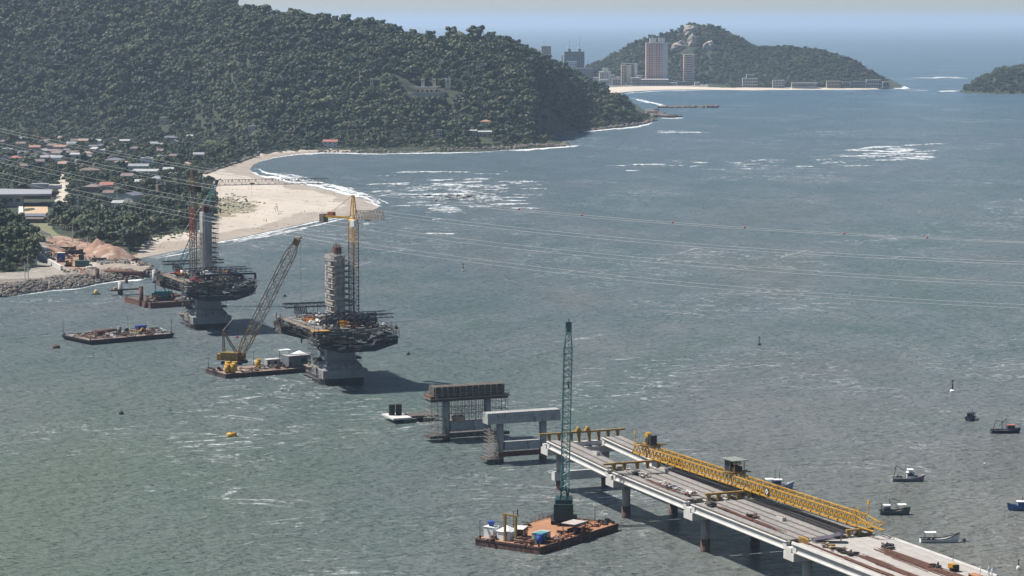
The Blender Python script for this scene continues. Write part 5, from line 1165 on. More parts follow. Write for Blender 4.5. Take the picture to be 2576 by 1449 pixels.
    for q in range(9): m.bx(-7.9 + q * 1.2, -7.9 + q * 1.2 + g.uniform(.5, 1.1), -8.3 - g.random() * .5, -7.9, 2.8 + g.random(), 5.2 + g.random() * 1.2)
    m.build('panel', GALV, th, kind='stuff'); scaffold(MB(), -7.5, 5.5, -8.9, -8.0, .6, 5.0, 2.0, 1.5, .12, .8, g).build('tubes', SCAF, th, kind='stuff'); MB().ball((2.2, -5.6, 8.6), .6).build('lamp', WHITE, th)
pylon(-124.5, 2.6, 'nearer concrete pylon with flared pier and caged tower, beside the yellow crane', 43.0, 1)
pylon(-289.0, 3.2, 'farther concrete pylon with bare grey tower, beside the red crane', 45.5, 2)
pylon_dress(-124.5, 2.6, 'nearer', 3, 43.0, True)
pylon_dress(-289.0, 3.2, 'farther', 4, 45.5, False)
th = thing('party_tent', 'white pyramid tent on the deck of the farther pylon', 'tent', BR(-277, 0, 20.05), B_ANG)
MB().add([(-2.6, -2.6, 2.3), (2.6, -2.6, 2.3), (2.6, 2.6, 2.3), (-2.6, 2.6, 2.3), (0, 0, 4.0)], [(0, 1, 4), (1, 2, 4), (2, 3, 4), (3, 0, 4), (3, 2, 1, 0)]).build('canopy', WHITE, th)
for x in (-2.4, 2.4):
    for y in (-2.4, 2.4): MB().bar((x, y, 0), (x, y, 2.3), .1).build('post', GALV, th)
th = thing('beam', 'long dark beam across the near end of the farther pylon deck', 'beam', BR(-270.5, 8.5, 22.2), B_ANG); MB().bx(-.35, .35, -12, 9.5, 0, .7).build('web', NAVY, th); MB().bx(-.6, .6, 8.9, 9.5, -2.0, 0).build('stop', NAVY, th)
th = thing('dark_shelter', 'navy sheeted shelter wall at the foot of the nearer tower', 'shelter', BR(-119.2, 4.0, 20.05), B_ANG); MB().bx(-.2, .2, -7.2, 10.5, .2, 3.4).build('sheet', NAVY, th); 
for y in (-7, -1, 5, 10.3): MB().bar((.3, y, 0), (.3, y, 3.6), .2).build('post', DARK, th)
th = thing('yellow_platform', 'orange platform panel on the near left deck corner of the nearer pylon', 'panel', BR(-106.5, -9.8, 19.6), B_ANG); MB().bx(-1.4, 1.4, -2.4, 3.4, 0, .35).build('panel', YEL_B, th); MB().bx(1.4, 1.55, -2.4, 3.4, -1.4, .3).build('skirt', NAVY, th)
# ================================================================ CRANES
def tower_crane(loc, z0, zt, apex, ang, jl, cl, mats, label, mw=2.0, jh=1.8, rise=0.0):
    th = thing('tower_crane', label, 'crane', loc, ang); n = 10; h = (zt - z0) / n; mm = {}
    for k in range(n):
        mt = mats['mast'](k)
        if mt.name not in mm: mm[mt.name] = MB().lattice((0, 0, 0), (0, 0, h), mw, mw, 3, .26, .13).mesh('mast_section', mt)
        obj('mast_section', mm[mt.name], th, loc=(0, 0, z0 + k * h))
    MB().bx(-1.7, 1.7, -1.7, 1.7, z0 - 1.2, z0).build('base', DARK, th)
    MB().lathe([(1.3, zt), (1.6, zt + .3), (1.6, zt + 1.0), (1.2, zt + 1.3)]).build('slew_ring', mats['top'], th); MB().bx(.8, 2.6, -2.6, -1.2, zt - 1.2, zt + 1.0).build('cab', mats['cab'], th)
    MB().lattice((0, 0, zt + 1.3), (0, 0, apex), 1.7, 1.7, 5, .24, .12, .5, .5).build('apex', mats['top'], th)
    zj = zt + 1.4
    nj = max(3, int(jl / 7)); L_ = (jl - 1) / nj
    js = MB().lattice((0, 0, 0), (L_, 0, rise / nj), 1.5, jh, 5 if jl > 20 else 6, .18 if jl > 20 else .20, .11 if jl > 20 else .14, tri=True).mesh('jib_section', mats['jib'])
    for k in range(nj): obj('jib_section', js, th, loc=(1 + k * L_, 0, zj + jh * .4 + rise * k / nj))
    MB().bx(-cl, -.8, -.8, .8, zj - .2, zj + .12).bx(-cl, -.8, -.85, -.75, zj + .12, zj + .55).build('counter_jib', mats['cj'], th)
    MB().bx(-cl - .8, -cl + 1.2, -1.1, 1.1, zj - 1.9, zj + .9).build('counterweight', mats['cw'], th)
    MB().bx(-cl + 2.6, -cl + 5.0, -.7, .7, zj + .15, zj + 1.7).build('hoist', mats['hoist'], th)
    m = MB(); m.rod((0, 0, apex), (-cl + 1.4, -.6, zj + .2), .12); m.rod((0, 0, apex), (-cl + 1.4, .6, zj + .2), .12)
    if jl > 20: m.rod((0, 0, apex), (jl * .38, 0, zj + jh), .10); m.rod((0, 0, apex), (jl * .74, 0, zj + jh), .10)
    else: m.rod((0, 0, apex), (jl * .6, 0, zj + jh), .10)
    m.build('tie', GALV, th)
    MB().bx(jl * .42, jl * .42 + 1.6, -.7, .7, zj - .4, zj - .05).build('trolley', DARK, th); MB().rod((jl * .43, 0, zj - .3), (jl * .43, 0, zj - (6 if jl > 20 else 3)), .08).build('hook_line', DARK, th)
    return th
CYE = pm('crane_yellow', (.62, .33, .05), (.46, .23, .035), .8, .6, c3=(.30, .16, .05)); CB = pm('crane_brown', (.20, .12, .06), (.11, .075, .05), .8, .7, c3=(.35, .21, .05)); CG = pm('crane_grey', (.16, .14, .125), (.10, .09, .08), .8, .6, c3=(.22, .17, .13))
c1 = BR(-124.5, 8.4, 0)
tower_crane(c1, 21.2, 53.4, 62.6, math.atan2(-.62, .78), 13.5, 13.6, dict(mast=lambda k: CG if k < 5 else CB if k < 8 else CYE, top=CYE, cab=WHITE, jib=BOOM, cj=YEL_B, cw=CG, hoist=CRED), 'yellow tower crane beside the nearer pylon', 2.35, 3.0, .6)
c2 = BR(-289.0, -2.0, 0)
tower_crane(c2, 21.2, 54.9, 62.4, math.atan2(34, 50.7), 61.0, 14.5, dict(mast=lambda k: CRED if 3 < k < 8 else CG, top=CB, cab=BLACK, jib=CG, cj=CG, cw=CG, hoist=CG), 'red tower crane with long horizontal jib beside the farther pylon', 1.9, 2.1, -1.2)

def crawler(loc, ang, foot, tip, mats, label, w0=1.6, tracks=True, body=(7.0, 3.4, 2.6), mast=6.5, nsec=7, pend=True, r=.2, hook=None):
    """lattice boom crawler crane; x is forward, foot and tip in its own frame"""
    th = thing('crawler_crane', label, 'crane', loc, ang); bl, bw, bh = body
    if tracks:
        for y in (-2.5, 2.5):
            pf = [(-3.9, .35), (-3.6, 0), (3.6, 0), (3.9, .35), (3.9, .8), (3.5, 1.15), (-3.5, 1.15), (-3.9, .8)]
            tr = MB().sweepy(pf, y - .5, y + .5).build('track', BLACK, th)
            for k in range(5): MB().tube((-3 + k * 1.5, y - .56, .5), (-3 + k * 1.5, y + .56, .5), .32, n=10).build('roller', DARK, tr)
        MB().bx(-2.4, 2.4, -2.1, 2.1, .5, 1.3).build('undercarriage', DARK, th)
    z0 = 1.4
    b = MB().bx(-bl * .72, bl * .28, -bw / 2, bw / 2, z0, z0 + bh).build('house', mats['body'], th)
    MB().bx(-bl * .72 - 1.0, -bl * .72 + .6, -bw / 2 - .3, bw / 2 + .3, z0 - .1, z0 + bh * .8).build('counterweight', mats['cw'], th)
    c = MB().bx(bl * .28 - .2, bl * .28 + 1.7, bw / 2 - 1.3, bw / 2 + .2, z0, z0 + 2.3).build('cab', mats['body'], th); MB().bx(bl * .28 + 1.7, bl * .28 + 1.76, bw / 2 - 1.2, bw / 2 + .1, z0 + .9, z0 + 2.1).build('windscreen', PANE, c)
    f, t = Vector(foot), Vector(tip); d = (t - f)
    fr = [0, .12] + [.12 + .76 * k / (nsec - 2) for k in range(1, nsec - 1)] + [1.0]
    for k in range(len(fr) - 1):
        a, e = f + d * fr[k], f + d * fr[k + 1]; n = max(2, int((e - a).length / (w0 * .72)))
        wa = w0 * (.45 if k == 0 else 1); wb = w0 * (.42 if k == len(fr) - 2 else 1)
        MB().lattice(a, e, wa, wa, n, r, r * .62, wb, wb).build('boom_section', mats['sec'](k), th)
    hd = MB(); un = d.normalized(); hd.bar(t - un * 1.4, t + un * .9, w0 * .75, w0 * .6); sd = Vector((un.z, 0, -un.x)); hd.bar(t + un * .3, t + un * 1.2 + Vector((1.3, 0, .3)), .4); hd.build('boom_head', mats['head'], th)
    back = Vector((-bl * .6, 0, z0 + bh)); top = Vector((-bl * .35 - mast * .25, 0, z0 + bh + mast))
    m = MB()
    for y in (-.8, .8): m.bar((-bl * .6, y, z0 + bh), (top.x, y * .6, top.z), .3); m.bar((bl * .1, y, z0 + bh), (top.x, y * .6, top.z), .3)
    m.build('gantry', mats['head'], th)
    if pend:
        m = MB()
        for y in (-.7, .7): m.rod((top.x, y * .6, top.z), t + Vector((0, y, 0)), .13); m.rod(f + d * .1 + Vector((0, y, .6)), t + Vector((.3, y * .5, 0)), .09)
        m.build('pendant', GALV, th)
    hl = hook or 9.0; hp = t + Vector((1.4, 0, .2)); MB().rod(hp, hp - Vector((0, 0, hl)), .10).build('hoist_line', DARK, th); MB().tube(hp - Vector((0, 0, hl + 1.6)), hp - Vector((0, 0, hl)), .22, .4, 8).build('hook_block', DARK, th)
    return th

# ================================================================ BARGES
def barge(corners, z, label, hull, deckm, rake=0.0, fend=True, freeb=None):
    """corners: left, front, right, back of the deck; x runs front to right, y runs front to left"""
    P = [W(x, y, z) for x, y in corners]; fr = P[1]; ax = (P[2] - P[1]); ay = (P[0] - P[1]); a1_ = math.atan2(ax.y, ax.x); a2_ = math.atan2(ay.y, ay.x) - math.pi / 2; ang = (a1_ + a2_) / 2; L_ = ax.length * math.cos(a1_ - ang); B_ = ay.length * math.cos(a2_ - ang)
    th = thing('barge', label, 'barge', (fr.x, fr.y, 0), ang)
    MB().sweepy([(0, z - .05), (0 + rake * .2, z - .9), (rake, -.8), (L_ - rake, -.8), (L_ - rake * .2, z - .9), (L_, z - .05)], 0, B_).build('hull', hull, th)
    MB().bx(.12, L_ - .12, .12, B_ - .12, z - .04, z).build('deck', deckm, th)
    m = MB()
    m.bx(-.08, L_ + .08, -.1, .14, z - .3, z + .12); m.bx(-.08, L_ + .08, B_ - .14, B_ + .1, z - .3, z + .12); m.bx(-.1, .14, .14, B_ - .14, z - .3, z + .12); m.bx(L_ - .14, L_ + .1, .14, B_ - .14, z - .3, z + .12)
    m.build('rubbing_strake', hull, th)
    for x, y in ((.8, .8), (L_ - .8, .8), (.8, B_ - .8), (L_ - .8, B_ - .8)): MB().tube((x, y, z), (x, y, z + .7), .22, n=8).bar((x - .4, y, z + .5), (x + .4, y, z + .5), .14).build('bollard', DARK, th)
    return th, ang, L_, B_, z
def on(th, x, y, z): 
    c, s = math.cos(th.rotation_euler[2]), math.sin(th.rotation_euler[2]); return Vector((th.location.x + c * x - s * y, th.location.y + s * x + c * y, z))
def lamp_pole(th, x, y, z, h, label):
    t = thing('lamp_pole', label, 'lamp', on(th, x, y, z)); MB().tube((0, 0, 0), (0, 0, h), .09, .07, 6).build('pole', DARK, t); MB().box((.2, 0, h + .1), (.7, .4, .25)).build('head', GALV, t)
def box_thing(name, label, cat, loc, rz, d, mat, roof=None, extra=None):
    t = thing(name, label, cat, loc, rz); x, y, z = d; MB().bx(-x / 2, x / 2, -y / 2, y / 2, 0, z).build('wall', mat, t)
    MB().bx(-x / 2 - .1, x / 2 + .1, -y / 2 - .1, y / 2 + .1, z, z + .12).build('roof', roof or mat, t); MB().bx(-x / 2 + .25, -x / 2 + 1.0, -y / 2 - .04, -y / 2 + .05, .1, min(2.0, z * .85)).build('door', PANE if z > 1.5 else mat, t)
    if z > 1.8: MB().bx(x * .05, x * .3, -y / 2 - .04, -y / 2 + .05, z * .4, z * .75).build('window', PANE, t)
    return t
def drum_thing(name, label, cat, loc, r, h, mat, axis=None):
    t = thing(name, label, cat, loc, axis if axis is not None else 0)
    if axis is None: MB().tube((0, 0, 0), (0, 0, h), r, n=16).build('shell', mat, t, True); MB().tube((0, 0, h), (0, 0, h + .08), r * 1.05, n=16).build('rim', mat, t)
    else: MB().tube((-h / 2, 0, r), (h / 2, 0, r), r, n=16).build('shell', mat, t, True); MB().tube((-h / 2 - .05, 0, r), (-h / 2 + .15, 0, r), r * 1.04, n=16).tube((h / 2 - .15, 0, r), (h / 2 + .05, 0, r), r * 1.04, n=16).build('rim', mat, t)
    for p in t.children[0].data.polygons:
        if len(p.vertices) > 4: p.use_smooth = False
    return t
def junk(loc, label, mats, seed, n=10, r=(2, 1.2), hmax=.9, cat='scrap', rz=0):
    g = random.Random(seed); t = thing('scrap_heap', label, cat, loc, rz)
    for k, mt in enumerate(mats):
        m = MB()
        for q in range(n):
            c = (g.uniform(-r[0], r[0]), g.uniform(-r[1], r[1]), g.uniform(.1, hmax)); 
            if g.random() < .5: m.box(c, (g.uniform(.3, 1.6), g.uniform(.2, .8), g.uniform(.15, .6)), g.uniform(0, 3.1))
            else: a = g.uniform(0, 3.1); l = g.uniform(.8, 2.2); m.bar(c, (c[0] + l * math.cos(a), c[1] + l * math.sin(a), c[2] + g.uniform(-.1, .3)), .16)
        m.build(('steel', 'timber', 'sheets')[k], mt, t, kind='stuff')
    return t
RDECK = pm('rust_deck', (.36, .185, .10), (.25, .125, .07), .12, .9, c3=(.25, .13, .08), stretch=(1, .4, 1))
# --- barge with orange deck and the teal crane
b3, a3, L3, B3, z3 = barge([(1206, 1352), (1358, 1378), (1528, 1314), (1384, 1289)], 1.6, 'rust orange decked barge in front, carrying the upright teal crane', pm('rust_hull', (.10, .055, .045), (.05, .032, .03), .4, .85, c3=(.16, .09, .06)), RDECK)
cp = W(1419, 1312, 1.65)
fw = math.atan2(20.0, 1.2)
cr3 = crawler(cp, math.atan2(1.0, .05), (1.4, 0, 2.2), (14.0, -.6, 45.2), dict(body=TEAL_D, cw=TEAL_D, sec=lambda k: TEAL_D if k == 0 else TEAL_L if k == 1 else TEAL, head=TEAL_D), 'teal crawler crane with tall upright lattice boom on the orange barge', 1.95, True, (6.0, 4.0, 4.6), 3.0, 8, True, .24, 14)
box_thing('site_cabin', 'small white cabin with a window at the left corner of the orange barge', 'cabin', on(b3, 3.0, B3 - 2.4, z3), a3 + R(90), (2.6, 2.4, 2.6), WHITE)
t = thing('water_tank', 'blue bowl tank on the roof of the white barge cabin', 'tank', on(b3, 3.0, B3 - 2.4, z3 + 2.73)); MB().lathe([(.55, 0), (.7, .5), (.85, 1.0), (.9, 1.05), (.75, 1.08)]).build('shell', BLUE, t); MB().lathe([(.9, 1.05), (.92, 1.12), (.3, 1.2)]).build('lid', BLUE, t)
t = thing('tent', 'white pitched tent right of the white barge cabin', 'tent', on(b3, 3.6, B3 - 6.4, z3), a3 + R(90)); MB().bx(-1.7, 1.7, -1.6, 1.6, 0, 2.0).build('wall', WHITE, t); MB().add([(-1.9, -1.8, 2.02), (1.9, -1.8, 2.02), (1.9, 1.8, 2.02), (-1.9, 1.8, 2.02), (0, 0, 3.3)], [(0, 1, 4), (1, 2, 4), (2, 3, 4), (3, 0, 4), (3, 2, 1, 0)]).build('roof', WHITE, t)
box_thing('container', 'dark brown container with pale roof behind the white tent', 'container', on(b3, 7.2, B3 - 7.6, z3), a3 + R(20), (4.4, 2.4, 2.2), RUST, WALLS['white'])
box_thing('container', 'green open box at the front corner of the orange barge', 'container', on(b3, 5.2, 3.2, z3), a3, (2.6, 2.0, 2.2), TEAL_L)
drum_thing('drum', 'purple blue drum with white lid beside the green box', 'drum', on(b3, 3.6, 2.4, z3), .75, 2.1, BLUE)
box_thing('shelter', 'low grey roofed shelter in the middle of the orange deck', 'shelter', on(b3, 8.6, 5.4, z3), a3, (4.2, 2.4, 1.5), pm('shelter_grey', (.38, .40, .40), (.28, .30, .30), .5, .6), WALLS['grey'])
t = thing('canopy', 'flat grey roofed canopy on posts at the right edge of the orange barge', 'canopy', on(b3, 18.2, 2.6, z3), a3); MB().bx(-2.6, 2.6, -1.9, 1.9, 2.5, 2.65).build('roof', pm('sheet_roof', (.42, .37, .33), (.33, .29, .26), .5, .7), t)
for x in (-2.3, 2.3):
    for y in (-1.6, 1.6): MB().bar((x, y, 0), (x, y, 2.5), .14).build('post', RUST, t)
MB().bx(-1.6, 1.4, -.9, .9, 0, 1.2).build('engine', DARK, t)
t = thing('hoist_frame', 'yellow portal frame standing at the left end of the orange barge', 'frame', on(b3, 1.6, 9.2, z3), a3 + R(90))
for y in (-1.5, 1.5): MB().bar((y, 0, 0), (y, 0, 6.2), .5).build('post', OLIVE, t)
MB().bar((-2.2, 0, 6.2), (2.2, 0, 6.2), .4).build('beam', OLIVE, t); MB().bar((-2.0, 0, 6.4), (-2.0, 0, 7.8), .2).build('mast', DARK, t)
for k, (x, y, lab, ms) in enumerate(((3, 6.5, 'pipes and scraps along the near left edge of the orange barge', (RUST, TIMBER)), (6, 1.4, 'rust scraps in front of the green box', (RUST, DARK)), (10, 13.5, 'brown machinery heap along the back left edge of the orange barge', (DARK, OLIVE)), (13.2, 14.2, 'second machinery heap toward the back of the orange barge', (RUST, GALV)), (12.5, 1.6, 'orange rust chains along the front right edge, left of the canopy', (RUST_O, RUST_O)),
     (23.5, 2.4, 'orange rust chains right of the canopy', (RUST_O, RUST_O)), (28.5, 3.0, 'orange rust gear near the right corner of the orange barge', (RUST_O, RUST)), (31.6, 2.2, 'black gear on the right corner of the orange barge', (DARK, DARK)), (24.8, 10.5, 'dark gear behind the teal crane', (RUST, DARK)), (5.0, 9.2, 'white sheets and tools in front of the yellow portal', (WHITE, RUST)), (30, 15.5, 'rails and posts at the far corner of the orange barge', (DARK, RUST)), (1.2, 4.0, 'rust gear on the left front corner of the orange barge', (RUST, RUST)), (1.4, 13.5, 'pipes along the left end behind the cabin', (RUST, TIMBER)), (15.6, 4.0, 'rope and drums left of the canopy', (DARK, RUST)), (8.5, 1.2, 'timber along the front edge of the orange barge', (TIMBER, RUST)), (20.5, 1.2, 'rust chain heap below the canopy', (RUST, RUST_O)), (6.6, 11.8, 'dark hoses behind the brown container', (DARK, DARK)), (17.5, 15.8, 'dark winch on the back edge of the orange barge', (DARK, RUST)))):
    junk(on(b3, x, y, z3), lab, ms, 40 + k, 9, (2.0, .8), .9, 'gear', a3)
for k, (x, y) in enumerate(((1, B3 - .6), (14.5, B3 - .7), (L3 - 4, 4.0))): lamp_pole(b3, x, y, z3, 4.2, ('lamp pole by the white barge cabin', 'lamp pole on the back edge of the orange barge', 'leaning lamp pole near the right corner of the orange barge')[k])
t = thing('railing', 'thin rail along the far right edge of the orange barge', 'railing', on(b3, L3 - 11, B3 - .4, z3), a3)
for k in range(7): MB().bar((k * 1.7, 0, 0), (k * 1.7, 0, 1.2), .08).build('post', RUST, t)
MB().bar((0, 0, 1.2), (10.2, 0, 1.2), .08).build('rail', RUST, t); MB().bar((0, 0, .6), (10.2, 0, .6), .07).build('rail', RUST, t)

# --- crane barge between the pylons
b2, a2, L2, B2, z2 = barge([(516, 928), (568, 942), (784, 925), (738, 909)], 1.5, 'dark barge moored left of the nearer pylon, carrying the long grey boom crane', pm('brown_hull', (.075, .05, .045), (.03, .024, .026), .4, .85), pm('worn_deck', (.26, .19, .15), (.14, .10, .085), .2, .9, c3=(.34, .28, .23)))
p2 = W(590, 915, 1.55); f2 = atY(604, 905, p2.y); t2 = atY(748, 606, p2.y - 6)
ang2 = math.atan2(t2.y - f2.y, t2.x - f2.x)
def loc2(q): d = q - p2; c, s = math.cos(-ang2), math.sin(-ang2); return (c * d.x - s * d.y, 0, d.z)
crawler(p2, ang2, (loc2(f2)[0], 0, 2.6), (loc2(t2)[0], 0, t2.z - p2.z), dict(body=OLIVE, cw=YEL, sec=lambda k: OLIVE if k < 2 else BOOM, head=CB), 'crawler crane with long weathered grey lattice boom on the dark barge', 3.0, True, (6.5, 3.6, 2.6), 7.5, 8, True, .30, 34)
for k, (x, y, h, lab) in enumerate(((2.0, 3.0, 2.9, 'yellow tank nearest the left front corner of the crane barge'), (3.6, 2.2, 3.0, 'yellow tank second at the left front corner of the crane barge'), (5.0, 9.0, 3.0, 'yellow tank behind, left of the crane house'), (6.6, 7.0, 3.0, 'yellow tank touching the crane house'), (16.0, 8.0, 3.1, 'yellow tank right of the boom foot'))): drum_thing('tank', lab, 'tank', on(b2, x, y, z2), .95, h, YEL_B)
box_thing('site_cabin', 'grey glazed cabin right of the boom foot', 'cabin', on(b2, 22, 9.5, z2), a2, (4.8, 2.6, 2.6), WALLS['grey'], WALLS['white'])
box_thing('container', 'big slate grey container at the right end of the crane barge', 'container', on(b2, 29.5, 5.6, z2), a2, (8.5, 5.2, 4.0), pm('slate_box', (.15, .165, .18), (.10, .11, .125), .4, .6), WALLS['grey'])
t = thing('tent', 'white pointed tent at the far right end of the crane barge', 'tent', on(b2, 32.4, 9.0, z2), a2); MB().bx(-1.8, 1.8, -1.8, 1.8, 0, 3.8).build('wall', WALLS['white'], t); MB().add([(-2, -2, 3.82), (2, -2, 3.82), (2, 2, 3.82), (-2, 2, 3.82), (0, 0, 5.0)], [(0, 1, 4), (1, 2, 4), (2, 3, 4), (3, 0, 4), (3, 2, 1, 0)]).build('roof', WHITE, t)
t = thing('canopy', 'white flat canopy behind the slate container', 'canopy', on(b2, 27.5, 10.8, z2), a2); MB().bx(-2, 2, -1.4, 1.4, 5.2, 5.4).build('roof', WHITE, t)
for x in (-1.8, 1.8): MB().bar((x, 0, 0), (x, 0, 5.2), .16).build('post', DARK, t)
for k, (x, y, lab, ms) in enumerate(((9, 2.5, 'timber and plates in the middle of the crane barge', (TIMBER, RUST)), (14, 3.4, 'timber spread right of the tracks on the crane barge', (TIMBER, DARK)), (19, 4.2, 'grey machinery front right on the crane barge', (GALV, DARK)), (22.5, 3.8, 'dark machinery left of the slate container', (DARK, RUST)), (24.3, 9.2, 'pipes and engine behind the machinery', (RUST, GALV)), (1.4, 9.0, 'dark gear at the back left corner of the crane barge', (DARK, RUST)))): junk(on(b2, x, y, z2), lab, ms, 70 + k, 11, (2.2, 1.4), 1.3, 'gear', a2)
for k, (x, y) in enumerate(((.6, B2 - 1), (17.5, B2 - 1.5))): lamp_pole(b2, x, y, z2, 5.0, ('lamp pole at the left end of the crane barge', 'lamp pole right of the boom foot')[k])

# --- scrap barge at left
b1, a1, L1, B1, z1 = barge([(171, 841), (225, 857), (424, 836), (372, 815)], 1.7, 'long black barge at left loaded with pipes and scrap', pm('black_hull', (.022, .022, .028), (.012, .012, .016), .4, .7), pm('scrap_deck', (.20, .15, .12), (.11, .085, .075), .2, .9, c3=(.36, .31, .27)), rake=2.0)
drum_thing('steel_pipe', 'big rusty pipe lying across the left of the scrap barge', 'pipe', on(b1, 13.0, 11.5, z1), 1.15, 8.5, RUST, a1 - .15)
t = drum_thing('steel_pipe', 'short rusty pipe with red end left of the big pipe', 'pipe', on(b1, 8.8, 11.0, z1), .8, 2.2, RUST, a1 + 1.2)
drum_thing('tank', 'small grey white topped tank on the scrap barge', 'tank', on(b1, 19.5, 12.5, z1), .75, 2.6, pm('grey_tank', (.18, .19, .21), (.12, .125, .14), 1, .6))
t = thing('pump_frame', 'white tubular frame right of the grey tank', 'frame', on(b1, 22.5, 12.5, z1), a1)
for x in (-1.4, 1.4): MB().tube((x, 0, 0), (x, 0, 3.0), .1, n=6).build('post', WHITE, t)
MB().tube((-1.4, 0, 3.0), (1.4, 0, 3.0), .1, n=6).build('beam', WHITE, t); MB().tube((0, -.5, 1.2), (0, .5, 1.2), .8, n=12).build('pump', DARK, t)
t = thing('skip', 'blue tapered skip at the back of the scrap barge', 'skip', on(b1, 29, 13.0, z1), a1); MB().add([(-1.3, -.9, 0), (1.3, -.9, 0), (1.3, .9, 0), (-1.3, .9, 0), (-2.0, -1.3, 2.4), (2.0, -1.3, 2.4), (2.0, 1.3, 2.4), (-2.0, 1.3, 2.4)], [(3, 2, 1, 0), (4, 5, 6, 7), (0, 1, 5, 4), (1, 2, 6, 5), (2, 3, 7, 6), (3, 0, 4, 7)]).build('body', BLUE, t); MB().bx(-2.1, 2.1, -1.4, -1.25, 2.3, 2.5).build('rim', BLUE, t)
t = thing('excavator', 'folded yellow excavator arm on the scrap barge', 'machine', on(b1, 26, 6.5, z1), a1); MB().bar((-1.6, 0, .3), (.2, 0, 2.2), .5).bar((.2, 0, 2.2), (2.0, 0, .8), .4).build('arm', YEL, t); MB().bx(-2.2, -.6, -.9, .9, 0, 1.2).build('body', OLIVE, t)
for k, (x, y, lab, ms) in enumerate(((4, 6, 'flat timber at the left end of the scrap barge', (TIMBER, RUST)), (6.5, 10.5, 'brown bars in front of the short pipe', (RUST, TIMBER)), (11, 4.5, 'white sheets in the middle front of the scrap barge', (WHITE, RUST)), (15.5, 5.5, 'brown drums right of the white sheets', (RUST, DARK)), (19, 7.5, 'black machine covers in the middle of the scrap barge', (DARK, DARK)), (22.5, 6.0, 'mixed scrap right of the black covers', (TIMBER, WHITE)), (30.5, 8.0, 'brown scrap under the blue skip', (RUST, TIMBER)), (33.5, 11.0, 'dark covered cargo at the right end of the scrap barge', (DARK, RUST)), (33.5, 6.0, 'white bag and dark gear near the right end of the scrap barge', (WHITE, DARK)), (10, 16, 'rust plates along the back of the scrap barge', (RUST, DARK)), (7.5, 3.2, 'rust bars along the front left of the scrap barge', (RUST, TIMBER)), (18, 3.0, 'timber along the front middle of the scrap barge', (TIMBER, RUST)), (26.5, 2.6, 'dark gear along the front right of the scrap barge', (DARK, RUST)), (16.5, 15.0, 'dark drums behind the big pipe', (DARK, RUST)), (25.0, 10.0, 'brown plant in the centre right of the scrap barge', (RUST, OLIVE)), (30, 16.5, 'dark frames behind the blue skip', (DARK, DARK)), (3, 13, 'grey winch at the back left of the scrap barge', (GALV, DARK)), (14, 8.5, 'pale bags before the big pipe', (WHITE, TIMBER)))): junk(on(b1, x, y, z1), lab, ms, 100 + k, 11, (2.2, 1.8), 1.2, 'scrap', a1)
for k, (x, y) in enumerate(((.4, B1 - .6), (28.0, B1 - .8), (L1 - .6, 1.0))): lamp_pole(b1, x, y, z1, 5.2, ('thin pole at the left end of the scrap barge', 'thin pole above the blue skip', 'leaning pole at the right end of the scrap barge')[k])

# --- piled jetty and the far teal crane, left of the farther pylon
def vpile(x, y, zt, r, label, mat=RUST):
    p = W(x, y, 0); t = thing('steel_pile', label, 'pile', (p.x, p.y, 0)); MB().tube((0, 0, -2), (0, 0, zt), r, n=16).build('shell', mat, t, True); MB().tube((0, 0, zt - .3), (0, 0, zt + .06), r * 1.06, n=16).build('rim', mat, t)
for x, y, zt, r, lab in ((355.5, 770, 8.4, .95, 'tallest rust brown pile left of the farther pylon'), (366, 774, 2.8, .85, 'short rust pile at the foot of the tallest one'), (433, 768, 5.2, 1.0, 'rust pile in front of the far teal crane barge'), (442.5, 771, 2.9, .95, 'short rust pile touching the one by the far teal crane'), (245, 709, 6.2, .95, 'rust pile standing on the rocks under the long pipe'), (226, 707, 3.0, .9, 'stubby rust pile left of the one on the rocks'), (318, 712, 3.0, .75, 'dark short pile in the water under the long pipe')): vpile(x, y, zt, r, lab)
p = W(303, 742, 0); t = thing('pile_platform', 'pale concrete pile with a dark cross platform in the shallow water', 'platform', (p.x, p.y, 0), B_ANG + .2); MB().tube((0, 0, -2), (0, 0, 6.2), 1.0, n=16).build('pile', CONC, t, True); MB().bx(-1.4, 1.4, -5.2, 9, 2.0, 2.7).build('platform', FORM, t); MB().tube((0, -3.2, 3.2), (0, -1.8, 3.2), .55, n=10).build('drum', pm('tan_drum', (.50, .38, .24), (.4, .3, .2), 1, .7), t); MB().tube((0, 0, -2), (0, 0, 2), 1.15, n=16).build('casing', DARK, t)
p = W(388, 712, 0); t = thing('concrete_pile', 'pale pile behind the far teal crane', 'pile', (p.x, p.y, 0)); MB().tube((0, 0, -2), (0, 0, 6.0), .9, n=16).build('shell', CONC, t, True); MB().tube((0, 0, -1), (0, 0, .8), 1.0, n=16).build('casing', DARK, t)
b4, a4, L4, B4, z4 = barge([(346, 745), (378, 763), (500, 752), (470, 738)], 2.2, 'rusty work pontoon joined to the farther pylon', RUST, FORM)
junk(on(b4, 3.2, 4.6, z4), 'pile of rusty hoops on the pontoon beside the tallest pile', (RUST, RUST), 131, 22, (3.0, 2.2), 2.6, 'scrap', a4); junk(on(b4, 15.5, 7, z4), 'rust frames right of the far teal crane', (RUST, DARK), 132, 12, (2, 2), 2.2, 'scrap', a4); junk(on(b4, 19.0, 5, z4), 'white railings at the pylon end of the pontoon', (WHITE, TIMBER), 133, 10, (2, 2), 1.6, 'gear', a4)
p4 = on(b4, 9.8, 8.0, z4); f4 = atY(416, 727, p4.y); t4 = atY(545, 458, p4.y + 3); ang4 = math.atan2(t4.y - f4.y, t4.x - f4.x)
c, s = math.cos(-ang4), math.sin(-ang4); dx, dy = t4.x - p4.x, t4.y - p4.y
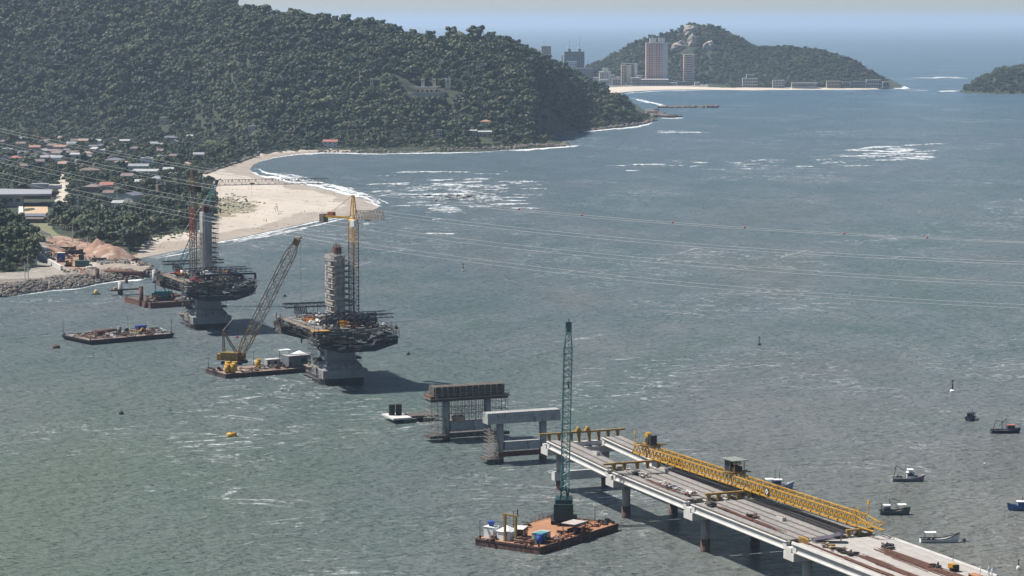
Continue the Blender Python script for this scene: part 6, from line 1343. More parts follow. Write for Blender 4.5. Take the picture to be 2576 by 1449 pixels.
crawler(p4, ang4, (1.6, 0, 2.4), (c * dx - s * dy, 0, t4.z - p4.z), dict(body=TEAL, cw=TEAL, sec=lambda k: TEAL_L, head=TEAL), 'far teal crawler crane whose boom passes behind the farther tower', 2.1, True, (6.0, 3.2, 2.6), 6.5, 8, True, .24, 12)
# ================================================================ BOATS
def boat(x, y, length, beam, label, hull, ang, top, rub=BLACK, sheer=.9, deckm=TIMBER, free=.9):
    p = W(x, y, 0); th = thing('fishing_boat', label, 'boat', (p.x, p.y, 0), R(ang)); n = 14; v = []; f = []; L_ = length
    def sec(u):      # u 0 stern .. 1 bow
        w = beam / 2 * (1 - max(0, (u - .45) / .55) ** 2.2) * (.82 + .18 * min(1, u * 4)); zt = free + sheer * max(0, u - .45) ** 2 * 3.0 + .12 * (1 - u); x_ = -L_ / 2 + L_ * u
        return x_, max(w, .04), zt
    for i in range(n + 1):
        x_, w, zt = sec(i / n); rk = .5 * max(0, i / n - .7) * (zt)      # bow rakes forward
        v += [(x_ + rk, -w, zt), (x_ + rk * .5, -w * .86, zt * .45), (x_ - .2, -w * .5, -.25), (x_ - .2, w * .5, -.25), (x_ + rk * .5, w * .86, zt * .45), (x_ + rk, w, zt)]
    for i in range(n):
        for k in range(5): a = i * 6 + k; f.append((a, a + 1, a + 7, a + 6))
    f.append((0, 5, 4, 3, 2, 1)); MB().add(v, f).build('hull', hull, th)
    d = MB(); vv = []
    for i in range(n + 1): x_, w, zt = sec(i / n); vv += [(x_, -w * .93, zt - .28), (x_, w * .93, zt - .28)]
    d.add(vv, [(i * 2, i * 2 + 2, i * 2 + 3, i * 2 + 1) for i in range(n)]).build('deck', deckm, th)
    for sg in (-1, 1):
        m = MB()
        for i in range(n):
            a, b = sec(i / n), sec((i + 1) / n); ra = .5 * max(0, i / n - .7) * a[2]; rb = .5 * max(0, (i + 1) / n - .7) * b[2]
            m.bar((a[0] + ra, sg * a[1], a[2]), (b[0] + rb, sg * b[1], b[2]), .14, .16)
        m.build('gunwale', rub, th)
    z = free - .28
    for k in top:
        if k[0] == 'cabin': _, x0, x1, h, mt, rm = k; w = beam * .62; c = MB().bx(x0, x1, -w / 2, w / 2, z, z + h).build('cabin', mt, th); MB().bx(x0 - .25, x1 + .25, -w / 2 - .2, w / 2 + .2, z + h, z + h + .12).build('roof', rm, c); MB().bx(x0 + .2, x1 - .2, -w / 2 - .03, -w / 2 + .05, z + h * .5, z + h * .82).build('window', PANE, c)
        if k[0] == 'awning':
            _, x0, x1, h, rm = k; w = beam * .78; MB().sweepx([(-w / 2, z + h), (0, z + h + .18), (w / 2, z + h), (w / 2, z + h + .08), (0, z + h + .28), (-w / 2, z + h + .08)], x0, x1).build('awning', rm, th)
            for x_ in (x0 + .1, x1 - .1):
                for y_ in (-w / 2 + .1, w / 2 - .1): MB().bar((x_, y_, z), (x_, y_, z + h), .08).build('post', DARK, th)
        if k[0] == 'mast': _, x0, h = k; MB().tube((x0, 0, z), (x0, 0, z + h), .09, .05, 6).build('mast', DARK, th)
        if k[0] == 'boom': _, a, b = k; MB().bar(a, b, .14).build('boom', DARK, th)
        if k[0] == 'gear': _, x0, x1, mt = k; junk_m = MB(); g = random.Random(int(x * 3 + x0 * 7)); [junk_m.box((g.uniform(x0, x1), g.uniform(-beam * .25, beam * .25), z + g.uniform(.1, .6)), (g.uniform(.3, .8), g.uniform(.3, .7), g.uniform(.2, .6)), g.uniform(0, 3)) for q in range(6)]; junk_m.build('gear', mt, th, kind='stuff')
    m = MB().rod((L_ / 2 + .4, 0, free * .9), (L_ / 2 + 3.0, -.3, -.1), .06); m.build('mooring_line', DARK, th)
    return th
HB = pm('hull_white', (.60, .61, .60), (.46, .47, .46), .6, .5); HG = pm('hull_grey', (.20, .21, .23), (.12, .13, .15), .6, .5); HN = pm('hull_navy', (.03, .04, .075), (.018, .024, .045), .6, .5); HBL = pm('hull_blue', (.06, .12, .26), (.04, .08, .18), .6, .5); HGN = pm('hull_green', (.10, .13, .12), (.06, .08, .075), .6, .5); ROOFR = pm('roof_faded_red', (.40, .12, .10), (.28, .09, .08), .6, .7); HPB = pm('hull_pale_blue', (.20, .27, .40), (.14, .19, .29), .6, .5)
boat(2443, 1056, 6.2, 2.6, 'small dark blue boat seen end on, highest of the moored boats', HN, 62, [('cabin', -1.6, .8, 1.5, HN, DARK), ('gear', .8, 2.0, WHITE), ('mast', 1.0, 2.8)], HN)
boat(2529, 1089, 8.6, 2.8, 'navy fishing boat with faded red cabin roof and net frames at the right edge', HN, 3, [('cabin', .6, 2.6, 1.7, HN, ROOFR), ('gear', -3, 0, DARK), ('mast', -1.0, 3.6), ('boom', (-3.8, 0, .7), (-2.8, 0, 3.8)), ('boom', (-2.8, 0, 3.8), (-.6, 0, 3.0)), ('mast', .2, 3.8), ('boom', (.2, 0, 4.2), (-2, 0, 2.0))], HG)
boat(2284, 1210, 8.4, 2.8, 'grey white boat with tall dark stern gantry and white wheelhouse', HG, 2, [('cabin', -.4, 1.6, 1.7, HB, WHITE), ('cabin', .0, 1.1, 2.4, WHITE, WHITE), ('gear', -3.2, -1.2, DARK), ('boom', (-3.8, 0, .6), (-3.2, 0, 4.2)), ('boom', (-3.2, 0, 4.2), (.2, 0, 1.9)), ('mast', -.6, 4.2), ('gear', 2, 3.0, RED)], HB)
boat(2250, 1294, 7.4, 2.5, 'dark green boat with two white awnings in front of the grey one', HGN, 3, [('awning', -2.9, -1.1, 1.7, HB), ('awning', .7, 2.8, 1.8, WHITE), ('cabin', -2.7, -1.3, 1.0, HGN, HGN), ('mast', -1.3, 3.4), ('gear', -1, .6, DARK), ('boom', (-3.3, 0, .7), (-3.2, 0, 2.9))], HGN, 1.1)
boat(2363, 1364, 8.9, 2.3, 'slender white boat with black trim, high pointed bow and small stern awning', HB, 2, [('awning', -3.5, -.9, 1.8, WHITE), ('gear', -3, -1.3, DARK)], BLACK, 1.6, HB, .8)
boat(2574, 1284, 7.5, 2.5, 'bright blue boat cut off by the right picture edge', HBL, 182, [('cabin', -1, 1.4, 1.6, HBL, WHITE), ('mast', .2, 3.0)], HBL, 1.2)
boat(1957, 1230, 7.8, 2.6, 'pale blue boat half hidden behind the yellow gantry', HPB, 3, [('cabin', -1.4, .8, 1.8, HPB, WHITE), ('awning', -3.4, -1.4, 2.0, WHITE), ('mast', -.8, 4.4), ('mast', .4, 4.0), ('gear', .9, 3.0, WHITE)], HB, 1.3)

# ---- buoys
def buoy(x, y, kind, label, mat, s=1.0):
    p = W(x, y, 0); t = thing('buoy', label, 'buoy', (p.x, p.y, 0), .4)
    if kind == 'can': MB().tube((-1.3 * s, 0, .35 * s), (1.3 * s, 0, .35 * s), .85 * s, n=16).build('drum', mat, t, True); MB().tube((1.3 * s, 0, .35 * s), (1.36 * s, 0, .35 * s), .75 * s, n=16).build('end_cap', DARK, t); MB().tube((-.1, 0, 1.1 * s), (-.1, 0, 1.5 * s), .12, n=6).build('eye', DARK, t)
    elif kind == 'cone': MB().lathe([(2.2 * s, -.2), (2.3 * s, .35), (1.6 * s, .45)], n=18).build('ring', BLACK, t); MB().lathe([(1.3 * s, .4), (1.1 * s, 1.4), (.5 * s, 2.1), (.15 * s, 2.2)], n=14).build('cone', mat, t)
    elif kind == 'spar': MB().lathe([(.9 * s, -.2), (1.0 * s, .5), (.5 * s, .8)], n=12).build('float', mat, t); MB().tube((0, 0, .6), (0, 0, 3.4 * s), .3 * s, .24 * s, 8).build('spar', DARK, t); MB().ball((0, 0, 4.2 * s), .5 * s).build('topmark', DARK, t)
    else: MB().ball((0, 0, .2), .8 * s, 8).build('ball', mat, t, True); MB().tube((0, 0, .9 * s), (0, 0, 1.3 * s), .14, n=6).build('eye', DARK, t)
for a in ((305, 1042, 'ball', 'black ball buoy alone in the left foreground water', BLACK, 1.0), (583, 1098, 'can', 'yellow drum buoy below the crane barge', YEL_B, 1.0), (141, 876, 'can', 'rusty drum buoy left of the scrap barge', RUST, .95), (242, 740, 'cone', 'yellow cone buoy on a black ring near the rocks', pm('buoy_yellow', (.62, .43, .16), (.5, .33, .11), .8, .6), .85), (716, 746, 'ball', 'dark buoy between the two pylons', DARK, 1.0), (1027, 892, 'ball', 'dark buoy with white top right of the nearer pylon', DARK, .9), (1165, 682, 'spar', 'pale spar buoy far out right of the tower crane', GALV, .8),
  (1910, 868, 'spar', 'dark spar buoy in the middle of the open strait', DARK, .7), (2396, 986, 'spar', 'black and white spar buoy above the moored boats', WHITE, .85), (2425, 1361, 'ball', 'small dark buoy off the bow of the slender white boat', DARK, .55), (596, 850, 'ball', 'small red buoy in the shadow of the farther pylon', RED, .8), (2562, 1432, 'spar', 'marker float near the lower right corner', WHITE, .45), (953, 485, 'ball', 'tiny dark float off the sand spit', DARK, .8) if False else (2477, 1168, 'ball', 'tiny white float left of the moored boats', WHITE, .3)): buoy(*a)

# ================================================================ POWER LINES
ORANGE = pm('marker_orange', (.50, .13, .07), (.40, .10, .055), .5, .5)
def fit_line(pts, xs): c = np.polyfit([p[0] for p in pts], [p[1] for p in pts], 3); return np.polyval(c, xs)
LINES = [([(0, 322.5), (250, 377), (453, 412), (700, 452), (952, 485), (1464, 541), (1873, 572), (2332, 598), (2576, 608)], 'upper wire of the top pair, carrying red marker balls'), ([(0, 330), (250, 384), (453, 419), (700, 458), (952, 491), (1464, 546), (1873, 576), (2332, 601), (2576, 611)], 'lower wire of the top pair'),
  ([(0, 359), (240, 413), (498, 457), (948, 531), (1555, 596), (2000, 631), (2576, 659)], 'upper wire of the second pair'), ([(0, 369), (240, 421), (498, 466), (948, 540), (1555, 604), (2000, 638), (2576, 665)], 'lower wire of the second pair'),
  ([(0, 395), (230, 452), (500, 503), (948, 567), (1555, 643), (2000, 680), (2576, 711)], 'upper wire of the third pair'), ([(0, 406), (230, 463), (500, 514), (948, 578), (1555, 653), (2000, 689), (2576, 719)], 'lower wire of the third pair'),
  ([(0, 433), (296, 504), (549, 548), (948, 616), (1555, 693), (2000, 733), (2576, 766)], 'upper wire of the lowest pair'), ([(0, 446), (296, 516), (549, 558), (948, 627), (1555, 703), (2000, 742), (2576, 775)], 'lower wire of the lowest pair')]
for k, (pts, lab) in enumerate(LINES):
    xs = np.linspace(-90, 2670, 60); ys = fit_line(pts, xs); Yd = np.interp(xs, [-90, 540, 900, 2670], [960, 945, 925, 880]) + (k % 2) * 4 - (k // 2) * 5
    P = [atY(x, y, d) for x, y, d in zip(xs, ys, Yd)]; th = thing('power_line', lab, 'wire', P[0], 0, 'power lines over the strait'); m = MB(); o = P[0]
    for a, b in zip(P, P[1:]): m.rod(a - o, b - o, .10)
    m.build('conductor', WIRE, th)
    if k == 0:
        for bxp in (97, 1097, 1305, 1464, 1692, 1873, 2123, 2332):
            yy = float(fit_line(pts, bxp)); q = atY(bxp, yy, float(np.interp(bxp, xs, Yd))) - o; MB().ball(q, .42, 8).build('marker_ball', ORANGE, th, True)

# ================================================================ SHORE WORKS
def pole(x, y, h, label, arm=True, mat=CONC):
    p = hit(x, y); t = thing('utility_pole', label, 'pole', (p.x, p.y, p.z - .3)); MB().tube((0, 0, -.5), (0, 0, h), .22, .14, 8).build('post', mat, t)
    if arm: MB().bar((-1.2, 0, h - .6), (1.2, 0, h - .6), .16).build('cross_arm', TIMBER, t); 
    MB().box((0, 0, h - .2), (.3, .3, .35)).build('cap', GALV, t)
for a in ((71, 703, 11.5, 'taller pale pole of two by the shore road'), (63, 705, 8.5, 'shorter grey pole left of the taller one by the road'), (183, 612, 10.5, 'tall pole at the upper edge of the earth yard'), (199, 628, 7.5, 'lamp pole left above the fence of the earth yard', False), (221, 632, 8.0, 'pole behind the fence of the earth yard', False), (92, 665, 5.0, 'short pole by the road bend')): pole(*a)
def lattice_mast(x, y, h, label):
    p = hit(x, y); t = thing('lattice_mast', label, 'mast', (p.x, p.y, p.z - .4)); MB().lattice((0, 0, 0), (0, 0, h), 2.4, 2.4, 14, .22, .14, .7, .7).build('tower', GALV, t); MB().bx(-1.6, 1.6, -1.6, 1.6, -.6, .3).build('base', CONC, t)
    for z in (h * .78, h * .9): MB().bar((-2.2, 0, z), (2.2, 0, z), .2).build('arm', GALV, t)
lattice_mast(196, 560, 26, 'slim grey lattice mast rising from the trees behind the yard')
def container(x, y, d, mat, rz, label, z=0.0, taper=False):
    p = hit(x, y); t = thing('container', label, 'container', (p.x, p.y, p.z - .1 + z), R(rz)); X, Y, Z = d
    MB().bx(-X / 2, X / 2, -Y / 2, Y / 2, 0, Z).build('box', mat, t); MB().bx(-X / 2 - .08, X / 2 + .08, -Y / 2 - .08, Y / 2 + .08, Z, Z + .15).build('roof', WALLS['white'] if Z > 3 else mat, t)
    for k in range(int(X / 1.1)): MB().bx(-X / 2 + .3 + k * 1.1, -X / 2 + .5 + k * 1.1, -Y / 2 - .07, -Y / 2 + .02, .2, Z - .2).build('rib', mat, t)
container(154, 660, (3.8, 3.0, 4.6), BLUE, 8, 'blue container with pale top in the middle of the earth yard'); container(207, 671, (6.6, 2.6, 2.8), GREEN, 4, 'green container near the rocks of the earth yard'); container(205, 655, (2.2, 2.2, 2.6), DARK, 0, 'small dark box behind the green container')
container(250, 656, (7.0, 2.4, 1.4), FORM, 4, 'low dark skip right of the green container')
def truck(x, y, label, cabm, bodym, rz):
    p = hit(x, y); t = thing('truck', label, 'truck', (p.x, p.y, p.z), R(rz)); c = MB().bx(2.6, 4.6, -1.2, 1.2, .7, 3.0).build('cab', cabm, t); MB().bx(4.6, 4.65, -1.0, 1.0, 1.8, 2.8).build('windscreen', PANE, c); MB().add([(-3.8, -1.25, 1.1), (2.4, -1.25, 1.1), (2.4, 1.25, 1.1), (-3.8, 1.25, 1.1), (-4.1, -1.4, 2.6), (2.5, -1.4, 2.6), (2.5, 1.4, 2.6), (-4.1, 1.4, 2.6)], [(3, 2, 1, 0), (4, 5, 6, 7), (0, 1, 5, 4), (1, 2, 6, 5), (2, 3, 7, 6), (3, 0, 4, 7)]).build('body', bodym, t); MB().bx(-4, 4.4, -1.0, 1.0, .6, 1.1).build('chassis', DARK, t)
    for xx in (-3, -1.6, 3.4):
        for yy in (-1.15, 1.15): w = MB().tube((xx, yy - .2, .5), (xx, yy + .2, .5), .5, n=12).build('wheel', BLACK, t); MB().tube((xx, yy - .22, .5), (xx, yy + .22, .5), .22, n=8).build('rim', GALV, w)
truck(186, 643, 'dark tipper truck parked in the upper earth yard', DARK, NAVY, 6)
def van(x, y, label, mat, rz):
    p = hit(x, y); t = thing('van', label, 'van', (p.x, p.y, p.z), R(rz)); MB().sweepy([(-2.2, .4), (2.2, .4), (2.3, 1.1), (1.5, 1.9), (-2.2, 2.0)], -.9, .9).build('body', mat, t); MB().sweepy([(1.55, 1.15), (2.12, 1.15), (1.5, 1.75)], -.93, .93).build('windscreen', PANE, t)
    for xx in (-1.4, 1.4):
        for yy in (-.85, .85): MB().tube((xx, yy - .12, .35), (xx, yy + .12, .35), .35, n=10).build('wheel', BLACK, t)
van(113, 631, 'white van parked at the left of the earth yard', WHITE, 95); van(103, 606, 'white van at the top of the yard road', WHITE, 20)
def machine(x, y, label, rz, s=1.0):
    p = hit(x, y); t = thing('excavator', label, 'excavator', (p.x, p.y, p.z), R(rz)); t.scale = (s, s, s)
    for yy in (-1.2, 1.2): MB().sweepy([(-1.8, .3), (-1.5, 0), (1.5, 0), (1.8, .3), (1.5, .8), (-1.5, .8)], yy - .3, yy + .3).build('track', BLACK, t)
    MB().bx(-1.8, 1.0, -1.2, 1.2, .9, 2.1).build('house', OLIVE, t); MB().bx(.1, 1.3, .1, 1.1, 1.0, 2.9).build('cab', DARK, t); MB().bar((1.0, -.3, 1.8), (3.6, -.3, 4.0), .4).bar((3.6, -.3, 4.0), (5.2, -.3, 1.6), .3).build('arm', OLIVE, t); MB().box((5.2, -.3, 1.1), (.9, .9, .8)).build('bucket', DARK, t)
machine(172, 671, 'rust brown excavator left of the green container', 200, 1.0); machine(165, 640, 'dark excavator beside the tipper truck', 30, .9)
drum_thing('coil', 'large dark coil on pale ground left of the van', 'coil', hit(92, 632), 2.6, 1.6, DARK)
# fences and the retaining wall
def fence(pts, h, step, label, mat, rail=True):
    P = [hit(x, y) for x, y in pts]; t = thing('fence', label, 'fence', P[0]); o = P[0]
    for a, b in zip(P, P[1:]):
        n = max(1, int((b - a).length / step))
        for k in range(n): q = a.lerp(b, k / n) - o; MB().bar(q - Vector((0, 0, .3)), q + Vector((0, 0, h)), .3).build('post', mat, t)
        if rail: MB().bar(a - o + Vector((0, 0, h * .55)), b - o + Vector((0, 0, h * .55)), .12, h * .5).build('panel', GALV, t)
fence([(58, 567), (80, 576), (104, 589), (128, 599)], 2.0, 4.0, 'pale post fence along the road beside the hall', CONC); fence([(204, 606), (228, 614), (252, 622)], 1.9, 3.5, 'pale post fence between the earth yard and the trees', CONC, False)
P = [hit(x, y) for x, y in ((96, 645), (118, 660), (140, 672), (155, 680))]; t = thing('retaining_wall', 'long pale sloping concrete wall along the yard road', 'wall', P[0]); o = P[0]
for a, b in zip(P, P[1:]): MB().bar(a - o + Vector((0, 0, .8)), b - o + Vector((0, 0, .8)), 1.0, 2.6).build('panel', CONC, t)
# heaps of earth
def mound(x, y, rx, ry, h, label, seed, mat=EARTH):
    p = hit(x, y); g = 26; u = np.linspace(-1, 1, g); gx, gy = np.meshgrid(u, u); r = np.hypot(gx, gy); z = np.clip(1 - r, 0, 1) ** .9 * h * (.55 + .9 * fbm(gx * 2.6 + seed, gy * 2.6, seed, 5)) + (fbm(gx * 7 + seed, gy * 7, seed + 3, 3) - .5) * .9 - .8
    V = np.stack([gx * rx, gy * ry, z], -1).reshape(-1, 3); idx = np.arange(g * g).reshape(g, g); Fq = np.stack([idx[:-1, :-1], idx[:-1, 1:], idx[1:, 1:], idx[1:, :-1]], -1).reshape(-1, 4)
    tag(obj('earth_mound', np_mesh('earth_mound', V, Fq, mat), loc=p), label, 'mound')
mound(246, 640, 11, 16, 8.0, 'left and taller of two red earth mounds by the trees', 1); mound(272, 646, 13, 18, 8.2, 'right red earth mound nearest the beach', 2); mound(150, 612, 9, 12, 3.2, 'low pale red heap at the top of the yard', 3); mound(176, 622, 9, 10, 3.0, 'low red heap above the tipper truck', 4); mound(295, 672, 14, 14, 2.6, 'flat grey brown spoil heap behind the long pipe', 5, pm('spoil', (.30, .25, .20), (.20, .17, .14), .15, .95, bump=.2)); mound(232, 668, 7, 9, 2.2, 'pale sand heap right of the green container', 6, SAND)
# long pipe sloping off the headland
pa_, pb_ = atY(268, 681, W(268, 700, 0).y), atY(372, 690, W(372, 702, 0).y)
t = thing('steel_pipe', 'long dark red pipe sloping down over the rocks of the headland', 'pipe', pa_); MB().tube((0, 0, 0), pb_ - pa_, 1.15, n=18).build('shell', RUST, t, True); q = (pb_ - pa_).normalized(); MB().tube(pb_ - pa_ - q * .6, pb_ - pa_ + q * .2, 1.6, 1.9, 18).build('flange', DARK, t); MB().bx(2, 5, -1, 1, -4, -.9).build('support', FORM, t); MB().bx(pb_.x - pa_.x - 4, pb_.x - pa_.x - 2, pb_.y - pa_.y - 1, pb_.y - pa_.y + 1, -6, pb_.z - pa_.z - .9).build('support', FORM, t)
MB().bx(4, pb_.x - pa_.x, 2, 5, -5.5, -2.6).build('sheet_wall', NAVY, t)

for k, (x, y, lab, ms) in enumerate(((128, 612, 'timber stack beside the yard road top', (TIMBER, RUST)), (140, 622, 'pale timber right of the white van', (TIMBER, WHITE)), (160, 618, 'planks and pipes in the upper middle of the yard', (TIMBER, GALV)), (196, 634, 'rust bars above the tipper truck', (RUST, TIMBER)), (134, 642, 'dark stores above the retaining wall', (DARK, TIMBER)), (120, 648, 'dark scraps beside the retaining wall', (DARK, RUST)), (150, 650, 'timber left of the blue container', (TIMBER, DARK)), (170, 652, 'drums right of the blue container', (RUST, OLIVE)), (188, 662, 'brown bars above the green container', (RUST, TIMBER)), (226, 652, 'grey stores below the left earth mound', (GALV, DARK)), (240, 662, 'dark pipes below the earth mounds', (DARK, RUST)), (262, 664, 'pale blocks below the right earth mound', (CONC, WHITE)), (285, 668, 'timber near the long pipe', (TIMBER, DARK)), (205, 684, 'dark gear on the quay left of the rock pile', (DARK, TIMBER)), (178, 686, 'brown boxes on the quay', (OLIVE, RUST)), (108, 640, 'pale bags by the road bend', (WHITE, TIMBER)))):
    junk(hit(x, y), lab, ms, 300 + k, 12, (3.2, 3.0), 1.5, 'stores')
# ---- rocks: rip-rap as one mass, the larger shore boulders one by one
LUMPS = [lump(200 + k, 1, .5) for k in range(6)]
def rockmass(name, label, spots, mat):
    V = []; Fq = []; n = 0; g = np.random.default_rng(9)
    for p, s in spots:
        v, f = LUMPS[g.integers(0, 6)]; a = g.uniform(0, 6.28); c, q = math.cos(a), math.sin(a); v = v * np.array([s, s * g.uniform(.7, 1), s * g.uniform(.55, .85)]); v = np.stack([v[:, 0] * c - v[:, 1] * q, v[:, 0] * q + v[:, 1] * c, v[:, 2]], 1) + np.array(p); V.append(v); Fq.append(f + n); n += len(v)
    o = obj(name, np_mesh(name, np.concatenate(V), np.concatenate(Fq), mat), kind='stuff'); o['label'] = label
RIP = pm('riprap', (.16, .14, .12), (.055, .05, .047), .22, .9, bump=.1, bscale=2, c3=(.25, .22, .185))
def along(pts, n, w, smin, smax, up, seed):
    g = np.random.default_rng(seed); P = np.array([W(x, y)[:2] for x, y in pts]); L_ = np.concatenate([[0], np.cumsum(np.hypot(*np.diff(P, axis=0).T))]); out = []
    for k in range(n):
        d = g.uniform(0, L_[-1]); x = np.interp(d, L_, P[:, 0]); y = np.interp(d, L_, P[:, 1]); o = g.uniform(0, 1); q = (x + g.uniform(-1, 1), y + o * w); out.append(((q[0], q[1], max(0, float(zland(q[0], q[1]))) + g.uniform(-.1, .35) + up), g.uniform(smin, smax)))
    return out
rockmass('riprap', 'grey brown rock armour along the shore below the road and round the headland', along([(-60, 757), (0, 749), (60, 739), (130, 728), (200, 723)], 1000, 27, .25, 1.3, 0, 11) + along([(130, 728), (200, 723), (240, 713), (300, 704), (345, 702), (386, 694)], 800, 15, .25, 1.2, 0, 1) + along([(388, 691), (378, 678), (352, 664), (338, 655)], 130, 10, .4, 1.1, 0, 2), RIP)
g9 = np.random.default_rng(19); SPW = []
for k in range(420):
    x, y = g9.uniform(205, 395), g9.uniform(650, 704)
    if in_poly(np.array([x]), np.array([y]), SPOILPX)[0]: q = W(x, y, 0); SPW.append(((q.x, q.y, float(zland(q.x, q.y)) + g9.uniform(-.2, .2)), g9.uniform(.3, 1.1)))
rockmass('rubble', 'grey brown rubble strewn over the tip of the headland', SPW, RIP)
rockmass('sea_wall_rocks', 'line of grey stones between the village and the sand', along([(512, 447), (540, 434), (575, 421), (610, 409), (640, 397), (668, 389), (700, 383)], 420, 14, .7, 1.6, .3, 3), RIP)
SHR = pm('shore_stone', (.16, .135, .115), (.085, .075, .068), .3, .9, bump=.2, bscale=.8, c3=(.22, .19, .16))
rockmass('shore_rocks', 'dark rocks fringing the wooded bay shore and the point', along([(800, 384), (960, 386), (1130, 383), (1290, 376), (1405, 370)], 240, 10, .6, 1.8, 0, 4) + along([(1400, 338), (1520, 326), (1622, 312), (1650, 303)], 200, 14, .8, 2.4, 0, 5) + along([(1250, 378), (1405, 370), (1428, 361)], 120, 10, .8, 2.2, 0, 6), SHR)
labs = ['seaward most flat boulder on the rocky spit', 'second boulder on the rocky spit', 'boulder in the middle of the rocky spit', 'boulder at the root of the rocky spit', 'large pale boulder at the notch below the forest', 'rounded boulder right of the large pale one', 'tall boulder in the row under the dark slope', 'low boulder right of the tall one in the row', 'boulder at the right end of the row under the slope']
for k, (x, y, s) in enumerate(((1424, 366, 4.2), (1414, 368, 3.6), (1400, 368, 3.8), (1388, 362, 3.5), (1404, 342, 4.5), (1418, 339, 3.8), (1432, 336, 4.6), (1446, 334, 3.4), (1462, 332, 3.6))):
    p = W(x, y, .6); v, f = lump(400 + k, 2, .4); tag(obj('boulder', np_mesh('boulder', v * np.array([s, s * .8, s * .55]), f, SHR), loc=p), labs[k], 'boulder', 'shore boulders')
for k, (x, y, sx, lab) in enumerate(((1648, 287, 14, 'dark rock island left of two behind the point'), (1672, 293, 20, 'long low grey rock right of the dark one behind the point'), (1640, 279, 9, 'small rock against the point'))):
    p = W(x, y, .8); v, f = lump(430 + k, 3, .45); tag(obj('sea_rock', np_mesh('sea_rock', v * np.array([sx, 12, 4.2 - k * .6]), f, SHR), loc=p), lab, 'rock')
jt = []; g = np.random.default_rng(4)
for k in range(260): x = g.uniform(1655, 1806); p = W(x, 270.5 + g.uniform(-.8, .8), 0); jt.append(((p.x, p.y, g.uniform(0, 1.6) + (1 if x > 1780 else 0)), g.uniform(1.2, 2.6)))
rockmass('jetty', 'long thin dark stone jetty reaching out behind the point', jt, SHR)

# ================================================================ PEOPLE on the deck and the sand
def person(name, loc, rz, label, shirt, trousers, stride=.15, arm=.2, lean=0.0):
    th = thing(name, label, 'person', loc, rz)
    J = [((0, 0, .95), .14), ((lean * .3, 0, 1.18), .135), ((lean * .6, 0, 1.42), .15), ((lean * .75, 0, 1.54), .06), ((lean * .85, 0, 1.66), .095), ((lean * .9 + .01, 0, 1.76), .075),
         ((0, .1, .88), .10), ((stride, .11, .5), .072), ((stride * .7, .11, .08), .05), ((stride * .7 + .15, .12, .04), .045), ((0, -.1, .88), .10), ((-stride, -.11, .5), .072), ((-stride * 1.3, -.11, .08), .05), ((-stride * 1.3 + .15, -.12, .04), .045),
         ((lean * .6, .2, 1.42), .06), ((lean * .6 + arm * .4, .27, 1.14), .048), ((lean * .6 + arm * 1.3, .25, .92), .038), ((lean * .6, -.2, 1.42), .06), ((lean * .6 - arm * .3, -.27, 1.14), .048), ((lean * .6 + arm * .4, -.26, .90), .038)]
    E = [(0, 1), (1, 2), (2, 3), (3, 4), (4, 5), (0, 6), (6, 7), (7, 8), (8, 9), (0, 10), (10, 11), (11, 12), (12, 13), (2, 14), (14, 15), (15, 16), (2, 17), (17, 18), (18, 19)]
    me = bpy.data.meshes.new('body'); me.from_pydata([j[0] for j in J], E, []); me.update(); me.materials.append(shirt); ob = obj('body', me, th)
    sk = ob.modifiers.new('skin', 'SKIN'); sk.use_smooth_shade = True
    for d, j in zip(me.skin_vertices[0].data if me.skin_vertices else [], J): d.radius = (j[1], j[1])
    if not me.skin_vertices:
        bpy.context.view_layer.objects.active = ob
    ob.modifiers.new('sub', 'SUBSURF').levels = 1; ob.modifiers['sub'].render_levels = 1
    MB().ball((lean * .9, 0, 1.75), .13, 6, .8).build('helmet', WHITE, th, True)
    return th
OVERALL = pm('white_overall', (.62, .62, .66), (.5, .5, .54), 2, .8); DARKCL = pm('dark_clothes', (.06, .06, .08), (.04, .04, .05), 2, .8)
for s, t, rz, lab, st in ((256.3, 8.0, .4, 'worker in white overalls, leftmost of three at the lower right deck', .12), (257.0, 9.6, 2.0, 'worker in white overalls, middle of three at the lower right deck', .05), (258.2, 12.6 - 3.0, 1.2, 'worker in white overalls, rightmost of three at the lower right deck', .18)): person('person', deck_pt(s, t, .26), rz, lab, OVERALL, OVERALL, st)
for k, (x, y, lab) in enumerate(((664, 558, 'walker in dark clothes on the sand, left of two near the water'), (670, 559, 'walker in dark clothes on the sand, right of two near the water'), (690, 527, 'person standing by the beach post'))): person('person', hit(x, y), k * 1.5, lab, DARKCL, DARKCL)
p = hit(696, 531); t = thing('beach_post', 'small wooden lookout post in the middle of the sand', 'post', p); MB().bar((-.8, -.8, 0), (-.3, -.3, 2.6), .18).bar((.8, -.8, 0), (.3, -.3, 2.6), .18).bar((.8, .8, 0), (.3, .3, 2.6), .18).bar((-.8, .8, 0), (-.3, .3, 2.6), .18).build('leg', TIMBER, t); MB().bx(-.9, .9, -.9, .9, 2.6, 2.8).build('platform', TIMBER, t); MB().bx(-1, 1, -1, 1, 4.3, 4.45).build('roof', TIMBER, t); MB().bar((0, 0, 2.8), (0, 0, 4.3), .15).build('mast', TIMBER, t)
t = thing('compressor', 'yellow compressor with a thin stack on the finished span', 'machine', deck_pt(250.5, 5.6), B_ANG); MB().bx(-1.1, .6, -.6, .6, .4, 1.4).build('body', YEL, t); MB().bx(.6, 1.2, -.6, .6, .4, 1.4).build('grille', BLACK, t); MB().tube((-.2, 0, 1.9), (-.2, 0, 4.2), .09, n=6).build('stack', GALV, t); MB().tube((.3, -.9, .4), (.3, .9, .4), .4, n=10).build('wheel', BLACK, t)
bundle(252, 257, 4.2, 1.6, 12, 'yellow brown bars beside the compressor', 9)
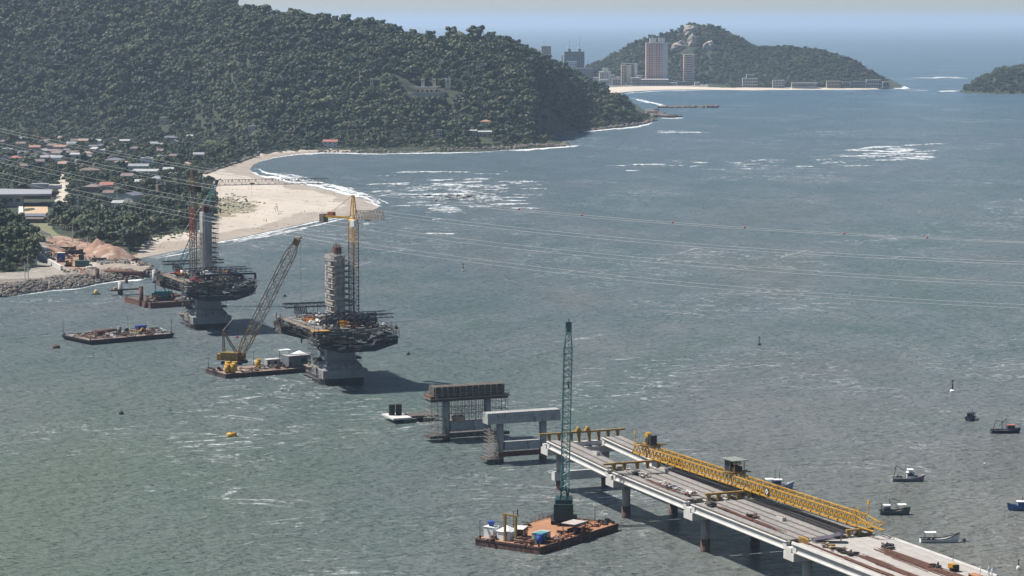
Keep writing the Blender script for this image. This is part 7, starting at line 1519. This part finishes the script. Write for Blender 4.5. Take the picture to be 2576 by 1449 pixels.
t = thing('platform_truck', 'orange flat cart at the bottom edge beside the workers', 'cart', deck_pt(257.5, 6.2), B_ANG); MB().bx(-1.5, 1.5, -.8, .8, .5, .7).build('bed', RUST_O, t); [MB().tube((x_, -.8, .3), (x_, .8, .3), .3, n=10).build('wheel', BLACK, t) for x_ in (-1, 1)]

# ---- wrack and scrub on the sand
g9 = np.random.default_rng(33); SCW = []; DRW = []
bxs = g9.uniform(380, 930, 5200); bys = g9.uniform(430, 640, 5200); ok = in_poly(bxs, bys, BEACHPX) & in_poly(bxs, bys, LANDPX)
for x, y in zip(bxs[ok], bys[ok]):
    q = W(x, y, 1.0); z = float(zland(q.x, q.y)); dn = in_poly(np.array([x + g9.normal() * 12]), np.array([y + g9.normal() * 5]), DUNEPX)[0]
    if dn and g9.random() < .8: SCW.append(((q.x, q.y, z + .05), g9.uniform(.3, 1.0)))
    elif fbm(np.array([q.x / 30]), np.array([q.y / 12]), 91, 3)[0] > .60 and g9.random() < .45: DRW.append(((q.x, q.y, z), g9.uniform(.12, .42)))
for k in range(260):      # scrub creeping out from the tree line
    x, y = g9.uniform(365, 545), 0; y = np.interp(x, [365, 420, 475, 512, 540], [600, 590, 580, 570, 552]) + abs(g9.normal()) * 7; q = W(x, y, 1.5); SCW.append(((q.x, q.y, float(zland(q.x, q.y))), g9.uniform(.3, 1.1)))
rockmass('dune_scrub', 'low olive scrub growing over the dune patch and the back of the sand', SCW, LEAF_D)
rockmass('wrack', 'dark wrack and driftwood strewn in lines on the sand', DRW, pm('wrack_brown', (.14, .11, .085), (.08, .065, .05), 1, .95))
# ================================================================ SURF AND FOAM
def foam_material():
    m, nt, b = nodes_of('foam'); N, L = nt.nodes, nt.links; b.inputs['Base Color'].default_value = (.72, .74, .74, 1); b.inputs['Roughness'].default_value = .8
    at = N.new('ShaderNodeAttribute'); at.attribute_name = 'core'; tc = N.new('ShaderNodeTexCoord'); mp = N.new('ShaderNodeMapping'); mp.inputs['Scale'].default_value = (.22, .06, .3); L.new(tc.outputs['Object'], mp.inputs['Vector'])
    nz = N.new('ShaderNodeTexNoise'); nz.inputs['Scale'].default_value = 1; nz.inputs['Detail'].default_value = 7; nz.inputs['Roughness'].default_value = .68; L.new(mp.outputs[0], nz.inputs['Vector'])
    ad = N.new('ShaderNodeMath'); ad.operation = 'ADD'; L.new(at.outputs['Fac'], ad.inputs[0]); L.new(nz.outputs['Fac'], ad.inputs[1])
    mr = N.new('ShaderNodeMapRange'); mr.inputs['From Min'].default_value = .90; mr.inputs['From Max'].default_value = 1.36; L.new(ad.outputs[0], mr.inputs['Value'])
    L.new(mr.outputs[0], b.inputs['Alpha']); return m
FOAM = foam_material()
def foam_object(name, label, streaks, seed):
    """streaks: picture points, width in picture pixels, strength and crest height"""
    g = np.random.default_rng(seed); V = []; Fq = []; A = []; n = 0
    for pts, wpx, stg, hgt in streaks:
        P = np.array([W(x, y)[:2] for x, y in pts]); L_ = np.concatenate([[0], np.cumsum(np.hypot(*np.diff(P, axis=0).T))]); tot = L_[-1]
        m = int(max(6, min(160, tot / 2.5))); d = np.linspace(0, tot, m); X = np.interp(d, L_, P[:, 0]); Y = np.interp(d, L_, P[:, 1]); ph = g.uniform(0, 99)
        wid = wpx * Y * Y / (HCAM * F_PX) * (.35 + .9 * fbm(d / 22 + ph, d * 0 + ph, seed, 3)); end = np.clip(np.minimum(d, tot - d) / (tot * .22 + 1), 0, 1) ** .6
        off = (fbm(d / 35 + ph, d * 0 + 7 + ph, seed + 5, 3) - .5) * wid.mean() * 1.3
        prof = [(-1, 0, 0), (-.55, .7, .35), (0, 1, 1), (.35, .9, .6), (1, 0, 0)]
        for q, co, hh in prof:
            V.append(np.stack([X, Y + off + q * wid * .5 * (.3 + .7 * end), .06 + hh * hgt * end + 0 * X], 1)); A.append(np.clip(co * stg * (.25 + .75 * end), 0, 1))
        for r in range(4):
            i = n + r * m + np.arange(m - 1); Fq.append(np.stack([i, i + 1, i + 1 + m, i + m], 1))
        n += 5 * m
    me = np_mesh(name, np.concatenate(V), np.concatenate(Fq), FOAM, True); fattr(me, 'core', np.concatenate(A)); o = obj(name, me, kind='stuff'); o['label'] = label
g = random.Random(12); ST = []
for k in range(46):      # bank off the sand spit
    y = g.gauss(482, 30); x = g.gauss(1120, 105) - (y - 480) * .3; l = g.uniform(40, 190); ST.append(([(x, y), (x + l * .5, y - g.uniform(0, 3)), (x + l, y - g.uniform(-1, 5))], g.uniform(2.5, 7.0), g.uniform(.42, .68), .7))
for k in range(26): x = g.uniform(1500, 2090); y = 418 + g.uniform(-12, 14) - (x - 1500) * .012; l = g.uniform(30, 150); ST.append(([(x, y), (x + l, y - g.uniform(-1, 4))], g.uniform(2.0, 5.0), g.uniform(.38, .62), .7))
for x0, y0, x1, y1, w, s in ((2106, 381, 2330, 378, 11, .85), (2140, 375, 2290, 370, 7, .8), (2240, 368, 2400, 362, 6, .75), (2080, 396, 2300, 392, 8, .75), (2170, 404, 2290, 402, 7, .75), (2035, 404, 2110, 400, 5, .7), (2160, 388, 2370, 385, 9, .75), (2130, 392, 2250, 396, 8, .7), (2290, 385, 2375, 380, 6, .7), (1620, 334, 1812, 336, 6, .75), (1640, 331, 1740, 332, 4, .75), (1570, 413, 1690, 416, 7, .8), (1735, 410, 1790, 410, 6, .8), (1560, 430, 1620, 430, 5, .75)): ST.append(([(x0, y0), ((x0 + x1) / 2, (y0 + y1) / 2 + g.uniform(-1, 1)), (x1, y1)], w, s * .82, .9))
for k in range(60):       # spent foam lying between the breakers
    y = g.gauss(488, 24); x = g.gauss(1100, 85) - (y - 480) * .5; l = g.uniform(50, 120); ST.append(([(x, y), (x + l, y - g.uniform(-2, 4))], g.uniform(8, 20), g.uniform(.42, .56), .1))
for k in range(14): y = g.gauss(389, 9); x = g.gauss(2200, 65) - (y - 389) * 2.0; l = g.uniform(50, 110); ST.append(([(x, y), (x + l, y - g.uniform(-1, 3))], g.uniform(6, 12), g.uniform(.45, .62), .1))
foam_object('breakers', 'white breaking waves over the sand bars beyond the spit', ST, 1)
ST = [([(628, 424), (645, 438), (685, 449), (740, 460), (800, 471), (862, 486), (912, 499), (948, 512), (954, 522)], 11, .85, .25), ([(640, 418), (662, 432), (720, 446), (790, 460), (860, 474), (920, 490), (962, 510)], 7, .75, .5), ([(640, 432), (700, 441), (780, 455)], 5, .7, .5), ([(880, 500), (930, 508), (965, 522)], 8, .75, .4), ([(352, 652), (400, 643), (470, 628), (560, 609), (640, 592), (720, 575), (780, 562), (840, 551), (895, 543), (940, 533)], 6, .8, .15), ([(560, 618), (640, 600), (720, 583), (800, 566), (880, 552)], 4, .68, .3), ([(380, 652), (450, 640), (520, 624)], 7, .75, .2),
      ([(628, 422), (650, 408), (690, 397), (745, 390), (800, 386), (880, 386), (960, 388), (1040, 385), (1130, 385), (1210, 383), (1290, 378), (1360, 376)], 4.5, .78, .15), ([(1250, 381), (1330, 379), (1400, 373), (1440, 370), (1472, 367)], 8, .85, .3), ([(1385, 358), (1400, 366), (1440, 364)], 6, .8, .3), ([(1378, 348), (1395, 340), (1450, 333), (1520, 328), (1580, 322), (1625, 315), (1655, 306)], 5, .8, .2), ([(1545, 322), (1600, 320), (1640, 312)], 4, .75, .3),
      ([(1585, 246), (1620, 255), (1660, 264), (1690, 268)], 7, .9, .3), ([(1600, 248), (1640, 258), (1680, 266)], 6, .85, .3), ([(1560, 238), (1600, 233), (1660, 229), (1740, 228), (1830, 228)], 2.2, .75, .1), ([(1650, 297), (1690, 298), (1724, 296)], 4, .8, .2), ([(2236, 223), (2262, 222), (2290, 219)], 5, .85, .4), ([(2262, 226), (2350, 228)], 2.5, .7, .2), ([(2345, 229), (2420, 229)], 4, .8, .3), ([(2280, 196), (2360, 196), (2450, 197)], 3, .75, .8), ([(2330, 193.5), (2430, 194.5)], 2, .7, .8), ([(1900, 226.5), (2000, 226), (2140, 226), (2230, 225)], 1.8, .7, .1),
      ([(0, 751), (60, 742), (130, 731), (200, 726), (250, 715), (310, 706), (350, 706), (395, 694)], 5, .75, .1), ([(300, 708), (340, 706), (372, 700)], 7, .8, .1)]
for k in range(48):       # layered wash on the seaward side of the spit and along the open sand
    if k < 30: f0 = g.random() * .8; pts = [(640, 426), (690, 444), (760, 460), (830, 476), (890, 492), (935, 508), (960, 522)]
    else: f0 = g.random() * .8; pts = [(352, 653), (420, 641), (520, 621), (620, 599), (720, 578), (820, 556), (930, 536)]
    i = f0 * (len(pts) - 1); j = min(len(pts) - 1, i + g.uniform(.8, 2.0)); xs_ = [np.interp(q, range(len(pts)), [p[0] for p in pts]) for q in np.linspace(i, j, 4)]; ys_ = [np.interp(q, range(len(pts)), [p[1] for p in pts]) for q in np.linspace(i, j, 4)]
    ox, oy = (g.uniform(0, 26), g.uniform(-9, 1)) if k < 30 else (g.uniform(-4, 4), g.uniform(0, 9)); ST.append(([(a + ox, b + oy) for a, b in zip(xs_, ys_)], g.uniform(4, 12), g.uniform(.45, .68), .35))
foam_object('shore_foam', 'white foam lines along the beaches and rocks', ST, 2)
ST = []
for pts in ([(1990, 748), (2020, 742), (2045, 736), (2062, 728)], [(2165, 700), (2185, 695), (2195, 690), (2180, 688), (2215, 682)], [(2225, 655), (2260, 648), (2300, 640)], [(960, 640), (1000, 632), (1060, 628)], [(1300, 700), (1380, 690), (1440, 684)], [(1390, 862), (1480, 850), (1540, 838)], [(1230, 905), (1330, 892), (1420, 876)], [(640, 1180), (660, 1190), (690, 1200), (675, 1210)], [(755, 1118), (780, 1108), (800, 1100)], [(730, 1140), (770, 1132), (820, 1128)], [(600, 1260), (625, 1275), (640, 1270)], [(612, 1375), (632, 1370), (645, 1364)], [(660, 1235), (690, 1232)], [(1240, 1185), (1290, 1178), (1330, 1180)], [(1150, 1100), (1210, 1108), (1260, 1105)], [(1420, 1170), (1440, 1176), (1430, 1184)], [(1540, 1460 - 60), (1580, 1392)], [(1180, 500), (1260, 515), (1330, 522)], [(1690, 640), (1760, 632), (1830, 628)], [(800, 680), (880, 668), (940, 655)], [(1920, 660), (1990, 640), (2050, 622)]):
    for r in range(3): ST.append(([(x + g.uniform(-25, 25), y + g.uniform(-8, 8)) for x, y in pts], g.uniform(2.2, 4.2), g.uniform(.40, .56), .12))
for x, y, w_ in ((850, 972, 70), (520, 834, 60), (1120, 1108, 24), (1225, 1106, 24), (1258, 1166, 26), (1368, 1160, 24), (1402, 1228, 24), (1518, 1224, 24), (1574, 1306, 24), (1692, 1298, 24), (1770, 1389, 26), (1886, 1384, 24), (1015, 1056, 36), (356, 772, 16), (434, 770, 16), (303, 744, 18)):
    for r in range(5): a_ = x + g.uniform(-w_, w_) * .8; b_ = y + g.uniform(-3, 7); ST.append(([(a_, b_), (a_ + g.uniform(.3, .9) * w_, b_ + g.uniform(-1, 4))], g.uniform(1.8, 4.5), g.uniform(.42, .62), .1))
for q in range(26): f_ = g.random(); x, y = (1206 + 156 * f_, 1366 + 24 * f_) if q % 2 else (1362 + 178 * f_, 1391 - 66 * f_); ST.append(([(x, y + 2), (x + g.uniform(8, 26), y + g.uniform(0, 5))], g.uniform(1.5, 3.2), g.uniform(.36, .54), .08))
for k in range(520):
    y = 470 + 980 * g.random() ** .8; x = g.uniform(0, 2576)
    if y > 760 and x > 1900 and g.random() < .75: continue
    if in_poly(np.array([x]), np.array([y]), LANDPX)[0]: continue
    l = g.uniform(5, 26); ST.append(([(x, y), (x + l, y + g.uniform(-3, 2))], g.uniform(1.0, 2.6), g.uniform(.36, .56), .12))
foam_object('whitecaps', 'scattered whitecaps and foam streaks on the strait', ST, 3)

# ================================================================ HAZE
m = bpy.data.materials.new('haze'); m.use_nodes = True; nt = m.node_tree; nt.nodes.clear(); ou = nt.nodes.new('ShaderNodeOutputMaterial'); pv = nt.nodes.new('ShaderNodeVolumePrincipled')
pv.inputs['Color'].default_value = (.60, .78, 1.0, 1); pv.inputs['Density'].default_value = 4.7e-5; pv.inputs['Anisotropy'].default_value = .2; nt.links.new(pv.outputs[0], ou.inputs['Volume'])
hz = MB().bx(-9.2e5, 9.2e5, -3200, 9.2e5, -5, 230).build('haze', m, kind='stuff'); hz['label'] = 'pale blue sea haze'
